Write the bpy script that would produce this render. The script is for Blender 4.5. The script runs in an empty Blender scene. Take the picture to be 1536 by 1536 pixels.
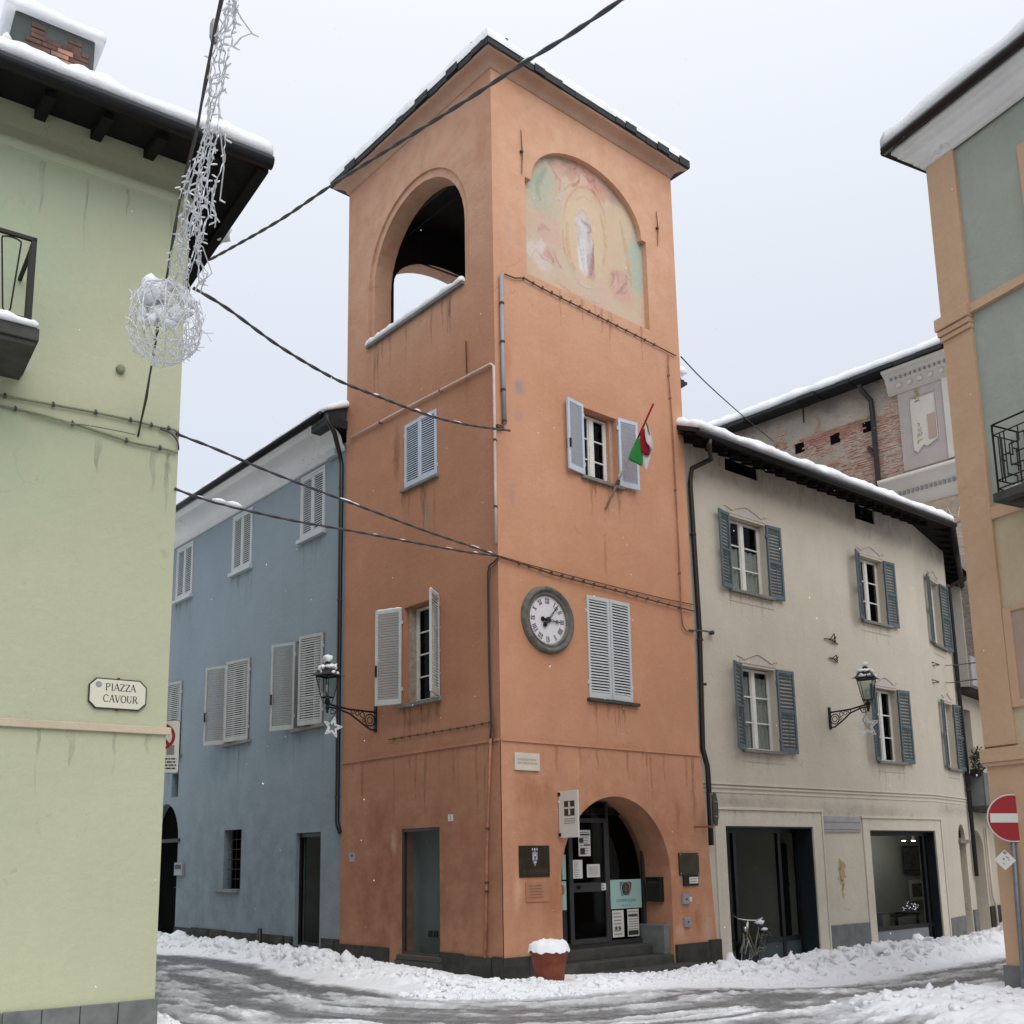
import bpy, bmesh, math, random
import numpy as np
from mathutils import Vector, Matrix, noise
from mathutils.geometry import delaunay_2d_cdt
random.seed(7); rng = np.random.default_rng(7)
R = math.radians
sc = bpy.context.scene

# ------------------------------------------------------------------ camera, world, sun, exposure
F_PX, CX, CY, CAMZ = 1544.0, 768.0, 1010.0, 1.9
_u = np.array([-151.0, 8444.0, -F_PX]); _u /= np.linalg.norm(_u)
_Y = np.array([0, 0, -1.0]) + _u * _u[2]; _Y /= np.linalg.norm(_Y)
CM = np.array([np.cross(_Y, _u), _Y, _u])
CAM = np.array([0, 0, CAMZ])
cam_d = bpy.data.cameras.new('camera'); cam = bpy.data.objects.new('camera', cam_d)
sc.collection.objects.link(cam); sc.camera = cam
cam.matrix_world = Matrix([[*CM[0], 0], [*CM[1], 0], [*CM[2], CAMZ], [0, 0, 0, 1]])
cam_d.sensor_width = 36; cam_d.lens = F_PX / 1536 * 36
cam_d.shift_y = (CY - 768) / 1536; cam_d.clip_end = 600; cam_d.clip_start = .05
w = bpy.data.worlds.new('World'); sc.world = w; w.use_nodes = True
nt = w.node_tree; nt.nodes.clear()
def N(t, tp, **k):
    n = t.nodes.new(tp)
    for a, b in k.items():
        if a.startswith('i_'): n.inputs[a[2:].replace('_', ' ')].default_value = b
        else: setattr(n, a, b)
    return n
SUN_AZ, SUN_EL = 150.0, 48.0        # compass from +Y towards +X
sky = N(nt, 'ShaderNodeTexSky', sky_type='NISHITA', sun_disc=False)
sky.sun_elevation = R(SUN_EL); sky.sun_rotation = R(SUN_AZ)
bgs = N(nt, 'ShaderNodeBackground', i_Strength=.05)
nt.links.new(sky.outputs[0], bgs.inputs[0])
# the closed cloud layer: CIE overcast brightness, rising with height
tc = N(nt, 'ShaderNodeTexCoord'); sx = N(nt, 'ShaderNodeSeparateXYZ'); nt.links.new(tc.outputs['Generated'], sx.inputs[0])
mx = N(nt, 'ShaderNodeMath', operation='MAXIMUM'); mx.inputs[1].default_value = 0; nt.links.new(sx.outputs[2], mx.inputs[0])
pw_ = N(nt, 'ShaderNodeMath', operation='POWER'); pw_.inputs[1].default_value = 3; nt.links.new(mx.outputs[0], pw_.inputs[0])
m1 = N(nt, 'ShaderNodeMath', operation='MULTIPLY_ADD'); m1.inputs[1].default_value = .36; m1.inputs[2].default_value = .43; nt.links.new(mx.outputs[0], m1.inputs[0])
ml = N(nt, 'ShaderNodeMath', operation='MULTIPLY_ADD'); ml.inputs[1].default_value = .30; nt.links.new(pw_.outputs[0], ml.inputs[0]); nt.links.new(m1.outputs[0], ml.inputs[2])
cl = N(nt, 'ShaderNodeBackground'); cl.inputs[0].default_value = (.972, .985, 1.005, 1); nt.links.new(ml.outputs[0], cl.inputs[1])
ad = N(nt, 'ShaderNodeAddShader'); nt.links.new(bgs.outputs[0], ad.inputs[0]); nt.links.new(cl.outputs[0], ad.inputs[1])
wo = N(nt, 'ShaderNodeOutputWorld'); nt.links.new(ad.outputs[0], wo.inputs[0])
sd = bpy.data.lights.new('sun', 'SUN'); sun = bpy.data.objects.new('sun', sd); sc.collection.objects.link(sun)
sd.energy = 1.5; sd.angle = R(60); sd.color = (1, .97, .93)
sdir = Vector((math.sin(R(SUN_AZ)) * math.cos(R(SUN_EL)), math.cos(R(SUN_AZ)) * math.cos(R(SUN_EL)), math.sin(R(SUN_EL))))
sun.rotation_euler = sdir.to_track_quat('Z', 'Y').to_euler(); sun.location = (0, -5, 40)
sc.render.engine = 'CYCLES'; sc.cycles.max_bounces = 6; sc.cycles.diffuse_bounces = 3; sc.cycles.glossy_bounces = 2; sc.cycles.transparent_max_bounces = 10
sc.view_settings.view_transform = 'Standard'; sc.view_settings.look = 'None'
sc.view_settings.exposure = 0.2; sc.view_settings.gamma = 1
sc.render.resolution_x = sc.render.resolution_y = 1024

# ------------------------------------------------------------------ measuring helpers (photo pixel -> point on a real plane)
def ray(px, py): return CM @ np.array([(px - CX) / F_PX, -(py - CY) / F_PX, -1.0])
def ground_at(px, py, z=0): r = ray(px, py); return CAM + r * (z - CAMZ) / r[2]
def at(px, py, Y): r = ray(px, py); return Vector(CAM + r * (Y / r[1]))
class Wall:      # local x runs along the wall to the right, local -y out of it
    def __init__(s, P0, a):
        a = R(a); s.P = np.array(P0[:2], float); s.d = np.array([math.sin(a), math.cos(a)]); s.y = np.array([-s.d[1], s.d[0]])
        s.M = Matrix([[s.d[0], s.y[0], 0, s.P[0]], [s.d[1], s.y[1], 0, s.P[1]], [0, 0, 1, 0], [0, 0, 0, 1]])
    def hit(s, px, py, y=0):
        r = ray(px, py); P = s.P + s.y * y
        t, k = np.linalg.solve(np.array([[r[0], -s.d[0]], [r[1], -s.d[1]]]), P)
        return float(k), float(CAMZ + t * r[2])
    def hs(s, px, py, y=0): return s.hit(px, py, y)[0]
    def hz(s, px, py, y=0): return s.hit(px, py, y)[1]
    def rect(s, a, b, y=0):       # pixel of top-left and bottom-right -> s0,s1,z0,z1
        p, q = s.hit(*a, y), s.hit(*b, y); return p[0], q[0], q[1], p[1]
    def W(s, x, y, z): q = s.P + s.d * x + s.y * y; return Vector((q[0], q[1], z))
c0 = ground_at(757, 1478)
WA = Wall(c0, 138.53); WB = Wall(c0, 49.62)
WD = Wall(WB.W(5.12, .15, 0), 50.56)
WD2 = Wall(WD.W(8.85, 0, 0), 38.0); WD3 = Wall(WD2.W(2.95, 0, 0), 26.0)
WC = Wall(WA.W(-4.8, .05, 0), 139.04)
E0 = ground_at(232, 1498.4, .5); WE = Wall(E0, 55.22)
WF = Wall(ground_at(1516, 1507), 152.93)
WG = Wall((10, 36), 136.0)
WK = Wall(WD2.W(2.95, .05, 0), 40.0)

# ------------------------------------------------------------------ materials
MATS = {}
def newmat(name):
    m = bpy.data.materials.new(name); m.use_nodes = True; t = m.node_tree; t.nodes.clear()
    o = N(t, 'ShaderNodeOutputMaterial'); b = N(t, 'ShaderNodeBsdfPrincipled'); t.links.new(b.outputs[0], o.inputs[0])
    MATS[name] = m; return m, t, b, o
def noise_fac(t, scale, lo, hi, det=5, rough=.6, vscale=None, coord='Object', dist=0):
    c = N(t, 'ShaderNodeTexCoord'); src = c.outputs[coord]
    if vscale:
        mp = N(t, 'ShaderNodeMapping'); mp.inputs['Scale'].default_value = vscale; t.links.new(src, mp.inputs[0]); src = mp.outputs[0]
    n = N(t, 'ShaderNodeTexNoise'); n.inputs['Scale'].default_value = scale; n.inputs['Detail'].default_value = det
    n.inputs['Roughness'].default_value = rough; n.inputs['Distortion'].default_value = dist; t.links.new(src, n.inputs['Vector'])
    r = N(t, 'ShaderNodeMapRange'); r.inputs[1].default_value = lo; r.inputs[2].default_value = hi; t.links.new(n.outputs[0], r.inputs[0])
    return r.outputs[0]
def mixc(t, fac, a, b, k=1.0, mode='MIX'):
    m = N(t, 'ShaderNodeMix', data_type='RGBA', blend_type=mode)
    if isinstance(fac, (int, float)): m.inputs[0].default_value = fac
    else:
        if k != 1.0:
            mm = N(t, 'ShaderNodeMath', operation='MULTIPLY'); mm.inputs[1].default_value = k; t.links.new(fac, mm.inputs[0]); fac = mm.outputs[0]
        t.links.new(fac, m.inputs[0])
    for i, v in ((6, a), (7, b)):
        if isinstance(v, tuple): m.inputs[i].default_value = (*v, 1)
        else: t.links.new(v, m.inputs[i])
    return m.outputs[2]
def bump(t, b, parts, dist=.01):
    prev = None
    for fac, st in parts:
        n = N(t, 'ShaderNodeBump'); n.inputs['Strength'].default_value = st; n.inputs['Distance'].default_value = dist
        t.links.new(fac, n.inputs['Height'])
        if prev: t.links.new(prev, n.inputs['Normal'])
        prev = n.outputs[0]
    t.links.new(prev, b.inputs['Normal'])
def blob(t, cx, cz, rx, rz, soft=.5, ang=0, wob=.35, ws=3.0):
    c = N(t, 'ShaderNodeTexCoord')
    nz = N(t, 'ShaderNodeTexNoise'); nz.inputs['Scale'].default_value = ws; nz.inputs['Detail'].default_value = 4; t.links.new(c.outputs['Object'], nz.inputs['Vector'])
    sb = N(t, 'ShaderNodeVectorMath', operation='SUBTRACT'); sb.inputs[1].default_value = (.5, .5, .5); t.links.new(nz.outputs[1], sb.inputs[0])
    ma = N(t, 'ShaderNodeVectorMath', operation='MULTIPLY_ADD'); ma.inputs[1].default_value = (wob * 2,) * 3
    t.links.new(sb.outputs[0], ma.inputs[0]); t.links.new(c.outputs['Object'], ma.inputs[2])
    mp = N(t, 'ShaderNodeMapping', vector_type='TEXTURE'); mp.inputs['Location'].default_value = (cx, 0, cz)
    mp.inputs['Rotation'].default_value = (0, R(ang), 0); mp.inputs['Scale'].default_value = (rx, 1000, rz); t.links.new(ma.outputs[0], mp.inputs[0])
    ln = N(t, 'ShaderNodeVectorMath', operation='LENGTH'); t.links.new(mp.outputs[0], ln.inputs[0])
    r = N(t, 'ShaderNodeMapRange', interpolation_type='SMOOTHSTEP'); r.inputs[1].default_value = 1.0; r.inputs[2].default_value = 1 - soft; t.links.new(ln.outputs['Value'], r.inputs[0])
    return r.outputs[0]
def plaster(name, col, dark=None, light=None, amt=.6, streak=.35, blobs=(), rough=.9, bs=.25, dirt=None):
    m, t, b, o = newmat(name)
    dark = dark or tuple(x * .72 for x in col); light = light or tuple(min(1, x * 1.14) for x in col)
    c = mixc(t, noise_fac(t, .55, .38, .68, 6, .55), col, dark, amt)
    c = mixc(t, noise_fac(t, 1.7, .5, .75, 5, .6), c, light, amt * .8)
    c = mixc(t, noise_fac(t, 1.0, .52, .8, 5, .65, (3.2, 3.2, .22)), c, dark, streak)
    c = mixc(t, noise_fac(t, 1.6, .56, .78, 6, .7, (3.2, 3.2, .2)), c, dirt or tuple(x * .5 for x in col), streak * .3)
    vo = N(t, 'ShaderNodeTexVoronoi', feature='DISTANCE_TO_EDGE'); vo.inputs['Scale'].default_value = .55; cw_ = N(t, 'ShaderNodeTexCoord'); nz_ = N(t, 'ShaderNodeTexNoise'); nz_.inputs['Scale'].default_value = 2.5; nz_.inputs['Detail'].default_value = 6; t.links.new(cw_.outputs['Object'], nz_.inputs['Vector'])
    av = N(t, 'ShaderNodeVectorMath', operation='MULTIPLY_ADD'); av.inputs[1].default_value = (.8, .8, .8); t.links.new(nz_.outputs[1], av.inputs[0]); t.links.new(cw_.outputs['Object'], av.inputs[2]); t.links.new(av.outputs[0], vo.inputs['Vector'])
    cr_m = N(t, 'ShaderNodeMapRange'); cr_m.inputs[1].default_value = .006; cr_m.inputs[2].default_value = .0; t.links.new(vo.outputs['Distance'], cr_m.inputs[0]); ck_ = N(t, 'ShaderNodeMath', operation='MULTIPLY'); t.links.new(cr_m.outputs[0], ck_.inputs[0]); t.links.new(noise_fac(t, .7, .55, .62), ck_.inputs[1]); c = mixc(t, ck_.outputs[0], c, tuple(x * .4 for x in col), .6)
    c = mixc(t, noise_fac(t, 14, .35, .75, 4, .7), c, dark, .30)
    c = mixc(t, noise_fac(t, 5, .62, .74, 6, .72), c, dirt or tuple(x * .55 for x in col), .28)
    for (cx, cz, rx, rz, bc, k) in blobs:
        bb_ = blob(t, cx, cz, rx * 1.15, rz * 1.1, .85, 0, min(.25, min(rx, rz) * .7), 5); sm_ = N(t, 'ShaderNodeMath', operation='MULTIPLY'); t.links.new(bb_, sm_.inputs[0]); t.links.new(noise_fac(t, 2.2, .2, .6, 6, .65) if rx > 1.5 else noise_fac(t, 3, .25, .6, 6, .7, (1.4, 1.4, .6)), sm_.inputs[1])
        c = mixc(t, sm_.outputs[0], c, bc, min(1, k * 1.15))
    t.links.new(c, b.inputs['Base Color']); b.inputs['Roughness'].default_value = rough
    b.inputs['Specular IOR Level'].default_value = .25
    bump(t, b, [(noise_fac(t, 1.2, .3, .7, 3), bs * 1.2), (noise_fac(t, 11, .3, .7, 5), bs), (noise_fac(t, 75, .3, .7, 3), bs * .6)], .02)
    return m
def simple(name, col, rough=.6, metal=0, var=.25, sc_=8, spec=.5, emit=None, bs=.15, var2=None):
    m, t, b, o = newmat(name)
    c = mixc(t, noise_fac(t, sc_, .35, .7), col, var2 or tuple(x * (1 - var) for x in col))
    t.links.new(c, b.inputs['Base Color']); b.inputs['Roughness'].default_value = rough; b.inputs['Metallic'].default_value = metal
    b.inputs['Specular IOR Level'].default_value = spec
    if emit: b.inputs['Emission Color'].default_value = (*emit[:3], 1); b.inputs['Emission Strength'].default_value = emit[3]
    if bs: bump(t, b, [(noise_fac(t, sc_ * 5, .3, .7), bs)], .004)
    return m
def glassmat(name, tint=(.75, .8, .78), refl=1.0):
    m = bpy.data.materials.new(name); m.use_nodes = True; t = m.node_tree; t.nodes.clear(); MATS[name] = m
    o = N(t, 'ShaderNodeOutputMaterial'); g = N(t, 'ShaderNodeBsdfGlossy'); g.inputs['Roughness'].default_value = .03
    tr = N(t, 'ShaderNodeBsdfTransparent'); tr.inputs[0].default_value = (*tint, 1)
    f = N(t, 'ShaderNodeFresnel', i_IOR=1.4); mu = N(t, 'ShaderNodeMath', operation='MULTIPLY'); mu.inputs[1].default_value = refl; t.links.new(f.outputs[0], mu.inputs[0])
    x = N(t, 'ShaderNodeMixShader'); t.links.new(mu.outputs[0], x.inputs[0]); t.links.new(tr.outputs[0], x.inputs[1]); t.links.new(g.outputs[0], x.inputs[2]); t.links.new(x.outputs[0], o.inputs[0])
    return m
M = {}
h = WB.hit; ha = WA.hit
def bl(wall, px, py, rx, rz, col, k): q = wall.hit(px, py); return (q[0], q[1], rx, rz, col, k)
grey_p = (.26, .24, .24); pale = (.62, .40, .25); red = (.33, .12, .06)
top_haze = (.63, .40, .28); M['orange_a'] = plaster('orange_plaster_street', (.46, .228, .138), (.345, .155, .09), (.515, .285, .18), blobs=[(-2.4, 14.5, 4.2, 4.0, (.57, .36, .25), .8), (-2.4, 1.4, 3.8, 2.8, (.25, .112, .068), .9), (-2.2, 6, 3.5, 2.2, (.41, .195, .115), .7), (-2.4, 9.0, 1.2, 1.2, (.47, .22, .12), .5),  # street face in a dimmer copy; shaded foot and hazy top painted in
    bl(WA, 700, 570, .1, .5, red, .6), bl(WA, 595, 680, .12, .8, (.17, .08, .05), .75), bl(WA, 640, 770, .18, .35, grey_p, .45),
    bl(WA, 680, 1030, .6, .4, (.36, .14, .08), .5), bl(WA, 565, 1230, .5, .5, (.27, .11, .07), .7), bl(WA, 592, 1262, .12, .3, (.45, .3, .2), .7),
    bl(WA, 700, 1250, .9, .35, (.30, .12, .07), .6), bl(WA, 620, 1080, .9, .15, (.16, .08, .05), .55), bl(WA, 560, 1160, .8, .4, (.36, .15, .09), .5),
    bl(WA, 740, 1090, .12, .5, (.25, .1, .07), .6)])
M['orange_b'] = plaster('orange_plaster_front', (.555, .292, .178), (.44, .208, .122), (.615, .36, .235), blobs=[(2.6, 14.5, 4.6, 4.2, (.67, .42, .285), .65), (2.6, 1.8, 3.8, 2.6, (.37, .17, .098), .85), (2.5, 6, 4, 2.6, (.49, .24, .135), .7), (.6, 9.5, .6, 2.5, (.55, .30, .19), .5),  # brighter copy for the lit face; broad blobs paint hazy top, shaded foot
    bl(WB, 779, 580, .16, .22, grey_p, .6), bl(WB, 778, 625, .14, .2, grey_p, .55), bl(WB, 768, 740, .08, .3, grey_p, .5),
    bl(WB, 762, 350, .1, .7, (.5, .3, .26), .5), bl(WB, 908, 830, .05, .55, red, .65), bl(WB, 762, 540, .1, .5, (.5, .17, .08), .5),
    bl(WB, 800, 1190, .5, .4, (.34, .14, .07), .7), bl(WB, 860, 1150, .25, .5, (.62, .33, .17), .5), bl(WB, 830, 1350, .35, .6, (.36, .15, .075), .7),
    bl(WB, 775, 1340, .12, .5, pale, .5), bl(WB, 1015, 1220, .1, .35, red, .6), bl(WB, 1040, 1200, .1, .5, (.28, .12, .07), .65),
    bl(WB, 1055, 1230, .2, .4, (.25, .13, .09), .5), bl(WB, 1045, 1380, .15, .35, red, .6), bl(WB, 1020, 1395, .15, .25, (.62, .42, .3), .6),
    bl(WB, 1062, 1400, .15, .6, (.5, .36, .28), .6), bl(WB, 905, 950, .3, .5, (.48, .2, .11), .5), bl(WB, 860, 860, .6, .2, (.45, .2, .11), .45)])
M['cove'] = plaster('pink_cove_plaster', (.52, .33, .235), (.36, .22, .16), amt=.8, streak=.2)
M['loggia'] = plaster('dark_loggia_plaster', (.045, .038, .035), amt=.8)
M['green'] = plaster('pale_green_plaster', (.46, .473, .318), (.385, .41, .298), (.505, .51, .33), amt=.5, streak=.22, bs=.18, blobs=[
    (-2.0, 9.0, 1.2, 1.6, (.36, .45, .32), .6), (-1.7, 6.2, .8, .8, (.40, .48, .33), .5), (-1.2, 9.7, 1.6, .5, (.40, .46, .34), .5),
    bl(WE, 250, 700, .07, .09, (.2, .22, .16), .8), bl(WE, 246, 830, .06, .08, (.33, .34, .22), .8), bl(WE, 70, 650, 1.0, .25, (.36, .42, .29), .5)])
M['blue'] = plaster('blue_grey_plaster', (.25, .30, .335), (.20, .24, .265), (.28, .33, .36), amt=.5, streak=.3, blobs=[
    (-4.5, 1.2, 7.5, 3.6, (.13, .16, .17), .6), (-2.5, 4.6, 1.5, .7, (.14, .19, .22), .5), (-5.5, 4.3, 1.2, .5, (.14, .19, .22), .5)])  # first blob paints shade over the lower part of the wall
M['cream'] = plaster('grey_beige_plaster', (.56, .51, .42), (.47, .425, .355), (.62, .57, .48), amt=.6, streak=.35, blobs=[
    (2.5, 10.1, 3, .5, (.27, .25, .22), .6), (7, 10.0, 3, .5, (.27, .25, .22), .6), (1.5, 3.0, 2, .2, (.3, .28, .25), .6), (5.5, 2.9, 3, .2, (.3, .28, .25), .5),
    bl(WD, 1250, 965, .25, .1, (.2, .19, .16), .6), bl(WD, 1247, 990, .25, .08, (.2, .19, .16), .6)])
M['cream_trim'] = plaster('pale_beige_trim', (.62, .57, .475), amt=.5)
M['f_orange'] = plaster('peach_plaster', (.54, .365, .24), (.46, .29, .18), (.59, .42, .29), amt=.6)
M['sage'] = plaster('sage_green_plaster', (.34, .365, .315), (.28, .30, .265), (.39, .41, .345), amt=.7)
M['f_yellow'] = plaster('buff_plaster', (.56, .46, .31), amt=.5)
M['f_pink'] = plaster('faded_pink_panel', (.44, .30, .235), (.34, .25, .21), (.50, .40, .32), amt=.9)
M['white_plaster'] = plaster('offwhite_cornice_plaster', (.74, .73, .72), (.60, .59, .58), amt=.5, streak=.3)
M['pink_ledge'] = plaster('pink_stone_ledge', (.56, .48, .36), (.44, .37, .27), amt=.7)
M['dark_stone'] = simple('dark_plinth_stone', (.022, .022, .020), .85, 0, .5, 3, .3, bs=.8, var2=(.05, .048, .040))
M['grey_stone'] = simple('grey_stone', (.17, .18, .175), .85, 0, .4, 4, .3, bs=.7, var2=(.11, .115, .115))
M['step_stone'] = simple('step_stone', (.065, .065, .06), .8, 0, .4, 5, .3, bs=.6)
M['sill_stone'] = simple('sill_stone', (.23, .22, .2), .85, 0, .4, 6, .3, bs=.5)
M['slate'] = simple('black_slate', (.012, .013, .015), .6, 0, .4, 6, .4, bs=.8)
M['wood_dark'] = simple('dark_eave_timber', (.012, .011, .010), .85, 0, .5, 9, .2, bs=.5)
M['gutter'] = simple('dark_metal_gutter', (.02, .021, .024), .35, .6, .3, 5)
M['shut_w'] = simple('pale_grey_shutter_paint', (.50, .525, .53), .6, 0, .12, 3, .4)
M['shut_bw'] = simple('light_blue_shutter_paint', (.50, .56, .64), .6, 0, .12, 3, .4)
M['shut_d'] = simple('worn_grey_shutter_paint', (.44, .445, .43), .7, 0, .25, 4, .3)
M['shut_b'] = simple('slate_blue_shutter_paint', (.105, .145, .165), .6, 0, .25, 4, .35)
M['frame_w'] = simple('white_window_paint', (.68, .665, .62), .5, 0, .15, 6)
M['peel'] = simple('peeling_reveal_paint', (.40, .39, .37), .85, 0, .4, 9, .2, bs=.8, var2=(.34, .2, .13))
M['glass'] = glassmat('window_glass', refl=.28)
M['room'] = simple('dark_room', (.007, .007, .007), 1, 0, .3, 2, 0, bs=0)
M['room_w'] = simple('shop_room_wall', (.40, .40, .37), .9, 0, .1, 2, .1, bs=0)
M['curtain'] = simple('net_curtain', (.45, .45, .42), .95, 0, .2, 20, .1)
M['metal_dark'] = simple('dark_metal_frame', (.012, .013, .015), .45, .4, .3, 5)
M['metal_grey'] = simple('grey_door_metal', (.045, .046, .05), .5, .3, .2, 5)
M['iron'] = simple('black_wrought_iron', (.012, .011, .011), .6, .3, .3, 20)
M['rust'] = simple('rusty_iron', (.10, .045, .03), .85, .2, .4, 20)
M['pipe_grey'] = simple('grey_pvc_pipe', (.27, .27, .30), .5, 0, .15, 6)
M['pipe_orange'] = simple('painted_conduit', (.60, .44, .37), .6, 0, .2, 9)
M['pipe_terra'] = simple('rusty_painted_pipe', (.40, .16, .08), .75, 0, .4, 9, var2=(.2, .09, .06))
M['pipe_black'] = simple('dark_brown_downpipe', (.022, .019, .018), .4, .3, .3, 6)
M['wire'] = simple('black_cable', (.055, .055, .06), .6, 0, .2, 20)
M['wire_brown'] = simple('brown_cable', (.10, .05, .035), .8, 0, .4, 20)
M['wire_green'] = simple('painted_cable', (.22, .25, .16), .8, 0, .3, 20)
M['wire_white'] = simple('white_plastic_cable', (.74, .76, .79), .4, 0, .1, 20)
M['white_sign'] = simple('white_sign_face', (.60, .60, .57), .4, 0, .05, 3, bs=0)
M['cream_sign'] = simple('enamel_sign_face', (.62, .61, .48), .3, 0, .06, 5, bs=0)
M['ink'] = simple('black_ink', (.025, .025, .028), .6, 0, .1, 10, bs=0)
M['ink_grey'] = simple('grey_ink', (.2, .2, .21), .7, 0, .1, 10, bs=0)
M['ink_brown'] = simple('faded_ink', (.22, .12, .08), .8, 0, .2, 10, bs=0)
M['red_sign'] = simple('red_sign_face', (.30, .012, .018), .35, 0, .08, 3, bs=0)
M['marble'] = simple('white_marble', (.62, .56, .47), .5, 0, .15, 4, bs=.1)
M['brass'] = simple('tarnished_bronze', (.055, .048, .03), .4, .6, .4, 5)
M['terracotta'] = simple('terracotta', (.23, .075, .045), .8, 0, .4, 5, .2, bs=.4, var2=(.16, .04, .025))
M['brick'] = simple('old_brick', (.42, .22, .165), .9, 0, .5, 3, .2, bs=.8, var2=(.20, .11, .085))
M['brick_pale'] = simple('mortar_washed_brick', (.50, .34, .27), .9, 0, .4, 3, .2, bs=.8, var2=(.30, .13, .08))
M['teal'] = simple('teal_print', (.03, .22, .24), .5, 0, .05, 3, bs=0)
M['mint'] = simple('mint_print', (.33, .50, .46), .5, 0, .05, 3, bs=0)
M['crimson'] = simple('crimson_print', (.28, .02, .04), .5, 0, .05, 3, bs=0)
M['flag_g'] = simple('flag_green', (.03, .20, .045), .8, 0, .15, 5, .1)
M['flag_r'] = simple('flag_dark_red', (.22, .012, .02), .8, 0, .15, 5, .1)
M['flag_w'] = simple('flag_white', (.55, .5, .5), .8, 0, .2, 5, .1)
M['pole_w'] = simple('weathered_pole_wood', (.30, .24, .19), .7, 0, .3, 15)
M['galv'] = simple('galvanised_pole', (.20, .22, .245), .5, .5, .3, 9)
M['olive'] = simple('olive_bicycle_paint', (.16, .15, .11), .5, .2, .2, 12)
M['chrome'] = simple('dull_chrome', (.5, .5, .5), .3, .8, .2, 12)
M['rubber'] = simple('black_rubber', (.015, .015, .015), .8, 0, .2, 12)
M['balcony_panel'] = simple('grey_balcony_panel', (.17, .18, .185), .6, 0, .25, 3)
M['leaf'] = simple('evergreen_leaf', (.03, .045, .02), .7, 0, .4, 20)
M['picture'] = simple('dark_picture_print', (.03, .035, .03), .5, 0, .5, 12, var2=(.15, .15, .13))
M['bulb_lit'] = simple('lit_spot_bulb', (.9, .9, .85), .3, 0, 0, 3, emit=(1, .97, .9, 14), bs=0)
M['led_lit'] = simple('lit_fairy_bulb', (.9, .9, .95), .3, 0, 0, 3, emit=(.85, .8, 1, 5), bs=0)
M['ochre'] = simple('ochre_wall_painting', (.42, .29, .15), .9, 0, .3, 8, .1, bs=0, var2=(.42, .36, .27))
M['lilac'] = simple('lilac_painted_trim', (.52, .47, .43), .9, 0, .15, 6, .1, bs=0)
M['capital'] = simple('painted_grey_capital', (.37, .37, .38), .9, 0, .2, 6, .1, bs=0)
# snow
m, t, b, o = newmat('snow')
c = mixc(t, noise_fac(t, 3, .3, .7), (.88, .895, .92), (.82, .84, .87))
t.links.new(c, b.inputs['Base Color']); b.inputs['Roughness'].default_value = .75; b.inputs['Specular IOR Level'].default_value = .3
bump(t, b, [(noise_fac(t, 9, .3, .7, 6), .35), (noise_fac(t, 60, .3, .7, 4), .3)], .02); M['snow'] = m
# street: snow, grey slush and wet asphalt blended by a mesh attribute (0 clean snow .. 1 bare wet road)
m, t, b, o = newmat('snowy_street')
at_ = N(t, 'ShaderNodeAttribute', attribute_name='slush'); a_ = at_.outputs['Fac']
def rng_(src, lo, hi):
    r = N(t, 'ShaderNodeMapRange', interpolation_type='SMOOTHSTEP'); r.inputs[1].default_value = lo; r.inputs[2].default_value = hi; t.links.new(src, r.inputs[0]); return r.outputs[0]
nf = noise_fac(t, 7, .25, .75, 9, .78); sb_ = N(t, 'ShaderNodeMath', operation='SUBTRACT'); sb_.inputs[1].default_value = .5; t.links.new(nf, sb_.inputs[0]); nn = N(t, 'ShaderNodeMath', operation='MULTIPLY_ADD'); nn.inputs[1].default_value = .5; t.links.new(sb_.outputs[0], nn.inputs[0]); t.links.new(a_, nn.inputs[2])
s_ = nn.outputs[0]
c = mixc(t, rng_(s_, .25, .70), (.85, .865, .885), (.50, .51, .52))
c = mixc(t, rng_(s_, .72, 1.05), c, (.235, .24, .245)); c = mixc(t, rng_(s_, 1.1, 1.5), c, (.085, .085, .085))
c = mixc(t, noise_fac(t, 1.1, .58, .78), c, (.22, .20, .17), .22)
t.links.new(c, b.inputs['Base Color'])
rr = N(t, 'ShaderNodeMapRange'); rr.inputs[1].default_value = .3; rr.inputs[2].default_value = 1.0; rr.inputs[3].default_value = .8; rr.inputs[4].default_value = .28; t.links.new(s_, rr.inputs[0]); t.links.new(rr.outputs[0], b.inputs['Roughness'])
bump(t, b, [(noise_fac(t, 9, .3, .7, 8, .65), .35), (noise_fac(t, 45, .3, .7, 5, .7), .3)], .025); M['street'] = m
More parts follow.
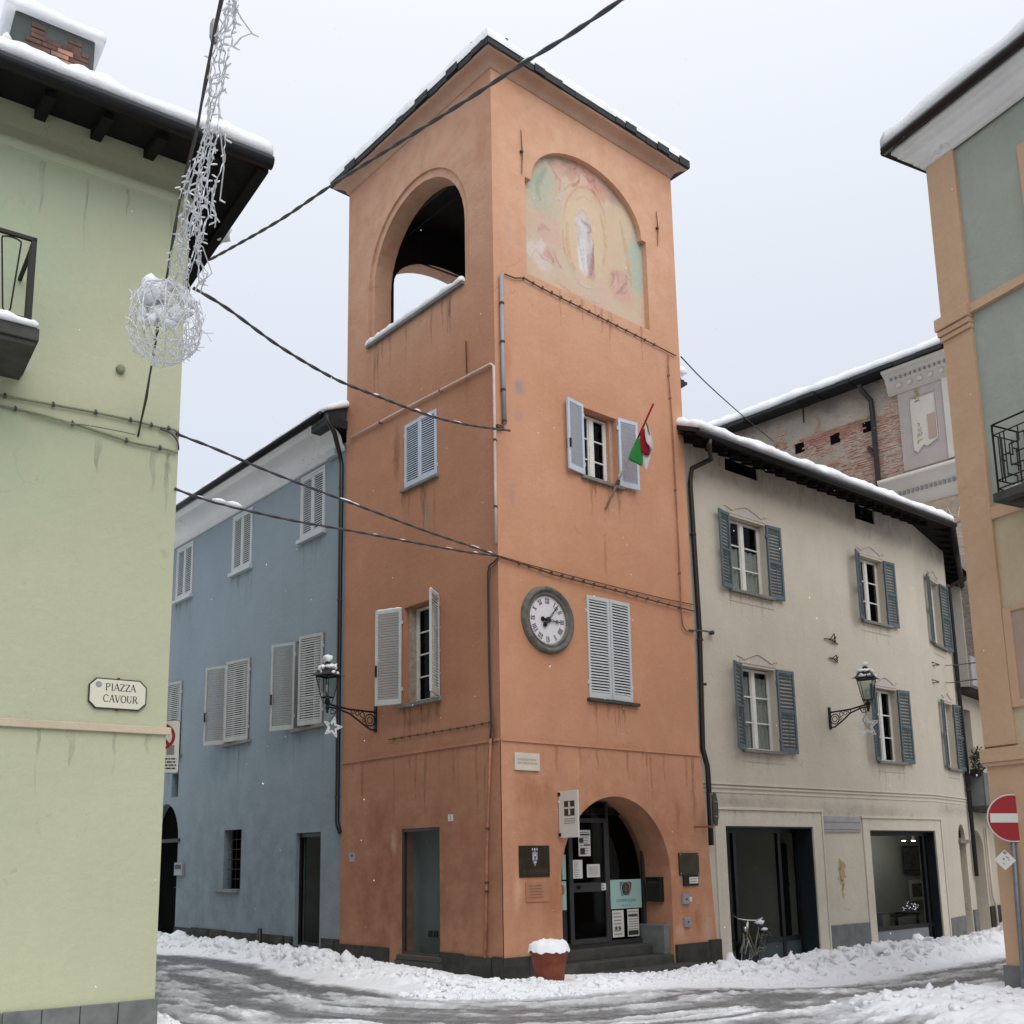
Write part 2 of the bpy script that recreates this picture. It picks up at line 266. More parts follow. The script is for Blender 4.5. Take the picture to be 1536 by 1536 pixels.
# fresco: faded figures, told apart only by colour
def fresco_mat(cx, cz, rw, rh):
    m, t, b, o = newmat('faded_fresco')
    c = mixc(t, noise_fac(t, 1.6, .35, .65, 5), (.57, .44, .31), (.50, .42, .31))
    c = mixc(t, noise_fac(t, 3.5, .45, .7, 6, .7), c, (.55, .36, .27), .5)
    P = lambda px, py: WB.hit(px, py, .12)
    for (px, py, rx, rz, col, k, an, wob) in [
        (818, 290, .42, .55, (.33, .42, .33), .8, 0, .2), (960, 380, .3, 1.0, (.30, .45, .38), .75, 8, .2), (845, 247, .9, .25, (.24, .22, .19), .8, 0, .2), (905, 270, .7, .35, (.40, .25, .20), .8, 25, .3),
        (875, 262, .5, .3, (.5, .24, .2), .8, 0, .4), (838, 262, .2, .35, (.58, .33, .27), .8, 0, .3), (845, 300, .18, .4, (.6, .42, .38), .7, 0, .3), (893, 285, .22, .28, (.50, .17, .14), .7, 30, .3),
        (872, 270, .16, .16, (.66, .44, .36), .8, 0, .2), (853, 275, .1, .2, (.64, .5, .45), .7, 0, .3),
        (878, 345, 1.0, 1.25, (.62, .45, .29), .5, 0, .12), (878, 355, .55, .95, (.66, .49, .33), .55, 0, .1),
        (872, 332, .17, .2, (.55, .52, .5), .85, 0, .1), (868, 330, .09, .12, (.62, .58, .56), .9, 0, .05), (877, 368, .19, .62, (.58, .56, .56), .9, 0, .08), (874, 385, .1, .4, (.68, .67, .68), .9, 0, .05), (887, 400, .1, .3, (.42, .25, .26), .75, -6, .08),
        (884, 350, .05, .25, (.42, .38, .42), .7, 10, .05),
        (825, 350, .35, .5, (.58, .36, .30), .6, 0, .35), (808, 380, .35, .28, (.62, .55, .50), .8, 30, .3), (825, 388, .22, .16, (.52, .24, .18), .7, -20, .3),
        (930, 430, .32, .4, (.56, .30, .25), .65, 0, .35), (905, 440, .2, .25, (.62, .40, .32), .5, 0, .3), (935, 330, .2, .8, (.58, .47, .30), .6, 10, .3), (850, 400, .6, .2, (.55, .47, .36), .5, 20, .3)]:
        q = P(px, py); c = mixc(t, blob(t, q[0], q[1], rx * 1.35, rz * 1.25, .45, an, wob, 3.2), c, col, k)
    c = mixc(t, noise_fac(t, 2.2, .48, .56, 5, .6, None, 'Object', 1.5), c, (.58, .40, .33), .28)
    c = mixc(t, noise_fac(t, 9, .5, .75, 6, .75, None, 'Object', 1.0), c, (.56, .5, .42), .5)
    c = mixc(t, noise_fac(t, 26, .5, .8, 6, .75), c, (.38, .3, .24), .4)
    t.links.new(c, b.inputs['Base Color']); b.inputs['Roughness'].default_value = .95
    bump(t, b, [(noise_fac(t, 14, .3, .7, 5), .2)], .01); return m
# old rendered brick wall of the tall building
m, t, b, o = newmat('rough_lime_wall')
c = mixc(t, noise_fac(t, .8, .35, .65, 6), (.66, .585, .50), (.54, .44, .375))
c = mixc(t, noise_fac(t, 3.5, .5, .62, 6, .7, (1, 1, 3.2)), c, (.50, .34, .265), .55)
c = mixc(t, noise_fac(t, 9, .5, .66, 5, .75, (1, 1, 3.5)), c, (.30, .22, .18), .5)
c = mixc(t, noise_fac(t, .5, .5, .7, 3, .5, (1, 1, 1)), c, (.50, .45, .38), .6)
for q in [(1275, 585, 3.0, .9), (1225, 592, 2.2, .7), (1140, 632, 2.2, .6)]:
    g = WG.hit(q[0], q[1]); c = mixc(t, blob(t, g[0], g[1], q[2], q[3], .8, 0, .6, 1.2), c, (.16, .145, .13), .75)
for q in [(1228, 640, .25, .7), (1265, 660, .8, .2), (1285, 700, .5, .5), (1250, 700, .4, .5)]:
    g = WG.hit(q[0], q[1]); c = mixc(t, blob(t, g[0], g[1], q[2], q[3], .8, 0, .5, 2), c, (.44, .22, .10), .6)
t.links.new(c, b.inputs['Base Color']); b.inputs['Roughness'].default_value = .95
bump(t, b, [(noise_fac(t, 5, .35, .65, 6, .7, (1, 1, 2.5)), 1.0)], .08); M['lime'] = m

# ------------------------------------------------------------------ mesh helpers
class MB:
    def __init__(s): s.v = []; s.f = []; s.m = Matrix.Identity(4)
    def add(s, vs, fs):
        k = len(s.v); s.v += [tuple(s.m @ Vector(p)) for p in vs]; s.f += [tuple(i + k for i in f) for f in fs]; return s
    def box(s, x0, x1, y0, y1, z0, z1):
        return s.add([(x0, y0, z0), (x1, y0, z0), (x1, y1, z0), (x0, y1, z0), (x0, y0, z1), (x1, y0, z1), (x1, y1, z1), (x0, y1, z1)],
                     [(0, 3, 2, 1), (4, 5, 6, 7), (0, 1, 5, 4), (1, 2, 6, 5), (2, 3, 7, 6), (3, 0, 4, 7)])
    def prism(s, poly, y0, y1):          # poly of (x, z), counter-clockwise seen from -y
        n = len(poly)
        return s.add([(x, y0, z) for x, z in poly] + [(x, y1, z) for x, z in poly],
                     [tuple(range(n)), tuple(range(2 * n - 1, n - 1, -1))] + [(i, i + n, (i + 1) % n + n, (i + 1) % n) for i in range(n)])
    def tube(s, pts, r, n=6, cap=True, closed=False):
        pts = [Vector(p) for p in pts]; rs = r if isinstance(r, (list, tuple)) else [r] * len(pts); vs = []; fs = []; L = len(pts)
        up = None
        for i, p in enumerate(pts):
            a = pts[(i - 1) % L] if (closed or i > 0) else p; c_ = pts[(i + 1) % L] if (closed or i < L - 1) else p
            d = (c_ - a); d = d.normalized() if d.length > 1e-9 else Vector((0, 0, 1))
            if up is None: up = Vector((0, 0, 1)) if abs(d.z) < .9 else Vector((1, 0, 0))
            x = d.cross(up).normalized() if d.cross(up).length > 1e-6 else d.orthogonal().normalized(); up = x.cross(d).normalized()
            for k in range(n):
                q = 2 * math.pi * k / n; vs.append(p + (x * math.cos(q) + up * math.sin(q)) * rs[i])
        for i in range(L if closed else L - 1):
            j = (i + 1) % L
            for k in range(n): fs.append((i * n + k, i * n + (k + 1) % n, j * n + (k + 1) % n, j * n + k))
        if cap and not closed: fs += [tuple(range(n - 1, -1, -1)), tuple(range((L - 1) * n, L * n))]
        return s.add(vs, fs)
    def lathe(s, prof, c=(0, 0, 0), n=24, axis='z'):
        vs = []; L = len(prof)
        for r, h_ in prof:
            for k in range(n):
                q = 2 * math.pi * k / n
                p = (r * math.cos(q), r * math.sin(q), h_) if axis == 'z' else (r * math.cos(q), h_, r * math.sin(q))
                vs.append((p[0] + c[0], p[1] + c[1], p[2] + c[2]))
        fs = []
        for i in range(L - 1):
            for k in range(n):
                fs.append((i * n + k, i * n + (k + 1) % n, (i + 1) * n + (k + 1) % n, (i + 1) * n + k))
        fs += [tuple(range(n - 1, -1, -1)), tuple(range((L - 1) * n, L * n))]
        return s.add(vs, fs)
    def sheet(s, outline, holes=(), y=0):
        vs = [Vector(p) for p in outline]; n = len(vs); es = [(i, (i + 1) % n) for i in range(n)]
        for hh in holes:
            k = len(vs); vs += [Vector(p) for p in hh]; es += [(k + i, k + (i + 1) % len(hh)) for i in range(len(hh))]
        V, E_, F_, *_r = delaunay_2d_cdt(vs, es, [], 0, 1e-5)
        def inside(p, poly):
            c_ = False; j = len(poly) - 1
            for i in range(len(poly)):
                a, b_ = poly[i], poly[j]
                if (a[1] > p[1]) != (b_[1] > p[1]) and p[0] < (b_[0] - a[0]) * (p[1] - a[1]) / (b_[1] - a[1]) + a[0]: c_ = not c_
                j = i
            return c_
        fs = []
        for f in F_:
            c_ = (sum(V[i][0] for i in f) / len(f), sum(V[i][1] for i in f) / len(f))
            if inside(c_, outline) and not any(inside(c_, hh) for hh in holes):
                a, b_, d = (V[i] for i in f[:3]); ar = (b_[0] - a[0]) * (d[1] - a[1]) - (b_[1] - a[1]) * (d[0] - a[0])
                fs.append(tuple(f) if ar > 0 else tuple(reversed(f)))
        return s.add([(p[0], y, p[1]) for p in V], fs)
    def reveal(s, hole, y0, y1):
        n = len(hole); s.add([(x, y0, z) for x, z in hole] + [(x, y1, z) for x, z in hole], [((i + 1) % n, i, i + n, (i + 1) % n + n) for i in range(n)]); return s
WM = {}
def ob(name, mb, mat, parent=None, Mw=None, smooth=False, bevel=0, mesh=None, kind=None, label=None):
    if mesh is None:
        mesh = bpy.data.meshes.new(name); mesh.from_pydata(mb.v, [], mb.f); mesh.materials.append(M[mat] if isinstance(mat, str) else mat)
        if smooth: mesh.polygons.foreach_set('use_smooth', [True] * len(mesh.polygons))
        mesh.update()
    o = bpy.data.objects.new(name, mesh); sc.collection.objects.link(o)
    Mw = Mw if Mw is not None else (WM[parent.name] if parent else Matrix.Identity(4))
    if parent: o.parent = parent; o.matrix_basis = WM[parent.name].inverted() @ Mw
    else: o.matrix_basis = Mw
    WM[o.name] = Mw.copy()
    if bevel: bm_ = o.modifiers.new('bevel', 'BEVEL'); bm_.width = bevel; bm_.segments = 2; bm_.limit_method = 'ANGLE'
    if kind: o['kind'] = kind
    if label: o['label'] = label
    return o
def tag(o, label, cat=None, group=None, kind=None):
    o['label'] = label
    if cat: o['category'] = cat
    if group: o['group'] = group
    if kind: o['kind'] = kind
    return o
def thing(name, label, cat, Mw, group=None):
    o = bpy.data.objects.new(name, None); sc.collection.objects.link(o); o.empty_display_size = .2
    o.matrix_basis = Mw; WM[o.name] = Mw.copy(); return tag(o, label, cat, group)
T = lambda x, y, z: Matrix.Translation((x, y, z))
Rz = lambda a: Matrix.Rotation(R(a), 4, 'Z'); Rx = lambda a: Matrix.Rotation(R(a), 4, 'X'); Ry = lambda a: Matrix.Rotation(R(a), 4, 'Y')
def rectp(s0, s1, z0, z1): return [(s0, z0), (s1, z0), (s1, z1), (s0, z1)]
def archp(s0, s1, z0, zs, top, n=18):     # rectangle with a (half-elliptic) arched head
    c_ = (s0 + s1) / 2; r = (s1 - s0) / 2
    return [(s0, z0), (s1, z0)] + [(c_ + r * math.cos(math.pi * i / n), zs + (top - zs) * math.sin(math.pi * i / n)) for i in range(n + 1)]
def fbm(p, o=4, f=1.0):
    s = 0; a = .5
    for _ in range(o): s += a * noise.noise(Vector(p) * f); f *= 2.1; a *= .5
    return s
_slat = {}
def leaf(root, W, s_h, z0, z1, wd, side, ang, mat, n, mid=None, yoff=-.03, label=None, tilt=38, snow=False, handle=False):
    Mw = W.M @ T(s_h, yoff, 0) @ (Rz(-ang) if side == 'L' else Rz(180 + ang))
    sg = 1 if side == 'L' else -1; hh = z1 - z0; st = .055; rl = .07; tk = .019
    mb = MB(); mb.box(0, st, -tk, tk, z0, z1); mb.box(wd - st, wd, -tk, tk, z0, z1)
    mb.box(st, wd - st, -tk + .002, tk - .002, z0, z0 + rl * 1.5); mb.box(st, wd - st, -tk + .002, tk - .002, z1 - rl, z1)
    secs = [(z0 + rl * 1.5, z1 - rl)]
    if mid:
        zm = z0 + hh * mid; mb.box(st, wd - st, -tk + .002, tk - .002, zm - .03, zm + .03); secs = [(z0 + rl * 1.5, zm - .03), (zm + .03, z1 - rl)]
    for zz in (z0 + .15 * hh, z1 - .15 * hh): mb.box(-.03, .012, -.012, .012, zz - .035, zz + .035)
    sh = ob('shutter', mb, mat, root, Mw, bevel=.003, label=label); tot_ = sum(b_ - a for a, b_ in secs)
    ft_ = .27 if mid else .31; pit = tot_ / max(2, n); d_s = min(.034, ft_ * pit / math.sin(R(60))); key = (round(wd, 3), mat, sg, round(d_s, 3))
    if key not in _slat:
        a = R(60) * sg; d = d_s; k = .0035; cs, sn = math.cos(a), math.sin(a); b_ = MB()
        pr = [(-d * cs - k * sn, -d * sn + k * cs), (-d * cs + k * sn, -d * sn - k * cs), (d * cs + k * sn, d * sn - k * cs), (d * cs - k * sn, d * sn + k * cs)]
        w2 = wd - 2 * st + .01
        b_.add([(-w2 / 2, y_, z_) for y_, z_ in pr] + [(w2 / 2, y_, z_) for y_, z_ in pr], [(0, 1, 2, 3), (7, 6, 5, 4), (0, 4, 5, 1), (1, 5, 6, 2), (2, 6, 7, 3), (3, 7, 4, 0)])
        me = bpy.data.meshes.new('slat'); me.from_pydata(b_.v, [], b_.f); me.materials.append(M[mat]); _slat[key] = me
    tot = sum(b_ - a for a, b_ in secs)
    for a, b_ in secs:
        m_ = max(2, round(n * (b_ - a) / tot))
        for i in range(m_):
            zz = a + (i + .5) * (b_ - a) / m_
            ob('slat', None, None, sh, Mw @ T(wd / 2, 0, zz) @ Rx(random.uniform(-2, 2)), mesh=_slat[key])
        if mid and a == secs[0][0]:
            rb = MB(); rb.box(wd / 2 - .008, wd / 2 + .008, tk * sg * 1.2 - .004, tk * sg * 1.2 + .006, a + .03, b_ - .03); ob('tilt_rod', rb, mat, sh, Mw)
    if handle: hb = MB(); hb.box(wd - .05, wd - .015, -.045, -.02, z0 + .3 * hh, z0 + .42 * hh); hb.box(wd - .05, wd - .015, .02, .045, z0 + .3 * hh, z0 + .42 * hh); ob('latch', hb, 'iron', sh, Mw)
    if snow:
        sb = MB(); tube_snow(sb, Vector((0, 0, z1)), Vector((wd, 0, z1)), .024); tag(ob('snow_cap', sb, 'snow', None, Mw, True), 'thin snow line on the top edge of an open pale shutter on the tower', 'snow', kind='stuff')
    return sh
def tube_snow(mb, a, b, r, seg=.05, k=.5):
    L = (b - a).length; n = max(3, int(L / seg)); pts = []; rs = []
    for i in range(n + 1):
        p = a.lerp(b, i / n); q = (.75 + k * fbm((p.x * 9, p.y * 9, p.z * 9), 3)) * r
        if i in (0, n): q *= .5
        pts.append(p + Vector((0, 0, q * .5))); rs.append(max(q, r * .25))
    mb.tube(pts, rs, 7)
def window(root, W, s0, s1, z0, z1, cols, rows, depth, mat='frame_w', fr=.05, mb_=.055, bar=.028, rooms=True, room_mat='room', rd=.9):
    fm = MB(); y0, y1 = depth, depth + .05
    fm.box(s0, s0 + fr, y0, y1, z0, z1); fm.box(s1 - fr, s1, y0, y1, z0, z1); fm.box(s0 + fr, s1 - fr, y0, y1, z0, z0 + fr); fm.box(s0 + fr, s1 - fr, y0, y1, z1 - fr, z1)
    cw = (s1 - s0 - 2 * fr) / cols; rh = (z1 - z0 - 2 * fr) / rows
    for i in range(1, cols): x = s0 + fr + i * cw; fm.box(x - mb_, x + mb_, y0 - .012, y1 - .004, z0 + fr, z1 - fr)
    for c_ in range(cols):
        xa = s0 + fr + c_ * cw + (mb_ if c_ else .0); xb = s0 + fr + (c_ + 1) * cw - (mb_ if c_ < cols - 1 else 0)
        fm.box(xa, xa + .03, y0 + .006, y1 - .008, z0 + fr, z1 - fr); fm.box(xb - .03, xb, y0 + .006, y1 - .008, z0 + fr, z1 - fr)
        for j in range(1, rows): z = z0 + fr + j * rh; fm.box(xa + .03, xb - .03, y0 + .008, y1 - .01, z - bar / 2, z + bar / 2)
    fo = ob('window', fm, mat, root, W.M, bevel=.004)
    for c_ in range(cols):
        for j in range(rows):
            p = MB(); xa = s0 + fr + c_ * cw; z = z0 + fr + j * rh; p.add([(xa, y0 + .025, z), (xa + cw, y0 + .025, z), (xa + cw, y0 + .025, z + rh), (xa, y0 + .025, z + rh)], [(0, 1, 2, 3)]); ob('pane', p, 'glass', fo, W.M)
    if rooms: room(root, W, s0 - .05, s1 + .05, z0 - .05, z1 + .05, y1 + .002, rd, room_mat)
    return fo
def runs(root, W, s0, s1, z, mat, n=7, L=(.25, .9), y=-.0025):      # thin dirt runs left by dripping water under a sill
    mb = MB()
    for k in range(n):
        x = rng.uniform(s0, s1); l = rng.uniform(*L); w_ = rng.uniform(.012, .05); pts = [(x + .012 * math.sin(j * 1.3 + k), z - l * j / 6) for j in range(7)]; vs = []
        for j, (a, b_) in enumerate(pts): ww = w_ * (1 - (j / 6) ** 1.5) + .002; vs += [(a - ww, y, b_), (a + ww, y, b_)]
        mb.add(vs, [(2 * j, 2 * j + 2, 2 * j + 3, 2 * j + 1) for j in range(6)])
    return ob('dirt_run', mb, mat, root, W.M, kind='stuff')
def runmat(nm, col, k):
    m, t, b, o = newmat(nm); b.inputs['Base Color'].default_value = (*col, 1); b.inputs['Roughness'].default_value = .9; tr = N(t, 'ShaderNodeBsdfTransparent'); x = N(t, 'ShaderNodeMixShader'); mu_ = N(t, 'ShaderNodeMath', operation='MULTIPLY'); mu_.inputs[1].default_value = k
    t.links.new(noise_fac(t, 9, .35, .65, 5, .7, (1, 1, .35)), mu_.inputs[0]); t.links.new(mu_.outputs[0], x.inputs[0]); t.links.new(tr.outputs[0], x.inputs[1]); t.links.new(b.outputs[0], x.inputs[2]); t.links.new(x.outputs[0], o.inputs[0]); M[nm] = m
runmat('run_orange', (.20, .10, .06), .32); runmat('run_dark', (.16, .16, .14), .22); runmat('run_rust', (.34, .13, .06), .32)
def room(root, W, s0, s1, z0, z1, y0, rd, mat):
    r = MB(); y1 = y0 + rd
    r.add([(s0, y0, z0), (s1, y0, z0), (s1, y1, z0), (s0, y1, z0), (s0, y0, z1), (s1, y0, z1), (s1, y1, z1), (s0, y1, z1)], [(0, 1, 2, 3), (4, 7, 6, 5), (1, 5, 6, 2), (2, 6, 7, 3), (3, 7, 4, 0)])
    return ob('room_interior', r, mat, root, W.M)
def curtain(root, W, s0, s1, z0, z1, y, waves=7):
    n = 60; vs = []; fs = []
    for i in range(n + 1):
        u = i / n; yy = y + .03 * math.sin(u * waves * 6.28); vs += [(s0 + (s1 - s0) * u, yy, z0), (s0 + (s1 - s0) * u, yy, z1)]
        if i: fs.append((2 * i - 2, 2 * i, 2 * i + 1, 2 * i - 1))
    ob('curtain', MB().add(vs, fs), 'curtain', root, W.M, True)
def snow_patch(P, nu, nv, T_, nz=.35, ex=.12, fr=2.2):   # P(u,v)->Vector; thick rounded snow cover
    vs = []; fs = []
    for j in range(nv + 1):
        for i in range(nu + 1):
            u, v = i / nu, j / nv; p = P(u, v); e = min(u, 1 - u, v, 1 - v) if ex else 1
            ee = min(1, min(min(u, 1 - u) * nu / 2.5 + .1, v * nv + .35, (1 - v) * nv)); prof = math.sqrt(max(0, 1 - (1 - ee) ** 2))
            q = fbm((p.x * fr, p.y * fr, p.z * fr), 4); vs.append(p + Vector((0, 0, T_ * prof * (1 + nz * q * 2) + .002)))
    for j in range(nv):
        for i in range(nu):
            a = j * (nu + 1) + i; fs.append((a, a + 1, a + nu + 2, a + nu + 1))
    k = len(vs)
    for j in range(nv + 1):
        for i in range(nu + 1): vs.append(P(i / nu, j / nv))
    for j in range(nv):
        for i in range(nu):
            a = k + j * (nu + 1) + i; fs.append((a, a + nu + 1, a + nu + 2, a + 1))
    for i in range(nu): fs.append((i + 1, i, k + i, k + i + 1)); a = nv * (nu + 1) + i; fs.append((a, a + 1, k + a + 1, k + a))
    for j in range(nv): a = j * (nu + 1); fs.append((a, a + nu + 1, k + a + nu + 1, k + a)); a += nu; fs.append((a + nu + 1, a, k + a, k + a + nu + 1))
    return MB().add(vs, fs)
def text(body, size, mat, Mw, parent, name='lettering', align='CENTER', bold=0, sx_=1.0):
    cu = bpy.data.curves.new('t', 'FONT'); cu.body = body; cu.size = size; cu.align_x = align; cu.align_y = 'CENTER'; cu.offset = bold; cu.extrude = .001
    tmp = bpy.data.objects.new('t', cu); sc.collection.objects.link(tmp); dg = bpy.context.evaluated_depsgraph_get(); me = bpy.data.meshes.new_from_object(tmp.evaluated_get(dg))
    bpy.data.objects.remove(tmp); me.materials.clear(); me.materials.append(M[mat]); me.name = name
    return ob(name, None, None, parent, Mw @ Rx(90) @ Matrix.Diagonal((sx_, 1, 1, 1)), mesh=me)
exec_parts = []

# ================================================================== THE GROUND
def sstep(a, b_, x): t_ = np.clip((x - a) / (b_ - a), 0, 1); return t_ * t_ * (3 - 2 * t_)
def vnoise(x, y, seed=0):
    xi = np.floor(x).astype(int); yi = np.floor(y).astype(int); fx = x - xi; fy = y - yi; fx = fx * fx * (3 - 2 * fx); fy = fy * fy * (3 - 2 * fy)
    def H(a, b_):
        n = (a * 374761393 + b_ * 668265263 + seed * 974711) & 0x7fffffff; n = ((n ^ (n >> 13)) * 1274126177) & 0x7fffffff; return ((n ^ (n >> 16)) & 0xffff) / 65535.0
    return (H(xi, yi) * (1 - fx) + H(xi + 1, yi) * fx) * (1 - fy) + (H(xi, yi + 1) * (1 - fx) + H(xi + 1, yi + 1) * fx) * fy
def nfbm(x, y, o=5, seed=0, g=.5):
    s = np.zeros_like(x); a = 1.0; tot = 0
    for i in range(o): s += a * vnoise(x, y, seed + i * 17); tot += a; a *= g; x = x * 2.07 + 3.1; y = y * 2.07 + 1.7
    return s / tot
def gbase(x, y):        # bare street level
    sb = (x - WB.P[0]) * WB.d[0] + (y - WB.P[1]) * WB.d[1]; ob_ = -((x - WB.P[0]) * WB.y[0] + (y - WB.P[1]) * WB.y[1])
    return -.33 * sstep(.5, 6.0, sb) * (1 - sstep(2.0, 7.5, ob_))
def coords(x, y):
    sa = (x - WA.P[0]) * WA.d[0] + (y - WA.P[1]) * WA.d[1]; oa = -((x - WA.P[0]) * WA.y[0] + (y - WA.P[1]) * WA.y[1])
    sb = (x - WB.P[0]) * WB.d[0] + (y - WB.P[1]) * WB.d[1]; ob_ = -((x - WB.P[0]) * WB.y[0] + (y - WB.P[1]) * WB.y[1])
    # bend of the beige house
    q3 = -((x - WD2.P[0]) * WD2.y[0] + (y - WD2.P[1]) * WD2.y[1]); q4 = -((x - WD3.P[0]) * WD3.y[0] + (y - WD3.P[1]) * WD3.y[1])
    v = np.sqrt(np.maximum(oa, 0) ** 2 + np.maximum(ob_, 0) ** 2); v = np.where((oa < 0) & (ob_ < 0), -.1, v)
    v = np.where(sb > 9, np.maximum(np.maximum(ob_, q3), q4 * (sb > 13) - 99 * (sb <= 13)), v)
    u = np.where(sb > -oa * .0 , sb, 0) - np.maximum(-sa, 0) * (sb < .5)
    return u, v
UF = [-14, -10.5, -8.4, -5.5, -2.1, -.2, 2.4, 4.5, 6.5, 9, 12, 18]; VF = [1.2, 1.3, .8, 1.0, 1.7, 1.75, 2.55, 2.5, 2.4, 2.35, 2.0, 2.0]
UC = [-14, -8.8, -6.3, -3.5, -1.4, 0, .7, 2.9, 4.4, 7.5, 9, 12, 18]; VC = [.3, .35, .5, .75, 1.1, 1.25, 1.75, 1.45, 1.15, 1.35, 1.5, 1.3, 1.3]
UH = [-14, -6, -3.5, -1.5, 0, .8, 3.0, 4.2, 6, 8, 10, 14, 18]; VH = [.25, .23, .21, .17, .12, .10, .12, .26, .31, .32, .30, .32, .3]
def ground_h(x, y):
    u, v = coords(x, y); g0 = gbase(x, y)
    wob = (nfbm(u * 1.3, v * 0 + 5, 3, 3) - .5) * .5
    vf = np.interp(u, UF, VF) + wob; vc = np.interp(u, UC, VC) + wob * .5; hh = np.interp(u, UH, VH) * (.75 + .5 * nfbm(u * 1.1, v * 1.1, 3, 9))
    ridge = np.where(v < vc, sstep(-.5, 1, v / np.maximum(vc, .1)) , 1 - sstep(0, 1, (v - vc) / np.maximum(vf - vc, .1)))
    lump = nfbm(x * 4.2, y * 4.2, 5, 21, .55); cell = np.abs(nfbm(x * 7, y * 7, 4, 31) - .5) * 2
    bank = ridge * hh * (.50 + 1.25 * lump - .75 * cell) + ridge * .05 * (nfbm(x * 16, y * 16, 3, 33) - .5)
    bank = np.maximum(bank, 0)
    # slush: streaks along the wheel tracks
    uu = u * .55 + (nfbm(x * .7, y * .7, 3, 5) - .5) * 1.2
    st = nfbm(uu * 2.2, v * 4.5 + (nfbm(x * .8, y * .8, 3, 6) - .5) * 2, 5, 41, .55); st2 = nfbm(u * 1.6, v * 13, 4, 51, .6)
    pat = nfbm(x * .55, y * .55, 3, 61)
    off = sstep(0, .55, (v - vf))
    s = np.clip((st - .27) * 2.3 + (st2 - .5) * .6 + (pat - .4) * .9, 0, 1.2) * off
    lane = np.exp(-((v - vf - .55) / .38) ** 2) * (.25 + .5 * (u < -1)) + np.exp(-((v - vf - 1.9) / .35) ** 2) * .3
    s = s * (.62 + .76 * nfbm(x * 6, y * 6, 5, 101, .65)); s = np.clip(s * 1.0 + (.36 + .06 * (u < 0)) * off + lane * off * (.45 + .9 * pat), 0, 1.25)
    # clean snow heaps near the viewer: in front of the peach house and beside the green one
    dF = -((x - WF.P[0]) * WF.y[0] + (y - WF.P[1]) * WF.y[1]); sF = (x - WF.P[0]) * WF.d[0] + (y - WF.P[1]) * WF.d[1]
    hp = sstep(2.6, 1.5, dF + (nfbm(x, y, 3, 71) - .5) * 1.2) * sstep(-2.6, -.8, sF) if False else (1 - sstep(1.5, 2.7, dF + (nfbm(x, y, 3, 71) - .5) * 1.2)) * sstep(-1.8, -.3, sF) * (dF > -1)
    dE = -((x - WE.P[0]) * WE.y[0] + (y - WE.P[1]) * WE.y[1]); sE = (x - WE.P[0]) * WE.d[0] + (y - WE.P[1]) * WE.d[1]
    he = (1 - sstep(.15, .7, sE + (nfbm(x * 2, y * 2, 3, 73) - .5) * .7)) * (sE > -3) * (dE < 2) * (y < 16.5)
    s = s * (1 - np.maximum(hp, he)) * (1 - sstep(.05, .6, ridge) * .97)
    z = g0 + .05 + bank + hp * (.06 + .10 * lump) + he * (.04 + .14 * lump) + (1 - np.clip(s, 0, 1)) * off * (.05 + .11 * (nfbm(x * 4, y * 4, 6, 81, .65) - .5)) + (nfbm(u * 6, v * 16, 5, 91, .65) - .5) * .085 * off - .02 * np.clip(s, 0, 1)
    return z, s
def ground_mesh(name, x0, x1, y0, y1, st_, edge_fade=True):
    xs = np.arange(x0, x1 + 1e-6, st_); ys = np.arange(y0, y1 + 1e-6, st_); X, Y_ = np.meshgrid(xs, ys); Z, S = ground_h(X, Y_)
    if edge_fade:
        e = np.minimum(np.minimum(X - x0, x1 - X), np.minimum(Y_ - y0, y1 - Y_)); k = sstep(0, .8, e); Z = Z * k
    n = X.size; co = np.stack([X.ravel(), Y_.ravel(), Z.ravel()], 1); nx, ny = len(xs), len(ys)
    i = np.arange(n).reshape(ny, nx); q = np.stack([i[:-1, :-1], i[:-1, 1:], i[1:, 1:], i[1:, :-1]], -1).reshape(-1, 4)
    me = bpy.data.meshes.new(name); me.vertices.add(n); me.vertices.foreach_set('co', co.ravel())
    me.loops.add(q.size); me.loops.foreach_set('vertex_index', q.ravel()); me.polygons.add(len(q)); me.polygons.foreach_set('loop_start', np.arange(len(q)) * 4)
    me.update(calc_edges=True); me.polygons.foreach_set('use_smooth', np.ones(len(q), bool)); a = me.attributes.new('slush', 'FLOAT', 'POINT'); a.data.foreach_set('value', S.ravel())
    me.materials.append(M['street']); o = ob(name, None, None, None, mesh=me, kind='structure'); return o
gx0, gx1, gy0, gy1 = -9.0, 15.6, 8.0, 34.4
tag(ground_mesh('street', gx0, gx1, gy0, gy1, .038), 'slushy snow covered street with grey wheel tracks in front of the houses', kind='structure')
gm = MB(); B_ = 150
for a in ((-B_, B_, -B_, gy0), (-B_, B_, gy1, B_), (-B_, gx0, gy0, gy1), (gx1, B_, gy0, gy1)):
    gm.add([(a[0], a[2], 0), (a[1], a[2], 0), (a[1], a[3], 0), (a[0], a[3], 0)], [(0, 1, 2, 3)])
go = ob('ground', gm, 'street', None, kind='structure'); go['label'] = 'snow covered ground beyond the street'
at__ = go.data.attributes.new('slush', 'FLOAT', 'POINT'); at__.data.foreach_set('value', [.62] * len(gm.v))
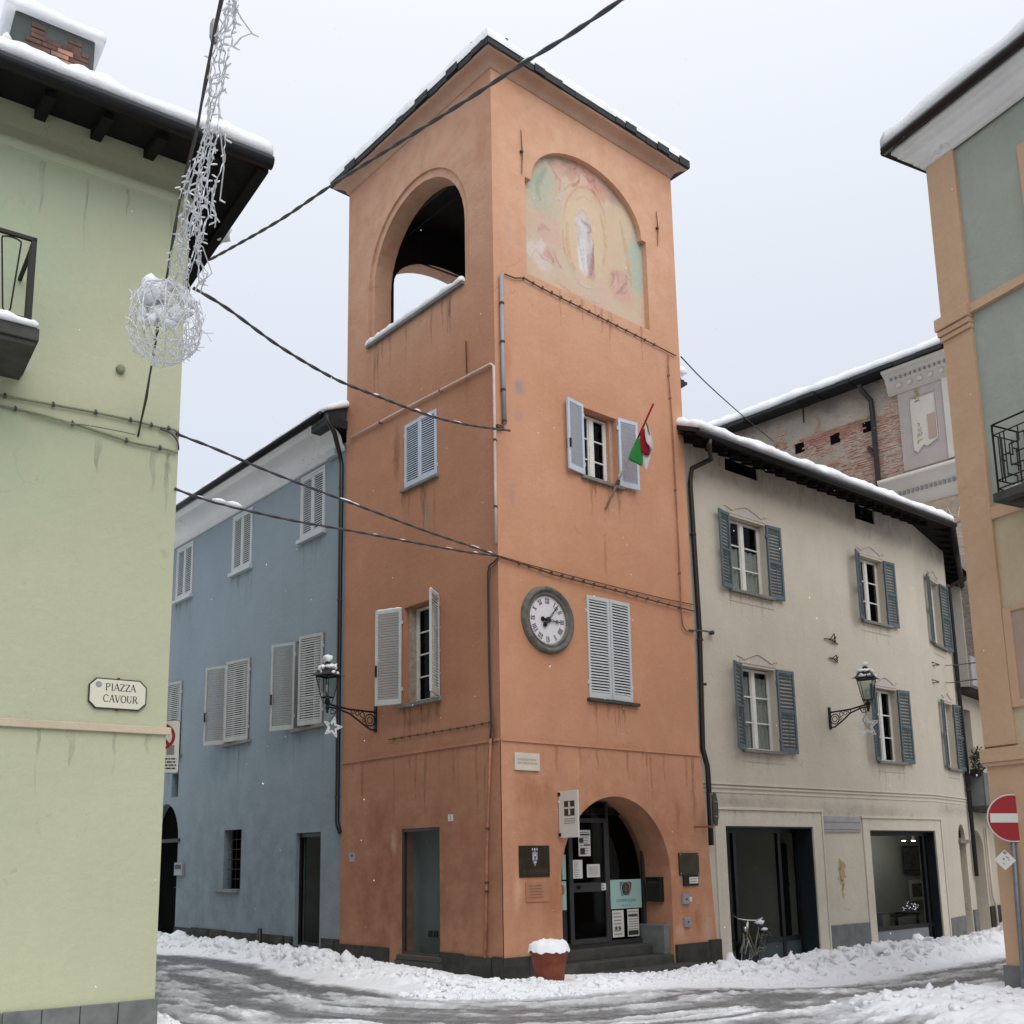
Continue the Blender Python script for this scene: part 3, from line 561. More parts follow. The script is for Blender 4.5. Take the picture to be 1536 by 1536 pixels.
# chunks of ploughed snow on the banks
cm = MB(); ico = bmesh.new(); bmesh.ops.create_icosphere(ico, subdivisions=2, radius=1); iv = [v.co.copy() for v in ico.verts]; if_ = [tuple(v.index for v in f.verts) for f in ico.faces]; ico.free()
def chunk(mb, p, r, sq=.7):
    sd_ = Vector(rng.uniform(-50, 50, 3)); ax = Vector(rng.uniform(.6, 1.3, 3)); ro = Matrix.Rotation(rng.uniform(0, 6.3), 3, 'Z') @ Matrix.Rotation(rng.uniform(-.6, .6), 3, 'X')
    vs = []
    for v in iv:
        k = 1 + .65 * noise.noise(v * 1.1 + sd_) + .42 * noise.noise(v * 2.9 + sd_) - .35 * abs(noise.noise(v * 1.9 - sd_)) + .08 * noise.noise(v * 6 + sd_)
        q = Vector((v.x * ax.x, v.y * ax.y, v.z * ax.z * sq)) * k * r; vs.append(p + ro @ q)
    mb.add(vs, if_)
def bank_point(u, v):
    if u < 0: q = WA.P + WA.d * u - WA.y * v
    else: q = WB.P + WB.d * u - WB.y * v
    return q
for k in range(1900):
    u = rng.uniform(-13, 14.5); vc = float(np.interp(u, UC, VC)); vf = float(np.interp(u, UF, VF))
    if -1.9 < u < 2.2 and rng.random() < .2: continue
    v = vc + rng.normal(0, 1) * (.30 if rng.random() < .7 else .55) * (vf - vc) * 1.2
    if u > 2.6 and u < 12: v = max(v, .35)
    if v < .15 or v > vf + .35: continue
    if u > 9: q = bank_point(u, v - max(0, u - 9) * .22)
    else: q = bank_point(u, v)
    if -.2 < u < 0: q = q
    z = float(ground_h(np.array([q[0]]), np.array([q[1]]))[0][0]); r = float(np.clip(rng.lognormal(-3.2, .45), .015, .10)) * (1.1 if v < vf else .5) * (.7 if -3 < u < 3.4 else 1)
    chunk(cm, Vector((q[0], q[1], z + r * .0)), r)
for k in range(150):
    u = rng.uniform(-12, 13); vc = float(np.interp(u, UC, VC)); v = vc + rng.normal(0, .18)
    if -3.2 < u < 3.6: continue
    q = bank_point(u, max(v, .4) - max(0, u - 9) * .22); z = float(ground_h(np.array([q[0]]), np.array([q[1]]))[0][0]); r = float(rng.uniform(.10, .20)); chunk(cm, Vector((q[0], q[1], z - r * .25)), r, .8)
# the rounded corner of the bank
for k in range(420):
    a = rng.uniform(0, 1); rr_ = rng.uniform(.9, 2.1); d = (-WA.y * (1 - a) - WB.y * a); d /= np.linalg.norm(d); q = WA.P + d * rr_
    z = float(ground_h(np.array([q[0]]), np.array([q[1]]))[0][0]); r = float(np.clip(rng.lognormal(-3.4, .4), .015, .07)); chunk(cm, Vector((q[0], q[1], z)), r)
for k in range(160):     # heap by the peach house and by the green one
    if k < 60: q = WF.W(rng.uniform(-1.0, 1.0), -rng.uniform(.3, 2.4), 0)
    else: q = WE.W(rng.uniform(.05, .5), rng.uniform(-1.0, 4.5), 0)
    z = float(ground_h(np.array([q[0]]), np.array([q[1]]))[0][0]); r = float(np.clip(rng.lognormal(-3.3, .5), .015, .09)); chunk(cm, Vector((q[0], q[1], z + r * .2)), r)
for q, r in ((ground_at(1437, 1503), .10), (ground_at(1447, 1508), .07), (ground_at(1425, 1512), .06)): chunk(cm, Vector((q[0], q[1], .14)), r)
tag(ob('snow_bank', cm, 'snow', None, smooth=True), 'ploughed bank of lumpy white snow along the foot of the houses', kind='stuff')

# ================================================================== THE CLOCK TOWER
tw = thing('clock_tower', 'orange plastered corner tower with a wall clock, a faded fresco and an open arched loggia', 'tower', WA.M)
AL = -4.79; BR = 5.0; ZT = 16.5; ZB = -.5; TH = .45
# ---- street side (left face)
lg = WA.rect((553, 520), (694.5, 423)); lgz = 12.41; ls0 = WA.hs(559, 500); ls1 = WA.hs(695, 400)
lap = WA.hz(648, 257); lsp = lap - (ls1 - ls0) / 2 * 1.02
band = .16
uw = (WA.hs(607.5, 690), WA.hs(655.5, 670), WA.hz(607, 735), WA.hz(609, 638.5))
lw = (WA.hs(606.6, 1000), WA.hs(660.5, 980), WA.hz(607, 1057), WA.hz(606.6, 912))
dw = (WA.hs(603, 1300), WA.hs(661, 1300), .33, WA.hz(603, 1243.5))
zb = 3.86       # string course
bandp = [(ls0 - band, lgz)] + [((ls0 + ls1) / 2 - ((ls1 - ls0) / 2 + band) * math.cos(math.pi * i / 20), lsp + (lap + band - lsp) * math.sin(math.pi * i / 20)) for i in range(21)] + [(ls1 + band, lgz)]
bandp = bandp[::-1]; bandp = [(ls0 - band, lgz), (ls1 + band, lgz)] + [p for p in bandp[1:-1]]
arch_in = archp(ls0, ls1, lgz, lsp, lap, 20)
mb = MB(); mb.sheet([(AL, zb), (0, zb), (0, ZT), (AL, ZT)], [bandp, rectp(*uw), rectp(*lw)], 0)
mb.reveal(bandp, 0, .045); mb.sheet(bandp, [arch_in[:0] + arch_in], .045) if False else None
# inner band sheet: between the outer step and the opening
ain = [(p[0], p[1] + (0.0005 if i < 2 else 0)) for i, p in enumerate(arch_in)]
mb.sheet(bandp, [ain], .045); mb.reveal(arch_in, .045, TH)
mb.reveal(rectp(*uw), 0, .2); mb.reveal(rectp(*lw), 0, .3)
mb.sheet([(AL - .0, ZB), (0, ZB), (0, zb), (AL, zb)], [rectp(*dw)], -.02); mb.reveal(rectp(*dw), -.02, .25)
mb.add([(AL, -.02, zb), (0, -.02, zb), (0, 0, zb + .03), (AL, 0, zb + .03)], [(0, 1, 2, 3)])
mb.add([(AL, -.02, ZB), (AL, -.02, zb), (AL, 1, zb), (AL, 1, ZB)], [(0, 1, 2, 3)])
mb.box(AL + .02, -.02, -.045, -.02, zb - .02, zb + .03)
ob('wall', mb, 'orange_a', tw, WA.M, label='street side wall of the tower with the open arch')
# ---- front (right face)
fx0 = WB.hs(790, 400); fx1 = WB.hs(974.5, 490); fz0 = WB.hz(791, 410) ; fap = WB.hz(857, 230.5)
fsp = WB.hz(971, 364.6); fnx0 = WB.hs(796.5, 270); fnx1 = WB.hs(962, 361)
fz0 = min(fz0, WB.hz(974.6, 495.8)) if False else (fz0 + WB.hz(974.6, 495.8)) / 2
niche = [(fx0, fz0), (fx1, fz0), (fx1, fsp)] + [((fnx0 + fnx1) / 2 + (fnx1 - fnx0) / 2 * math.cos(math.pi * i / 24), fsp + (fap - fsp) * math.sin(math.pi * i / 24)) for i in range(25)] + [(fx0, fsp)]
uo = (WB.hs(874, 650), WB.hs(926, 680), WB.hz(925, 729), WB.hz(925.7, 629.5))
lo = (WB.hs(881, 970), WB.hs(946, 970), WB.hz(884.6, 1047), WB.hz(879.5, 892.5))
ea0 = WB.hs(843, 1400); ea1 = WB.hs(1009, 1400); eap = WB.hz(920.5, 1194.5); ez0 = .42
entry = archp(ea0, ea1, ZB, eap - (ea1 - ea0) * .52, eap, 24)
mb = MB(); mb.sheet([(0, zb), (BR, zb), (BR, ZT), (0, ZT)], [niche, rectp(*uo), rectp(*lo)], 0)
mb.reveal(niche, 0, .12); mb.reveal(rectp(*uo), 0, .3); mb.reveal(rectp(*lo), 0, .2)
mb.sheet([(-.02, ZB), (5.27, ZB), (BR, zb), (-.02, zb)], [entry], -.02); mb.reveal(entry, -.02, .75)
mb.add([(-.02, -.02, zb), (BR, -.02, zb), (BR, 0, zb + .03), (0, 0, zb + .03)], [(0, 1, 2, 3)])
mb.add([(5.27, -.02, ZB), (5.27, 1, ZB), (BR, 1, zb), (BR, -.02, zb)], [(0, 1, 2, 3)])
mb.box(0, BR - .02, -.045, -.02, zb - .02, zb + .03)
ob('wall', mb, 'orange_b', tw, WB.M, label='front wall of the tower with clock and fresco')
mb = MB(); mb.sheet(niche, [], .12); ob('fresco', mb, fresco_mat((fx0 + fx1) / 2, (fz0 + fap) / 2, 1, 1), tw, WB.M, label='faded fresco of a white robed figure in a yellow glow')
def strokemat(nm, col, dens):
    m, t, b, o = newmat(nm); b.inputs['Base Color'].default_value = (*col, 1); b.inputs['Roughness'].default_value = .95
    tr = N(t, 'ShaderNodeBsdfTransparent'); x = N(t, 'ShaderNodeMixShader'); mu_ = N(t, 'ShaderNodeMath', operation='MULTIPLY'); mu_.inputs[1].default_value = .6; t.links.new(noise_fac(t, 13, .55 - dens * .4, .80 - dens * .2, 6, .75), mu_.inputs[0]); t.links.new(mu_.outputs[0], x.inputs[0]); t.links.new(tr.outputs[0], x.inputs[1]); t.links.new(b.outputs[0], x.inputs[2]); t.links.new(x.outputs[0], o.inputs[0]); M[nm] = m
for nm, col, dn in (('fresco_white', (.72, .68, .66), .6), ('fresco_red', (.46, .16, .13), .5), ('fresco_pink', (.64, .36, .31), .5), ('fresco_dark', (.25, .19, .17), .35), ('fresco_green', (.33, .43, .34), .45), ('fresco_gold', (.64, .45, .18), .4), ('fresco_violet', (.40, .28, .33), .5)): strokemat(nm, col, dn)
def paint(mat, pts, w0, k=0):       # a brushed ribbon through photo points, flat on the plaster
    P = [Vector((*WB.hit(a, b_, .118), 0)) for a, b_ in pts]; out = []
    for i in range(len(P) - 1):
        a = P[max(i - 1, 0)]; b_ = P[i]; c_ = P[i + 1]; d = P[min(i + 2, len(P) - 1)]
        for j in range(6): t_ = j / 6; out.append(.5 * ((2 * b_) + (c_ - a) * t_ + (2 * a - 5 * b_ + 4 * c_ - d) * t_ ** 2 + (3 * b_ - a - 3 * c_ + d) * t_ ** 3))
    out.append(P[-1]); vs = []; n = len(out); yy = .117 - .0006 * k
    for i, p in enumerate(out):
        d = (out[min(i + 1, n - 1)] - out[max(i - 1, 0)]).normalized(); nn_ = Vector((-d.y, d.x, 0)) * w0 * (.25 + .75 * math.sin(math.pi * (i + .5) / n)); vs += [(p.x + nn_.x, yy, p.y + nn_.y), (p.x - nn_.x, yy, p.y - nn_.y)]
    return mat, vs, [(2 * i, 2 * i + 1, 2 * i + 3, 2 * i + 2) for i in range(n - 1)]
FS = {}
def pt_(mat, pts, w0=.03):
    m_, vs, fs = paint(mat, pts, w0, len(FS.setdefault(mat, MB()).f) % 7 + list(FS).index(mat) * 7); FS[mat].add(vs, fs)
for a in [('fresco_white', [(868, 318), (866, 335), (870, 355), (874, 385), (878, 410)], .07), ('fresco_white', [(873, 312), (880, 325), (884, 345), (886, 375), (882, 405)], .06), ('fresco_white', [(864, 322), (868, 316), (875, 313), (882, 322)], .035), ('fresco_dark', [(868, 325), (876, 335), (883, 338)], .03), ('fresco_violet', [(872, 330), (880, 336), (886, 345), (880, 350)], .035), ('fresco_violet', [(890, 365), (888, 390), (884, 412), (880, 418)], .045), ('fresco_red', [(889, 372), (890, 395), (886, 415)], .02),
          ('fresco_dark', [(866, 345), (870, 375), (876, 408)], .008), ('fresco_dark', [(888, 345), (889, 370), (887, 395)], .008), ('fresco_gold', [(862, 300), (875, 294), (888, 303)], .02), ('fresco_pink', [(845, 330), (850, 300), (868, 280), (888, 285), (903, 310), (910, 345)], .025), ('fresco_pink', [(843, 340), (846, 370), (856, 400), (870, 425)], .02), ('fresco_white', [(836, 320), (835, 335), (838, 352)], .02), ('fresco_white', [(838, 300), (842, 290), (846, 278), (848, 262)], .04), ('fresco_white', [(826, 305), (834, 298), (840, 300), (842, 312)], .03),
          ('fresco_pink', [(828, 250), (834, 262), (840, 272), (838, 288)], .035), ('fresco_red', [(828, 255), (834, 262), (832, 272)], .015), ('fresco_red', [(846, 285), (853, 278), (862, 276), (870, 268)], .02), ('fresco_red', [(862, 258), (868, 266), (866, 276), (858, 280)], .025), ('fresco_red', [(878, 262), (884, 272), (890, 270), (892, 280), (898, 288)], .03), ('fresco_pink', [(872, 250), (880, 258), (888, 262), (894, 272)], .04), ('fresco_white', [(873, 264), (880, 274), (886, 284)], .02), ('fresco_white', [(870, 243), (878, 247), (886, 252)], .012), ('fresco_red', [(885, 278), (890, 286), (893, 294)], .022), ('fresco_dark', [(840, 238), (850, 244), (858, 240), (866, 248)], .03), ('fresco_dark', [(852, 250), (860, 254), (866, 250)], .02), ('fresco_green', [(820, 250), (812, 262), (806, 280), (810, 300)], .06), ('fresco_white', [(812, 250), (818, 242), (824, 240)], .03), ('fresco_gold', [(830, 240), (833, 248), (838, 252)], .02),
          ('fresco_white', [(800, 370), (808, 378), (818, 388), (828, 394)], .025), ('fresco_white', [(798, 382), (806, 372), (812, 382), (820, 396)], .03), ('fresco_white', [(794, 390), (800, 380)], .03), ('fresco_red', [(821, 372), (824, 382), (830, 390), (826, 396)], .018), ('fresco_pink', [(832, 372), (834, 385), (840, 398), (845, 404)], .03), ('fresco_dark', [(818, 370), (822, 380)], .008), ('fresco_pink', [(806, 345), (815, 338), (825, 345)], .05),
          ('fresco_pink', [(912, 425), (918, 410), (926, 408), (928, 425)], .03), ('fresco_red', [(914, 432), (920, 418), (921, 405)], .02), ('fresco_red', [(930, 436), (935, 440), (940, 436)], .02), ('fresco_violet', [(924, 440), (934, 432), (940, 420), (938, 410)], .04), ('fresco_white', [(898, 402), (897, 415), (903, 425), (912, 420)], .015), ('fresco_white', [(926, 404), (924, 420), (918, 436)], .01), ('fresco_white', [(858, 410), (868, 424), (884, 432), (896, 428)], .02), ('fresco_green', [(945, 320), (955, 345), (963, 380), (966, 410)], .05), ('fresco_green', [(948, 335), (958, 360)], .03), ('fresco_gold', [(900, 320), (908, 360), (904, 400)], .05), ('fresco_gold', [(850, 330), (852, 370), (862, 405)], .05), ('fresco_gold', [(930, 330), (940, 380), (948, 430)], .06), ('fresco_pink', [(835, 420), (860, 440), (900, 455)], .03)]: pt_(*a)
for k_, m_ in FS.items(): ob('painted_strokes', m_, k_, tw, WB.M, kind='stuff')
# ---- hidden sides with the far loggia arch, and the loggia inside
SB = MB(); outl = [(AL, ZB), (0, ZB), (0, ZT), (AL, ZT)]
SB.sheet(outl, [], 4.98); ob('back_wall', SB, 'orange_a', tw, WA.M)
WS = Wall(WA.W(AL + TH, 0, 0), 49.62); far = archp(.86, 3.95, 12.4, 14.3, 15.2, 20)
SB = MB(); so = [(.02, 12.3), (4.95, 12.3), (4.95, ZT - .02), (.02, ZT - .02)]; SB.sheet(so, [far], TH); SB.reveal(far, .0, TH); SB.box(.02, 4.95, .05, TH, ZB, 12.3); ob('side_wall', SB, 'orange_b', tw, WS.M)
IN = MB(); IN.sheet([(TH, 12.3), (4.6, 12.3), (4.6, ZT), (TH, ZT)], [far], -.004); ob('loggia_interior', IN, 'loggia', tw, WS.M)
IN = MB()      # loggia interior skin
IN.add([(AL + TH + .01, TH + .01, 12.35), (-.3, TH + .01, 12.35), (-.3, 4.5, 12.35), (AL + TH + .01, 4.5, 12.35)], [(0, 1, 2, 3)])
IN.box(-.36, -.30, TH, 4.5, 12.3, ZT - .05)
IN.sheet([(AL + TH + .02, 12.35), (-.36, 12.35), (-.36, ZT - .05), (AL + TH + .02, ZT - .05)], [arch_in], TH + .004)
IN.sheet([(AL + TH, 12.35), (-.36, 12.35), (-.36, ZT - .05), (AL + TH, ZT - .05)], [], 4.5)
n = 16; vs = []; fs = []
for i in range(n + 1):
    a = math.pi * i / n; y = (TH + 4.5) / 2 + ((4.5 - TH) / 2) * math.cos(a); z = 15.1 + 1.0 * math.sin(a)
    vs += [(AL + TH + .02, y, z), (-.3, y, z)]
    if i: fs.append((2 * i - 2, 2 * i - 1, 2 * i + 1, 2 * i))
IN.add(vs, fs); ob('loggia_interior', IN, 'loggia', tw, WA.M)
h3 = lambda px, py, y: (WA.hs(px, py, y), y, WA.hz(px, py, y)); mb = MB(); mb.tube([h3(598, 364, 1.0), h3(705, 278, 1.0)], .018); mb.tube([h3(588, 379, 1.6), h3(705, 422, 1.6)], .022)
ob('tie_rod', mb, 'iron', tw, WA.M)
mb = MB(); mb.box(ls0 - .16, ls1 + .03, -.07, TH - .02, lgz - .07, lgz - .005); ob('loggia_sill', mb, 'sill_stone', tw, WA.M, bevel=.006)
mb = snow_patch(lambda u, v: Vector((ls0 - .16 + (ls1 - ls0 + .18) * u, -.085 + .14 * v, lgz - .02)), 70, 6, .12, .45, fr=5); tag(ob('sill_snow', mb, 'snow', None, WA.M, True), 'strip of snow lying on the sill of the open tower loggia', 'snow', kind='stuff')
# ---- cornice and roof
def cornice(root, W, x0, x1, prof, mat, m0=1, m1=1, name='cornice', **k):   # prof: (out, z), mitred by m0/m1 at the ends
    mb = MB(); vs = []; n = len(prof)
    for x, s_, mm in ((x0, -1, m0), (x1, 1, m1)): vs += [(x + s_ * mm * o_, -o_, z) for o_, z in prof]
    mb.add(vs, [(i, i + 1, n + i + 1, n + i) for i in range(n - 1)]); return ob(name, mb, mat, root, W.M, True, **k)
cv = [(0, 15.93), (.03, 15.93), (.035, 15.97)] + [(.05 + .22 * (1 - math.cos(R(a))), 15.98 + .14 * math.sin(R(a))) for a in range(0, 91, 15)] + [(.30, 16.13), (.30, 16.18)]
cv = [(o_ * .88, 16.33 + (z - 15.93) * .76) for o_, z in cv]
cornice(tw, WA, AL, 0, cv, 'cove', 1, 1); cornice(tw, WB, 0, 4.98, cv, 'cove', 1, 1)
ap = WA.W(AL / 2, 2.45, 0); AP = Vector((ap.x, ap.y, 17.8)); ov = .30; zr = 16.52
cr = {k: Vector(p) for k, p in dict(f=WA.W(0 + ov, -ov, zr), l=WA.W(AL - ov, -ov, zr), b=WA.W(AL - ov, 4.98 + ov, zr), r=WB.W(4.98 + ov, -ov, zr)).items()}
# keep the corners of both faces the same points
dA = Vector((*WA.d, 0)); dB = Vector((*WB.d, 0)); P_ = Vector((*WA.P, 0))
cr['f'] = P_ + dA * ov - dB * ov + Vector((0, 0, zr)); cr['l'] = P_ + dA * (AL - ov) - dB * ov + Vector((0, 0, zr)); cr['r'] = P_ + dA * ov + dB * (4.98 + ov) + Vector((0, 0, zr)); cr['b'] = P_ + dA * (AL - ov) + dB * (4.98 + ov) + Vector((0, 0, zr))
mb = MB(); q = [cr['l'], cr['f'], cr['r'], cr['b']]; d_ = Vector((0, 0, .10))
mb.add([p - d_ * 0 for p in q] + [p + d_ for p in q] + [AP], [(0, 3, 2, 1), (0, 1, 5, 4), (1, 2, 6, 5), (2, 3, 7, 6), (3, 0, 4, 7), (4, 5, 8), (5, 6, 8), (6, 7, 8), (7, 4, 8)]); ob('roof', mb, 'slate', tw, Matrix.Identity(4))
for a, b_ in (('l', 'f'), ('f', 'r')):      # stone slabs along the eave
    L = (cr[b_] - cr[a]).length; d = (cr[b_] - cr[a]).normalized(); nrm = Vector((d.y, -d.x, 0)); s_ = 0
    while s_ < L - .05:
        wd = min(random.uniform(.26, .5), L - s_); p = cr[a] + d * s_ + nrm * random.uniform(-.015, .03); mb = MB()
        mb.m = Matrix.Translation(p) @ Matrix(((d.x, -nrm.x, 0, 0), (d.y, -nrm.y, 0, 0), (0, 0, 1, 0), (0, 0, 0, 1)))
        z_ = random.uniform(-.025, .015); th = random.uniform(.15, .19)
        mb.add([(0, 0, z_), (wd - .012, random.uniform(-.01, .01), z_), (wd - .012, .5, z_ + .2), (0, .5, z_ + .2), (0, 0, z_ + th), (wd - .012, 0, z_ + th), (wd - .012, .5, z_ + .2 + th), (0, .5, z_ + .2 + th)], [(0, 3, 2, 1), (4, 5, 6, 7), (0, 1, 5, 4), (1, 2, 6, 5), (2, 3, 7, 6), (3, 0, 4, 7)])
        mb.m = mb.m @ T(random.uniform(-.06, .06), random.uniform(-.04, .0), .09)
        if random.random() < .12: mb.add([(0, 0, z_), (wd - .012, 0, z_), (wd - .012, .5, z_ + .2), (0, .5, z_ + .2), (0, 0, z_ + th), (wd - .012, 0, z_ + th), (wd - .012, .5, z_ + .2 + th), (0, .5, z_ + .2 + th)], [(0, 3, 2, 1), (4, 5, 6, 7), (0, 1, 5, 4), (1, 2, 6, 5), (2, 3, 7, 6), (3, 0, 4, 7)])
        ob('roof_slab', mb, 'slate', tw, Matrix.Identity(4)); s_ += wd
mb = MB()
for a, b_ in (('l', 'f'), ('f', 'r'), ('r', 'b'), ('b', 'l')):
    A_, B2 = cr[a] + Vector((0, 0, .17)), cr[b_] + Vector((0, 0, .17)); AQ = AP + Vector((0, 0, .17))
    nu, nv = 120, 14; k = len(mb.v); vs = []
    for j in range(nv + 1):
        for i in range(nu + 1):
            u, v = i / nu, j / nv; p = A_.lerp(B2, u).lerp(AQ, v * .985 - .006 if j else -.012); th = .20 * (.5 if j == 0 else 1)
            q = fbm((p.x * 3.2, p.y * 3.2, 0), 4); inn = (AQ - p).normalized() * (.05 * fbm((p.x * 5, p.y * 5, 3), 3) if j < 3 else 0); vs.append(p + inn + Vector((0, 0, th * (1 + .8 * q))))
    for i in range(nu + 1): u = i / nu; vs.append(A_.lerp(B2, u).lerp(AQ, -.004) + Vector((0, 0, -.05)))
    mb.add(vs, [(j * (nu + 1) + i, j * (nu + 1) + i + 1, (j + 1) * (nu + 1) + i + 1, (j + 1) * (nu + 1) + i) for j in range(nv) for i in range(nu)] + [(i + 1, i, (nv + 1) * (nu + 1) + i, (nv + 1) * (nu + 1) + i + 1) for i in range(nu)])
tag(ob('roof_snow', mb, 'snow', None, smooth=True), 'layer of snow lying on the slate roof of the orange tower', 'snow', kind='stuff')
# iron wall anchors
for (x_, ya, yb) in ((781, 196, 262), (984.5, 318, 369)):
    s_ = WB.hs(x_, (ya + yb) / 2); za, zz = WB.hz(x_, yb), WB.hz(x_, ya); mb = MB(); mb.tube([(s_, -.02, za), (s_, -.045, (za + zz) / 2), (s_, -.02, zz)], [.006, .012, .006]); mb.box(s_ - .03, s_ + .03, -.05, -.005, (za + zz) / 2 - .015, (za + zz) / 2 + .015); ob('wall_anchor', mb, 'rust', tw, WB.M)
mb = MB(); s_ = WA.hs(701, 540); mb.tube([(s_, -.02, WA.hz(701, 560)), (s_, -.03, WA.hz(701, 512))], .012); ob('wall_anchor', mb, 'rust', tw, WA.M)
# windows
leaf(tw, WA, uw[0] + .005, uw[2], uw[3], (uw[1] - uw[0]) / 2 - .008, 'L', 1, 'shut_bw', 25, yoff=.0, label='closed pale blue shutter beside the white conduit')
leaf(tw, WA, uw[1] - .005, uw[2], uw[3], (uw[1] - uw[0]) / 2 - .008, 'R', 3, 'shut_bw', 25, yoff=.0)
room(tw, WA, uw[0], uw[1], uw[2], uw[3], .06, .2, 'room')
mb = MB(); mb.box(uw[0] - .08, uw[1] + .06, -.07, .05, uw[2] - .06, uw[2] - .005); ob('window_sill', mb, 'sill_stone', tw, WA.M, bevel=.005)
lwid = (lw[1] - lw[0]) / 2
def solve_ang(W, s_h, side, wd, px, py, z, lo_, hi):
    best = None
    for a in np.arange(lo_, hi, 1.0):
        x = s_h + (math.cos(R(a)) if side == 'L' else -math.cos(R(a))) * wd; y = -math.sin(R(a)) * wd - .03; P0 = W.W(x, y, z); q = CM.T @ (np.array(P0) - CAM); X_ = CX + F_PX * q[0] / -q[2]
        if best is None or abs(X_ - px) < best[0]: best = (abs(X_ - px), a)
    return best[1]
a1 = solve_ang(WA, lw[0] - .05, 'L', lwid + .02, 563, 985, (lw[2] + lw[3]) / 2, 95, 178); a2 = solve_ang(WA, lw[1] + .0, 'R', lwid, 645.5, 960, (lw[2] + lw[3]) / 2, 60, 150)
leaf(tw, WA, lw[0] - .05, lw[2] + .02, lw[3] + .0, lwid + .02, 'L', a1, 'shut_w', 33, label='left shutter of the open street window, swung outward', snow=True, handle=True)
leaf(tw, WA, lw[1], lw[2] + .02, lw[3] + .0, lwid, 'R', a2, 'shut_w', 33, label='right shutter of the open street window, standing out from the wall', snow=True)
window(tw, WA, lw[0] + .1, lw[1], lw[2] + .03, lw[3] - .02, 2, 4, .2, 'frame_w')
mb = MB(); mb.box(lw[0] - .0, lw[0] + .1, .1, .24, lw[2], lw[3]); ob('window_jamb', mb, 'peel', tw, WA.M)
mb = MB(); mb.box(lw[0] - .12, lw[1] + .05, -.08, .2, lw[2] - .07, lw[2] - .004); ob('window_sill', mb, 'sill_stone', tw, WA.M, bevel=.005)
# display window on the street side
mb = MB(); x0, x1, z0, z1 = dw; f_ = .045
for a in ((x0, x0 + f_, z0, z1), (x1 - f_, x1, z0, z1), (x0 + f_, x1 - f_, z0, z0 + f_), (x0 + f_, x1 - f_, z1 - f_ * 1.3, z1)): mb.box(a[0], a[1], .0, .07, a[2], a[3])
dwf = ob('display_window', mb, 'metal_grey', tw, WA.M, bevel=.004)
p = MB(); p.add([(x0, .04, z0), (x1, .04, z0), (x1, .04, z1), (x0, .04, z1)], [(0, 1, 2, 3)]); ob('pane', p, 'glass', dwf, WA.M)
M['niche_blue'] = simple('blue_grey_inner_wall', (.21, .245, .245), .9, 0, .15, 2, .1, bs=0)
room(tw, WA, x0 - .02, x1 + .02, z0 - .02, z1 + .02, .1, .3, 'niche_blue')
mb = MB(); mb.box(x1 - .2, x1 + .015, .2, .24, z0, z1); ob('inner_post', mb, 'iron', tw, WA.M)
for k in (.28, .44): mb = MB(); mb.box(x0 + k, x0 + k + .1, .37, .395, z0 + .28, z0 + .39); ob('wall_socket', mb, 'metal_grey', tw, WA.M)
mb = MB(); mb.box(x0 - .1, x1 + .1, -.06, .1, z0 - .09, z0 - .004); ob('window_sill', mb, 'step_stone', tw, WA.M, bevel=.01)
# front windows
leaf(tw, WB, uo[0] - .01, uo[2] + .0, uo[3] + .02, .5 * (uo[1] - uo[0]) + .02, 'L', 171, 'shut_bw', 27, label='left shutter of the front window above the flagpole', handle=True)
leaf(tw, WB, uo[1] + .01, uo[2] + .0, uo[3] + .02, .5 * (uo[1] - uo[0]) + .02, 'R', 172, 'shut_bw', 27, label='right shutter of the front window, half behind the flag')
window(tw, WB, uo[0], uo[1] - .09, uo[2] + .0, uo[3] - .03, 2, 3, .2, 'frame_w')
mb = MB(); mb.box(uo[1] - .09, uo[1], .12, .26, uo[2], uo[3]); ob('window_jamb', mb, 'cove', tw, WB.M)
mb = MB(); mb.box(uo[0] - .08, uo[1] + .1, -.08, .2, uo[2] - .07, uo[2] - .004); ob('window_sill', mb, 'sill_stone', tw, WB.M, bevel=.005)
leaf(tw, WB, lo[0] + .005, lo[2] + .01, lo[3], (lo[1] - lo[0]) / 2 - .008, 'L', 2, 'shut_w', 32, yoff=.0, label='closed pale shutters right of the clock')
leaf(tw, WB, lo[1] - .005, lo[2] + .01, lo[3], (lo[1] - lo[0]) / 2 - .008, 'R', 3, 'shut_w', 32, yoff=.0)
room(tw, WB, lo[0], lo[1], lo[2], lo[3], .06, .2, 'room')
mb = MB(); mb.box(lo[0] - .05, lo[1] + .12, -.08, .05, lo[2] - .06, lo[2] - .004); ob('window_sill', mb, 'step_stone', tw, WB.M, bevel=.005)
runs(tw, WA, uw[0] - .1, uw[1] + .05, uw[2] - .06, 'run_orange', 9, (.3, 1.1)); runs(tw, WA, lw[0] - .15, lw[1] + .05, lw[2] - .07, 'run_orange', 14, (.2, .7)); runs(tw, WB, uo[0], uo[1] + .1, uo[2] - .07, 'run_orange', 8, (.2, .8)); runs(tw, WB, lo[0], lo[1], lo[2] - .06, 'run_orange', 9, (.2, .8))
runs(tw, WA, ls0, ls1, lgz - .07, 'run_orange', 12, (.3, 1.3)); runs(tw, WB, fx0, fx1, fz0, 'run_rust', 9, (.2, 1.0)); runs(tw, WA, -4.5, -.2, 3.82, 'run_orange', 11, (.2, 1.6), -.0225); runs(tw, WB, .2, 4.8, 3.82, 'run_orange', 10, (.2, 1.2), -.0225)
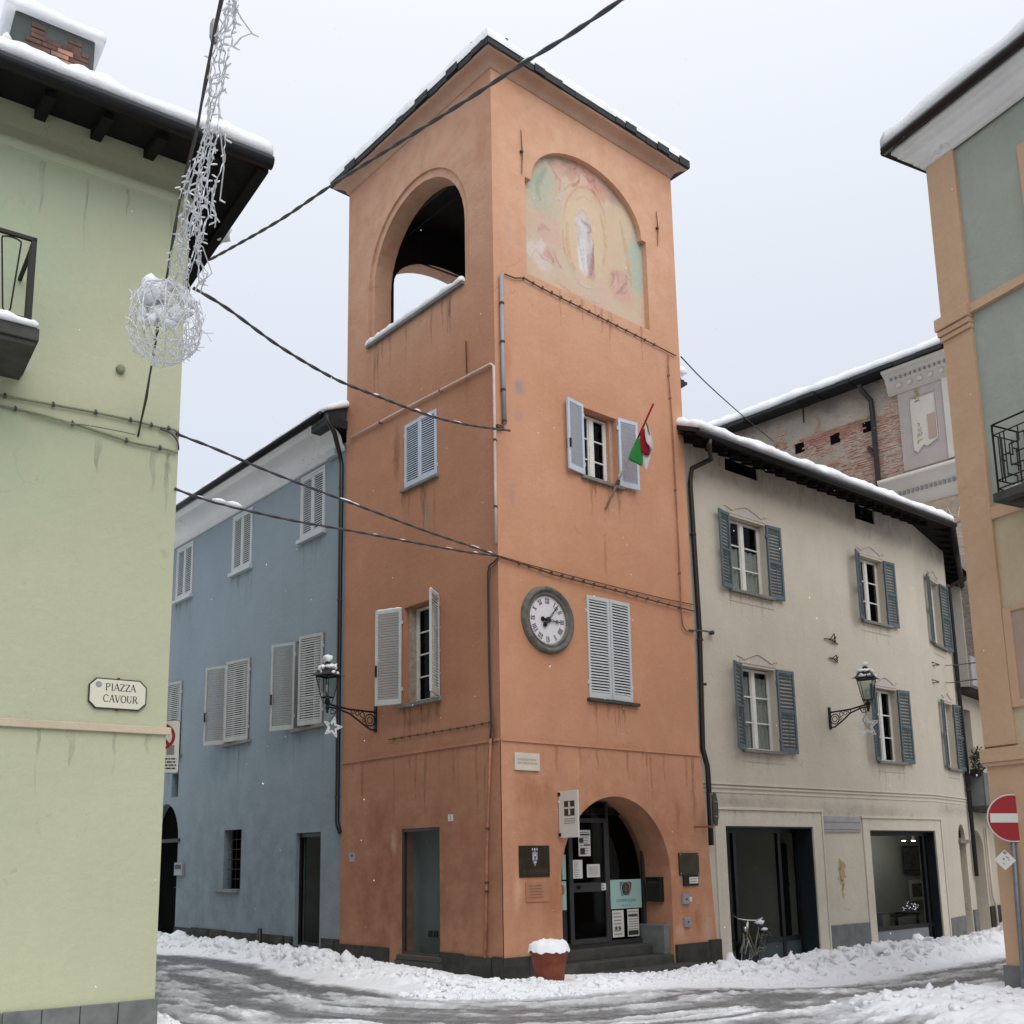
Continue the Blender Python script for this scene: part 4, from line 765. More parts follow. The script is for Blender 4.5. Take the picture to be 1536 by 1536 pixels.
# plinth stones
def stones(root, W, x0, x1, z0, z1, wds, out, mat='dark_stone', skip=(), dep=.12):
    x = x0; i = 0
    while x < x1 - .08:
        wd = min(random.uniform(*wds), x1 - x); 
        if x1 - x - wd < .15: wd = x1 - x
        if not any(a < x + wd / 2 < b_ for a, b_ in skip):
            mb = MB(); o_ = out + random.uniform(-.01, .015); zz = z1 + random.uniform(-.015, .015); g = .008
            n = 7; vs = []; fs = []
            for j in range(n + 1):
                for k in range(n + 1):
                    u, v = j / n, k / n; e = min(u, 1 - u, v, 1 - v); vs.append((x + g + (wd - 2 * g) * u, -(o_ - .025 * (e < .01)) - .018 * fbm((x * 3 + u * 3, v * 3, z0 * 7 + x), 4), z0 + (zz - z0) * v))
            for j in range(n):
                for k in range(n): a = j * (n + 1) + k; fs.append((a, a + n + 1, a + n + 2, a + 1))
            mb.add(vs, fs); mb.box(x + g, x + wd - g, -(o_ - .03), dep, z0, zz - .004); ob('plinth_stone', mb, mat, root, W.M)
        x += wd; i += 1
stones(tw, WA, AL - .0, -.0, ZB, .42, (.6, 1.0), .07, skip=((x0 - .1, x1 + .1),))
mb = MB(); mb.box(x0 - .12, x1 + .12, -.075, .1, ZB, z0 - .095); ob('plinth_stone', mb, 'step_stone', tw, WA.M)
stones(tw, WB, -.07, ea0, ZB, .42, (.4, .62), .07); stones(tw, WB, ea1 + .02, 5.3, ZB, .38, (.75, .95), .09)
# entrance: steps, glazed door
mb = MB(); mb.box(ea0 - .02, ea1 + .0, -.25, .8, ZB, .18); mb.box(ea0, ea1, .12, 1.0, .18, ez0 - .03)
stp = MB(); stp.box(ea0 + .25, ea1 + .28, -.42, -.03, ZB, .05); ob('step', stp, 'step_stone', tw, WB.M, bevel=.012)
stp = MB(); stp.box(ea0 + .02, ea1 - .02, -.03, 1.1, ZB, .20); ob('step', stp, 'step_stone', tw, WB.M, bevel=.012)
stp = MB(); stp.box(ea0 + .03, ea1 - .2, .32, 1.2, .2, ez0 - .04); ob('step', stp, 'step_stone', tw, WB.M, bevel=.012)
stp = MB(); stp.box(ea1 - .17, ea1 - .004, .05, .74, .2, .72); ob('jamb_stone', stp, 'grey_stone', tw, WB.M, bevel=.012)
DY = .62; dx = [WB.hs(848.5, 1350, DY), WB.hs(852.5, 1350, DY), WB.hs(913, 1350, DY), WB.hs(967, 1350, DY)]
mb = MB(); ft = .05
for x in (dx[0] - .3, dx[2], dx[3] - .02): mb.box(x - ft / 2, x + ft / 2, DY - .03, DY + .03, ez0 - .04, eap - .05)
mb.box(ea0 - .0, ea1, DY - .028, DY + .028, ez0 - .04, ez0 + .05); fd = ob('door_frame', mb, 'metal_grey', tw, WB.M, bevel=.004)
p = MB(); p.add([(ea0, DY + .01, ez0), (ea1, DY + .01, ez0), (ea1, DY + .01, eap), (ea0, DY + .01, eap)], [(0, 1, 2, 3)]); ob('pane', p, 'glass', fd, WB.M)
# door leaf with stiles, rails, glass
l0, l1 = dx[1] + .0, dx[2] - .04; ztop = WB.hz(912, 1228, DY); zm = WB.hz(880, 1330, DY)
mb = MB(); mb.box(l0, l0 + .09, DY - .05, DY - .005, ez0 + .03, ztop); mb.box(l1 - .07, l1, DY - .05, DY - .005, ez0 + .03, ztop); mb.box(l0 + .09, l1 - .07, DY - .048, DY - .008, ez0 + .03, ez0 + .12); mb.box(l0 + .09, l1 - .07, DY - .048, DY - .008, zm - .09, zm + .07); mb.box(l0 + .09, l1 - .07, DY - .048, DY - .008, ztop - .08, ztop)
dr = ob('door', mb, 'metal_grey', tw, WB.M, bevel=.004)
p = MB(); p.add([(l0 + .09, DY - .02, ez0), (l1 - .07, DY - .02, ez0), (l1 - .07, DY - .02, ztop), (l0 + .09, DY - .02, ztop)], [(0, 1, 2, 3)]); ob('pane', p, 'glass', dr, WB.M)
mb = MB(); mb.lathe([(.035, -.03), (.035, .0)], (l0 + .2, DY - .06, zm), 12, 'y'); mb.lathe([(.02, -.06), (.02, -.03)], (l0 + .2, DY - .06, zm), 10, 'y'); ob('door_knob', mb, 'iron', dr, WB.M)
mb = MB(); mb.box(ea0 + .02, ea1 - .2, DY + .05, DY + .09, WB.hz(900, 1222, DY), WB.hz(900, 1212, DY)); ob('transom_bar', mb, 'iron', tw, WB.M)
mb = MB(); n = 10
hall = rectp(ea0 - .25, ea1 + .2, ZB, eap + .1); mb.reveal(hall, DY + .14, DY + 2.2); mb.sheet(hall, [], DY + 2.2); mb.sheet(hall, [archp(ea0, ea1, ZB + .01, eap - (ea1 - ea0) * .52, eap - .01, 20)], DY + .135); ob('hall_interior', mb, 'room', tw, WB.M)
mb = MB(); mb.box(dx[2] - .9, dx[2] - .2, DY + .9, DY + 1.2, ez0, ez0 + .75); mb.box(dx[2] - .55, dx[2] - .15, DY + 1.3, DY + 1.35, 1.2, 2.0); ob('hall_cabinet', mb, 'pipe_grey', tw, WB.M)

# ---- things fixed to the tower
def wallthing(name, label, cat, W, s, z, y=0, group=None): return thing(name, label, cat, W.M @ T(s, y, z), group)
def paper(W, a, b_, y, mat, parent, name, th=.006, **k):
    x0, x1, z0, z1 = W.rect(a, b_, y); mb = MB(); mb.box(x0, x1, y - th, y, z0, z1); return ob(name, mb, mat, parent, W.M, **k), (x0, x1, z0, z1)
def lines(W, r, y, parent, rows, mat='ink_grey', seed=1, fill=.8, th=.35, name='print'):   # rows of illegible print, too small to pick apart
    rnd = random.Random(seed); x0, x1, z0, z1 = r; mb = MB(); h_ = (z1 - z0) / rows
    for i in range(rows):
        z = z1 - (i + .5) * h_; x = x0 + rnd.uniform(0, .08) * (x1 - x0)
        while x < x0 + (x1 - x0) * fill:
            wd = rnd.uniform(.04, .16) * (x1 - x0); e = min(x + wd, x1); mb.box(x, e, y - .0022, y - .0002, z - h_ * th / 2, z + h_ * th / 2); x += wd + .025 * (x1 - x0)
    return ob(name, mb, mat, parent, W.M, kind='stuff')
# clock
cs, cz = WB.hit(820.3, 930.3); rad = (WB.hz(817, 893) - WB.hz(823, 967.5)) / 2; rout = (WB.hz(815, 879.6) - WB.hz(823, 981)) / 2
ck = wallthing('wall_clock', 'round white wall clock with roman numerals in a stone ring on the tower', 'clock', WB, cs, cz)
mb = MB(); prof = [(rad - .01, -.02), (rad, -.05), (rad + .025, -.065), (rad + .04, -.05), (rad + .06, -.05), (rad + .075, -.085), (rad + .11, -.10), (rout - .02, -.085), (rout, -.05), (rout + .005, 0.02)]
mb.lathe(prof, (0, 0, 0), 64, 'y'); mb.f = [f for f in mb.f if len(f) == 4]; M['clock_ring'] = simple('mossy_clock_ring', (.17, .16, .135), .8, 0, .4, 9, .2, bs=.4, var2=(.075, .08, .075)); ob('ring', mb, 'clock_ring', ck, ck.matrix_basis, True)
M['dial'] = simple('white_dial', (.66, .645, .66), .5, 0, .05, 3, bs=0)
mb = MB(); mb.lathe([(rad, -.015), (rad, -.005)], (0, 0, 0), 64, 'y'); dial = ob('dial', mb, 'dial', ck, ck.matrix_basis)
rom = ['XII', 'I', 'II', 'III', 'IIII', 'V', 'VI', 'VII', 'VIII', 'IX', 'X', 'XI']
def stroke(mb, a, b_, w_, m_): 
    d = Vector((b_[0] - a[0], b_[1] - a[1])); n_ = Vector((-d.y, d.x)).normalized() * w_ / 2; q = [m_ @ Vector((p[0], -.0185, p[1])) for p in ((a[0] + n_.x, a[1] + n_.y), (a[0] - n_.x, a[1] - n_.y), (b_[0] - n_.x, b_[1] - n_.y), (b_[0] + n_.x, b_[1] + n_.y))]
    mb.add(q, [(0, 1, 2, 3)])
for i, s in enumerate(rom):
    mb = MB(); m_ = Matrix.Rotation(R(30 * i), 4, 'Y'); r0, r1 = rad * .68, rad * .87; wds = {'I': .030, 'V': .055, 'X': .055}; tot = sum(wds[c_] for c_ in s); x = -tot / 2; kk = rad / .37 * .82
    for c_ in s:
        w_ = wds[c_] * kk; xa, xb = x * kk, x * kk + w_; x += wds[c_]
        if c_ == 'I': stroke(mb, ((xa + xb) / 2, r0), ((xa + xb) / 2, r1), .016 * kk, m_)
        if c_ == 'V': stroke(mb, (xa + .008, r1), ((xa + xb) / 2, r0), .016 * kk, m_); stroke(mb, (xb - .008, r1), ((xa + xb) / 2, r0), .007 * kk, m_)
        if c_ == 'X': stroke(mb, (xa + .008, r1), (xb - .008, r0), .016 * kk, m_); stroke(mb, (xb - .008, r1), (xa + .008, r0), .007 * kk, m_)
    stroke(mb, (-tot / 2 * kk, r0), (tot / 2 * kk, r0), .006, m_); stroke(mb, (-tot / 2 * kk, r1), (tot / 2 * kk, r1), .006, m_); ob('numeral', mb, 'ink', dial, ck.matrix_basis)
mb = MB()
for i in range(60): m_ = Matrix.Rotation(R(6 * i), 4, 'Y'); stroke(mb, (0, rad * .92), (0, rad * .955), .010 if i % 5 else .018, m_)
ob('minute_marks', mb, 'ink_grey', dial, ck.matrix_basis, kind='stuff')
def hand(name, ang, L, w_):
    mb = MB(); m_ = Matrix.Rotation(R(ang), 4, 'Y'); mb.m = m_; y = -.035 if w_ > .03 else -.045
    mb.tube([(0, y, -.10 * rad / .37), (0, y, .02)], [.022, .022], 6); mb.lathe([(.045, y), (.045, y + .008)], (0, 0, -.1 * rad / .37), 12, 'y')
    mb.tube([(-.0, y, 0), (w_ / 2, y, L * .35), (0, y, L * .62)], .006); mb.tube([(0, y, 0), (-w_ / 2, y, L * .35), (0, y, L * .62)], .006)
    mb.tube([(0, y, L * .6), (0, y, L)], .008); mb.tube([(.028 * math.cos(a), y, L * .78 + .028 * math.sin(a)) for a in np.linspace(0, 6.283, 12)], .006); ob(name, mb, 'iron', ck, ck.matrix_basis)
hand('hour_hand', 92, rad * .62, .035); hand('minute_hand', 40, rad * .84, .03)
mb = MB(); mb.lathe([(.05, -.055), (.05, -.02)], (0, 0, 0), 14, 'y'); ob('hub', mb, 'iron', ck, ck.matrix_basis)
# plaques and boxes
pl = wallthing('street_name_plaque', 'small white marble street plaque with worn lettering on the tower', 'plaque', WB, WB.hs(789, 1143), WB.hz(789, 1143)); o_, r_ = paper(WB, (770.5, 1128.5), (808, 1157), -.02, 'marble', pl, 'slab', .035, bevel=.004)
M['ink_faint'] = simple('worn_incised_lettering', (.45, .39, .32), .8, 0, .2, 10, bs=0); lines(WB, (r_[0] + .04, r_[1] - .04, r_[2] + .09, r_[3] - .08), -.055, pl, 2, 'ink_faint', 3, .9, .6, 'lettering')
pl = wallthing('bronze_plaque', 'dark square bronze plaque with a blue and white crest left of the entrance', 'plaque', WB, WB.hs(801, 1292), WB.hz(801, 1292)); o_, r_ = paper(WB, (777.5, 1268.5), (824, 1315), -.02, 'brass', pl, 'plate', .02, bevel=.004)
xc = (r_[0] + r_[1]) / 2; mb = MB(); zt = r_[3] - .04; mb.prism([(xc - .05, zt - .2), (xc, zt - .30), (xc + .05, zt - .2), (xc + .06, zt - .07), (xc, zt - .05), (xc - .06, zt - .07)], -.046, -.041); ob('crest', mb, 'pipe_grey', pl, WB.M)
mb = MB(); mb.box(xc - .055, xc - .04, -.049, -.041, zt - .04, zt - .0); mb.box(xc - .01, xc + .01, -.049, -.041, zt - .04, zt); mb.box(xc + .04, xc + .055, -.049, -.041, zt - .04, zt); mb.prism([(xc - .045, zt - .19), (xc, zt - .12), (xc + .045, zt - .19), (xc + .045, zt - .16), (xc, zt - .09), (xc - .045, zt - .16)], -.050, -.0465); mb.box(xc - .03, xc + .03, -.05, -.0465, zt - .235, zt - .22)
M['crest_white'] = simple('crest_white', (.6, .6, .62), .5, 0, .05, 3, bs=0); M['crest_blue'] = simple('crest_blue', (.03, .04, .16), .5, 0, .05, 3, bs=0); ob('crest_marks', mb, 'crest_white', pl, WB.M)
mb = MB(); mb.box(xc - .05, xc + .05, -.0495, -.0465, zt - .21, zt - .20); mb.box(xc - .02, xc + .02, -.0515, -.0505, zt - .16, zt - .13); ob('crest_marks', mb, 'crest_blue', pl, WB.M)
M['brass_line'] = simple('raised_bronze_lettering', (.12, .105, .065), .4, .6, .2, 5); lines(WB, (r_[0] + .05, r_[1] - .05, r_[2] + .05, zt - .34), -.041, pl, 3, 'brass_line', 8, .9, .4, 'lettering')
pl = wallthing('faded_plaque', 'faded tan plaque with worn text just under the bronze plaque', 'plaque', WB, WB.hs(805, 1337), WB.hz(805, 1337)); M['tan'] = simple('faded_tan_plate', (.40, .185, .10), .6, 0, .2, 5); o_, r_ = paper(WB, (788, 1324), (823.5, 1352), -.02, 'tan', pl, 'plate', .015, bevel=.003); lines(WB, (r_[0] + .05, r_[1] - .08, r_[2] + .05, r_[3] - .03), -.036, pl, 5, 'ink_brown', 4, .8, .35, 'lettering')
pl = wallthing('slate_plaque', 'plain dark square plaque right of the entrance arch', 'plaque', WB, WB.hs(1032, 1296), WB.hz(1032, 1296)); o_, r_ = paper(WB, (1017, 1279.5), (1048, 1312), -.03, 'brass', pl, 'plate', .025, bevel=.004)
mb = MB()
for a in (r_[0] + .03, r_[1] - .03):
    for b2 in (r_[2] + .03, r_[3] - .03): mb.lathe([(.01, -.062), (.01, -.055)], (a, 0, b2), 8, 'y')
ob('stud', mb, 'chrome', pl, WB.M)
pl = wallthing('name_plate', 'small black and white name plate under the dark square plaque', 'sign', WB, WB.hs(1035, 1320), WB.hz(1035, 1320)); o_, r_ = paper(WB, (1024, 1313.5), (1047, 1328), -.03, 'iron', pl, 'plate', .02); mb = MB(); mb.box(r_[0] + (r_[1] - r_[0]) * .38, r_[1] - .015, -.054, -.0505, r_[2] + .04, r_[3] - .03); ob('label_strip', mb, 'white_sign', pl, WB.M); lines(WB, (r_[0] + (r_[1] - r_[0]) * .42, r_[1] - .03, r_[2] + .05, r_[3] - .04), -.0545, pl, 2, 'ink_grey', 5)
for (a, b_, lb) in (((1021.5, 1341), (1032, 1355.5), 'upper of two small grey doorbell boxes right of the entrance'), ((1024.5, 1376), (1034, 1390), 'lower of two small grey doorbell boxes right of the entrance')):
    pl = wallthing('doorbell_box', lb, 'doorbell', WB, *WB.hit((a[0] + b_[0]) / 2, (a[1] + b_[1]) / 2), group='doorbell boxes by the entrance'); o_, r_ = paper(WB, a, b_, -.02, 'pipe_grey', pl, 'housing', .05, bevel=.005); mb = MB(); mb.lathe([(.018, -.08), (.018, -.07)], ((r_[0] + r_[1]) / 2, 0, (r_[2] + r_[3]) / 2), 10, 'y'); ob('button', mb, 'ink', pl, WB.M)
pl = wallthing('notice_card', 'tiny white card beside the upper doorbell box', 'card', WB, *WB.hit(1035, 1349)); paper(WB, (1032.5, 1345.5), (1038, 1352), -.02, 'white_sign', pl, 'card')
mbx = WB.M @ T(ea1, .33, 0) @ Rz(-90)   # on the right jamb, facing left
zm0, zm1 = WB.hz(990, 1352, .3), WB.hz(990, 1317, .3)
pl = thing('letter_box', 'black letter box on the right jamb of the entrance arch', 'letter box', mbx @ T(0, 0, zm0)); mb = MB(); mb.box(-.17, .17, -.12, -.003, 0, zm1 - zm0); mb.prism([(-.18, zm1 - zm0), (.18, zm1 - zm0), (.18, zm1 - zm0 + .02), (-.18, zm1 - zm0 + .02)], -.14, -.003); ob('box', mb, 'iron', pl, bevel=.008); mb = MB(); mb.box(-.11, .11, -.126, -.121, zm1 - zm0 - .09, zm1 - zm0 - .06); ob('slot', mb, 'metal_grey', pl)
# papers on the door
def poster(name, label, a, b_, y, mat, rows, seed, fill=.85, ink='ink_grey'):
    pl = wallthing(name, label, 'notice', WB, *WB.hit((a[0] + b_[0]) / 2, (a[1] + b_[1]) / 2, y), y=y); o_, r_ = paper(WB, a, b_, y, mat, pl, 'sheet', .003); m_ = .08 * (r_[1] - r_[0]); lines(WB, (r_[0] + m_, r_[1] - m_, r_[2] + m_, r_[3] - m_), y - .003, pl, rows, ink, seed, fill); return pl, r_
y_ = DY - .054
pl, r_ = poster('notice', 'tall printed notice with two dark pictures high on the glass door', (867, 1245), (886, 1284), y_, 'white_sign', 9, 1)
for (fx, fz, w_, h__) in ((.05, .52, .35, .16), (.12, .06, .4, .24), (.45, .4, .5, .05), (.03, .80, .9, .05)):
    mb = MB(); X0 = r_[0] + fx * (r_[1] - r_[0]); Z0 = r_[2] + fz * (r_[3] - r_[2]); mb.box(X0, X0 + w_ * (r_[1] - r_[0]), y_ - .0065, y_ - .0055, Z0, Z0 + h__ * (r_[3] - r_[2])); ob('picture', mb, 'ink', pl, WB.M)
poster('notice', 'narrow white notice on the glass door, left of the wider sheet', (859, 1290), (874, 1317.5), y_, 'white_sign', 8, 2, .5)
poster('notice', 'wide white printed sheet in the middle of the glass door', (880, 1296.5), (900, 1315.5), y_, 'white_sign', 9, 3, .9)
poster('notice', 'small square sticker by the mullion of the glass door', (902, 1325), (909, 1335), y_, 'white_sign', 2, 6, .5, 'ink')
y2 = DY - .004
pl, r_ = poster('notice', 'left of two tall posters under the mint museum sign', (918, 1366), (936.5, 1405), y2, 'white_sign', 7, 7, .75)
mb = MB(); X0, Xw, Z0, Zh = r_[0], r_[1] - r_[0], r_[2], r_[3] - r_[2]
for k in (.3, .62): mb.prism([(X0 + (k - .12) * Xw, Z0 + .28 * Zh), (X0 + (k + .12) * Xw, Z0 + .28 * Zh), (X0 + k * Xw, Z0 + .45 * Zh)], y2 - .007, y2 - .0056)
ob('picture', mb, 'ink', pl, WB.M)
pl, r_ = poster('notice', 'right of two tall posters, with dark bands, under the mint museum sign', (940.5, 1364), (959, 1403.5), y2, 'white_sign', 10, 8, .95)
X0, Xw, Z0, Zh = r_[0], r_[1] - r_[0], r_[2], r_[3] - r_[2]; mb = MB(); mb.box(X0 + .05 * Xw, X0 + .93 * Xw, y2 - .007, y2 - .0056, Z0 + .05 * Zh, Z0 + .22 * Zh); mb.box(X0 + .05 * Xw, X0 + .9 * Xw, y2 - .007, y2 - .0056, Z0 + .74 * Zh, Z0 + .80 * Zh); ob('picture', mb, 'metal_grey', pl, WB.M)
ms = wallthing('museum_sign', 'mint green museum sign with a round emblem in the entrance glazing', 'sign', WB, *WB.hit(938, 1340, y2), y=y2); o_, r_ = paper(WB, (914, 1320), (962.5, 1361), y2, 'mint', ms, 'board', .004); X0, Xw, Z0, Zh = r_[0], r_[1] - r_[0], r_[2], r_[3] - r_[2]; yy = y2 - .0045
def disc(cx, cz_, rx, rz, y, n=24): return [(cx + rx * math.cos(6.2832 * i / n), cz_ + rz * math.sin(6.2832 * i / n)) for i in range(n)]
cxm, czm, er = X0 + .5 * Xw, Z0 + .68 * Zh, .24 * Zh
mb = MB(); mb.prism([(cxm - 1.15 * er - .02, czm + er), (cxm - .3 * er, czm + er), (cxm - .3 * er, czm - er), (cxm - .95 * er, czm - er), (cxm - 1.0 * er, czm - .6 * er), (cxm - 1.15 * er, czm - .2 * er)], yy - .001, yy); ob('emblem', mb, 'teal', ms, WB.M)
mb = MB(); mb.prism([(cxm + .3 * er, czm + er), (cxm + 1.05 * er, czm + er), (cxm + 1.3 * er, czm + .8 * er), (cxm + 1.15 * er, czm - .2 * er), (cxm + .7 * er, czm - er), (cxm + .3 * er, czm - er)], yy - .001, yy); ob('emblem', mb, 'crimson', ms, WB.M)
mb = MB(); mb.prism(disc(cxm, czm, er * .98, er * 1.05, yy), yy - .002, yy - .0012); ob('emblem', mb, 'mint', ms, WB.M)
mb = MB(); mb.prism(disc(cxm, czm, er * .88, er * .96, yy), yy - .003, yy - .0022); ob('emblem', mb, 'metal_grey', ms, WB.M)
mb = MB()
for k in (-.18, 0, .18): mb.box(cxm - er * .85, cxm + er * .85, yy - .004, yy - .0032, czm + (k - .03) * er * 1.4, czm + (k + .03) * er * 1.4)
mb.box(cxm - .16 * er, cxm + .16 * er, yy - .0045, yy - .0041, czm - er * .8, czm + er * .85); ob('emblem', mb, 'clock_ring', ms, WB.M)
text('GIUSEPPE ALENA', .105 * Zh * 1.4, 'teal', WB.M @ T(cxm, yy - .001, Z0 + .27 * Zh), ms, sx_=.92); text('M U S E O', .07 * Zh * 1.4, 'teal', WB.M @ T(cxm, yy - .001, Z0 + .10 * Zh), ms)
for (a, b_, lb) in (((842.5, 1282), (849, 1319.5), 'upper mint green sheet in the side light left of the door'), ((842.5, 1322), (850, 1365), 'lower mint green sheet in the side light left of the door')):
    pl = wallthing('notice', lb, 'notice', WB, *WB.hit(846, (a[1] + b_[1]) / 2, y2), y=y2); o_, r_ = paper(WB, a, b_, y2, 'mint', pl, 'sheet', .004)
    if a[1] > 1300: mb = MB(); mb.prism(disc(r_[0] + .01, r_[3] - .15, .05, .09, 0), y2 - .0055, y2 - .0045); ob('emblem', mb, 'pipe_terra', pl, WB.M)
# projecting banner sign with a cross
zt_, zb_ = WB.hz(838, 1187.5), WB.hz(839, 1257); sB = WB.hs(837, 1222)
wd = .42
for k in np.arange(.2, .8, .01):
    P0 = WB.W(sB, -k, 2.8); q = CM.T @ (np.array(P0) - CAM)
    if CX + F_PX * q[0] / -q[2] > 867: wd = float(k); break
bn = thing('projecting_sign', 'white projecting banner sign with a grey cross emblem left of the arch', 'sign', WB.M @ T(sB, 0, zb_)); bM = WB.M @ T(sB, 0, 0) @ Rz(-90)
mb = MB(); mb.box(.035, wd, -.012, .012, zb_, zt_); ob('board', mb, 'white_sign', bn, bM, bevel=.003)
for z in (zt_ - .05, zb_ + .05): mb = MB(); mb.box(0, .08, -.02, .02, z - .03, z + .03); ob('bracket', mb, 'iron', bn, bM)
mb = MB(); mb.box(0, .012, -.02, .02, zb_, zt_); ob('mount_rail', mb, 'iron', bn, bM)
xm = .035 + (wd - .035) * .56; zc = zt_ - (zt_ - zb_) * .38; hw, hh_ = (wd - .035) * .27, (zt_ - zb_) * .16
for sgn in (-1,):
    mb = MB(); mb.box(xm - hw, xm + hw, sgn * .0145 - .001, sgn * .0145 + .001, zc - hh_, zc + hh_); ob('emblem', mb, 'metal_grey', bn, bM)
    mb = MB(); mb.box(xm - hw * .16, xm + hw * .16, -.0185, -.0165, zc - hh_ * .85, zc + hh_ * .9); mb.box(xm - hw * .95, xm + hw * .95, -.0185, -.0165, zc - hh_ * .05, zc + hh_ * .18); ob('cross', mb, 'white_sign', bn, bM)
class _W: pass
_w = _W(); _w.M = bM; lines(_w, (xm - hw * 1.1, xm + hw * 1.1, zc - hh_ * 2.1, zc - hh_ * 1.25), -.013, bn, 3, 'ink_grey', 12, .9, .4, 'lettering')
# tiny number plate and sticker on the street side
pl = wallthing('house_number', 'tiny white house number 2 above the street side display window', 'number plate', WA, *WA.hit(676, 1227), y=-.02); o_, r_ = paper(WA, (672.5, 1222), (679.5, 1231.5), -.02, 'white_sign', pl, 'plate', .008); text('2', .10, 'ink', WA.M @ T((r_[0] + r_[1]) / 2, -.0285, (r_[2] + r_[3]) / 2), pl, 'digit')
pl = wallthing('small_notice', 'tiny white notice at the left edge of the tower street side', 'notice', WA, *WA.hit(528, 1285), y=-.02); o_, r_ = paper(WA, (524.5, 1279), (532.5, 1293), -.02, 'pipe_grey', pl, 'plate', .008); mb = MB(); mb.prism(disc((r_[0] + r_[1]) / 2, (r_[2] + r_[3]) / 2 + .03, .03, .035, 0, 10), -.03, -.0285); ob('print', mb, 'ink', pl, WA.M)

# ================================================================== THE BLUE HOUSE
bh = thing('blue_house', 'blue grey house with pale louvred shutters and a white coved cornice left of the tower', 'house', WC.M)
cw1, cw0 = -.0, -16.0; czt = 10.62
LV = []
def R4(W, tl, br): return W.rect(tl, br)
top = [R4(WC, (454.6, 720), (485.8, 794.5)), R4(WC, (352, 786), (377.5, 852))]
tzt = sum(r[3] for r in top) / 2; tzb = sum(r[2] for r in top) / 2
top = [(r[0], r[1], WC.hz(454.6, 809.8), WC.hz(454.6, 720)) for r in top]; sp = top[0][0] - top[1][0]; twd = top[0][1] - top[0][0]; top.append((top[1][0] - sp, top[1][0] - sp + twd, top[0][2], top[0][3])); top.append((top[2][0] - sp, top[2][0] - sp + twd, top[0][2], top[0][3]))
top = [(r[0], r[0] + twd, r[2], r[3]) for r in top]
mid = []; mzt, mzb = WC.hz(457, 958.7), WC.hz(456.3, 1091)
for a, b_ in ((444, 485.5), (341.5, 375.5)): mid.append((WC.hs(a, 1030), WC.hs(b_, 1030), mzb, mzt))
mw_ = mid[0][1] - mid[0][0]; mid.append((WC.hs(273.5, 1050) - mw_, WC.hs(273.5, 1050), mzb, mzt))
bw = WC.rect((336.8, 1245.5), (360, 1334)); gd = (WC.hs(443.5, 1300), WC.hs(480.5, 1300), .30, WC.hz(443.5, 1250))
adr = (WC.hs(266, 1290) - 1.7, WC.hs(266, 1290)); adt = WC.hz(262, 1222) + .1
ad = archp(adr[0], adr[1], ZB, WC.hz(266, 1259), adt + .2, 14); tv = rectp(adr[1] - .55, adr[1] - .12, adt + .35, adt + .95)
mb = MB(); hol = [rectp(*r) for r in top + mid] + [rectp(*bw), rectp(*gd), ad, tv]
mb.sheet([(cw0, ZB), (cw1, ZB), (cw1, czt), (cw0, czt)], hol, 0)
for hh in hol: mb.reveal(hh, 0, .22)
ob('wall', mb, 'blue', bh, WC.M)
mb = MB(); mb.box(cw0, cw1, .9, 8, ZB, czt); ob('back_wall', mb, 'blue', bh, WC.M)
for i, r in enumerate(top):
    hw = (r[1] - r[0]) / 2; leaf(bh, WC, r[0], r[2], r[3], hw - .004, 'L', 0, 'shut_w', 24, yoff=.0); leaf(bh, WC, r[1], r[2], r[3], hw - .004, 'R', 0, 'shut_w', 24, yoff=.0)
    room(bh, WC, *r, .06, .25, 'room'); mb = MB(); mb.box(r[0] - .1, r[1] + .1, -.1, .05, r[2] - .09, r[2] - .005); ob('window_sill', mb, 'shut_w', bh, WC.M, bevel=.006)
    mb = MB(); mb.box(r[0] - .05, r[0] + .0, -.025, .01, r[2], r[3] + .05); mb.box(r[1], r[1] + .05, -.025, .01, r[2], r[3] + .05); mb.box(r[0], r[1], -.025, .01, r[3], r[3] + .05); ob('window_frame', mb, 'shut_w', bh, WC.M)
for i, r in enumerate(mid):
    hw = (r[1] - r[0]) / 2; a = (168, 22, 0)[i] if False else 0
    leaf(bh, WC, r[0], r[2], r[3], hw * 1.16, 'L', 160 if i < 2 else 170, 'shut_d', 34, handle=True, label='open left shutter swung back toward the wall' if i == 0 else None)
    leaf(bh, WC, r[1], r[2], r[3], hw * (1.22 if i == 0 else 1.5), 'R', 14 if i == 0 else 10, 'shut_d', 34)
    window(bh, WC, r[0], r[1], r[2], r[3], 2, 3, .14, 'shut_d', rd=.5); mb = MB(); mb.box(r[0] - .06, r[1] + .12, -.1, .1, r[2] - .08, r[2] - .005); ob('window_sill', mb, 'sill_stone', bh, WC.M, bevel=.005)
for r in top + mid: runs(bh, WC, r[0] - .05, r[1] + .05, r[2] - .08, 'run_dark', 7, (.3, 1.1))
# ground floor: barred window, glazed door, arched door
room(bh, WC, *bw, .222, .5, 'room'); mb = MB()
for k in range(1, 4): x = bw[0] + k * (bw[1] - bw[0]) / 4; mb.tube([(x, .1, bw[2]), (x, .1, bw[3])], .010)
for k in range(1, 6): z = bw[2] + k * (bw[3] - bw[2]) / 6; mb.tube([(bw[0] + .02, .1, z), (bw[1], .1, z)], .008)
ob('window_grille', mb, 'iron', bh, WC.M); mb = MB(); mb.box(bw[0] - .35, bw[1] - .02, -.09, .1, bw[2] - .07, bw[2] - .004); ob('window_sill', mb, 'sill_stone', bh, WC.M, bevel=.006)
mb = MB(); f_ = .05; x0, x1, z0, z1 = gd
for a in ((x0, x0 + f_, z0, z1), (x1 - f_, x1, z0, z1), (x0 + f_, x1 - f_, z1 - .09, z1), (x0 + f_, x1 - f_, z0, z0 + .06)): mb.box(a[0], a[1], .08, .16, a[2], a[3])
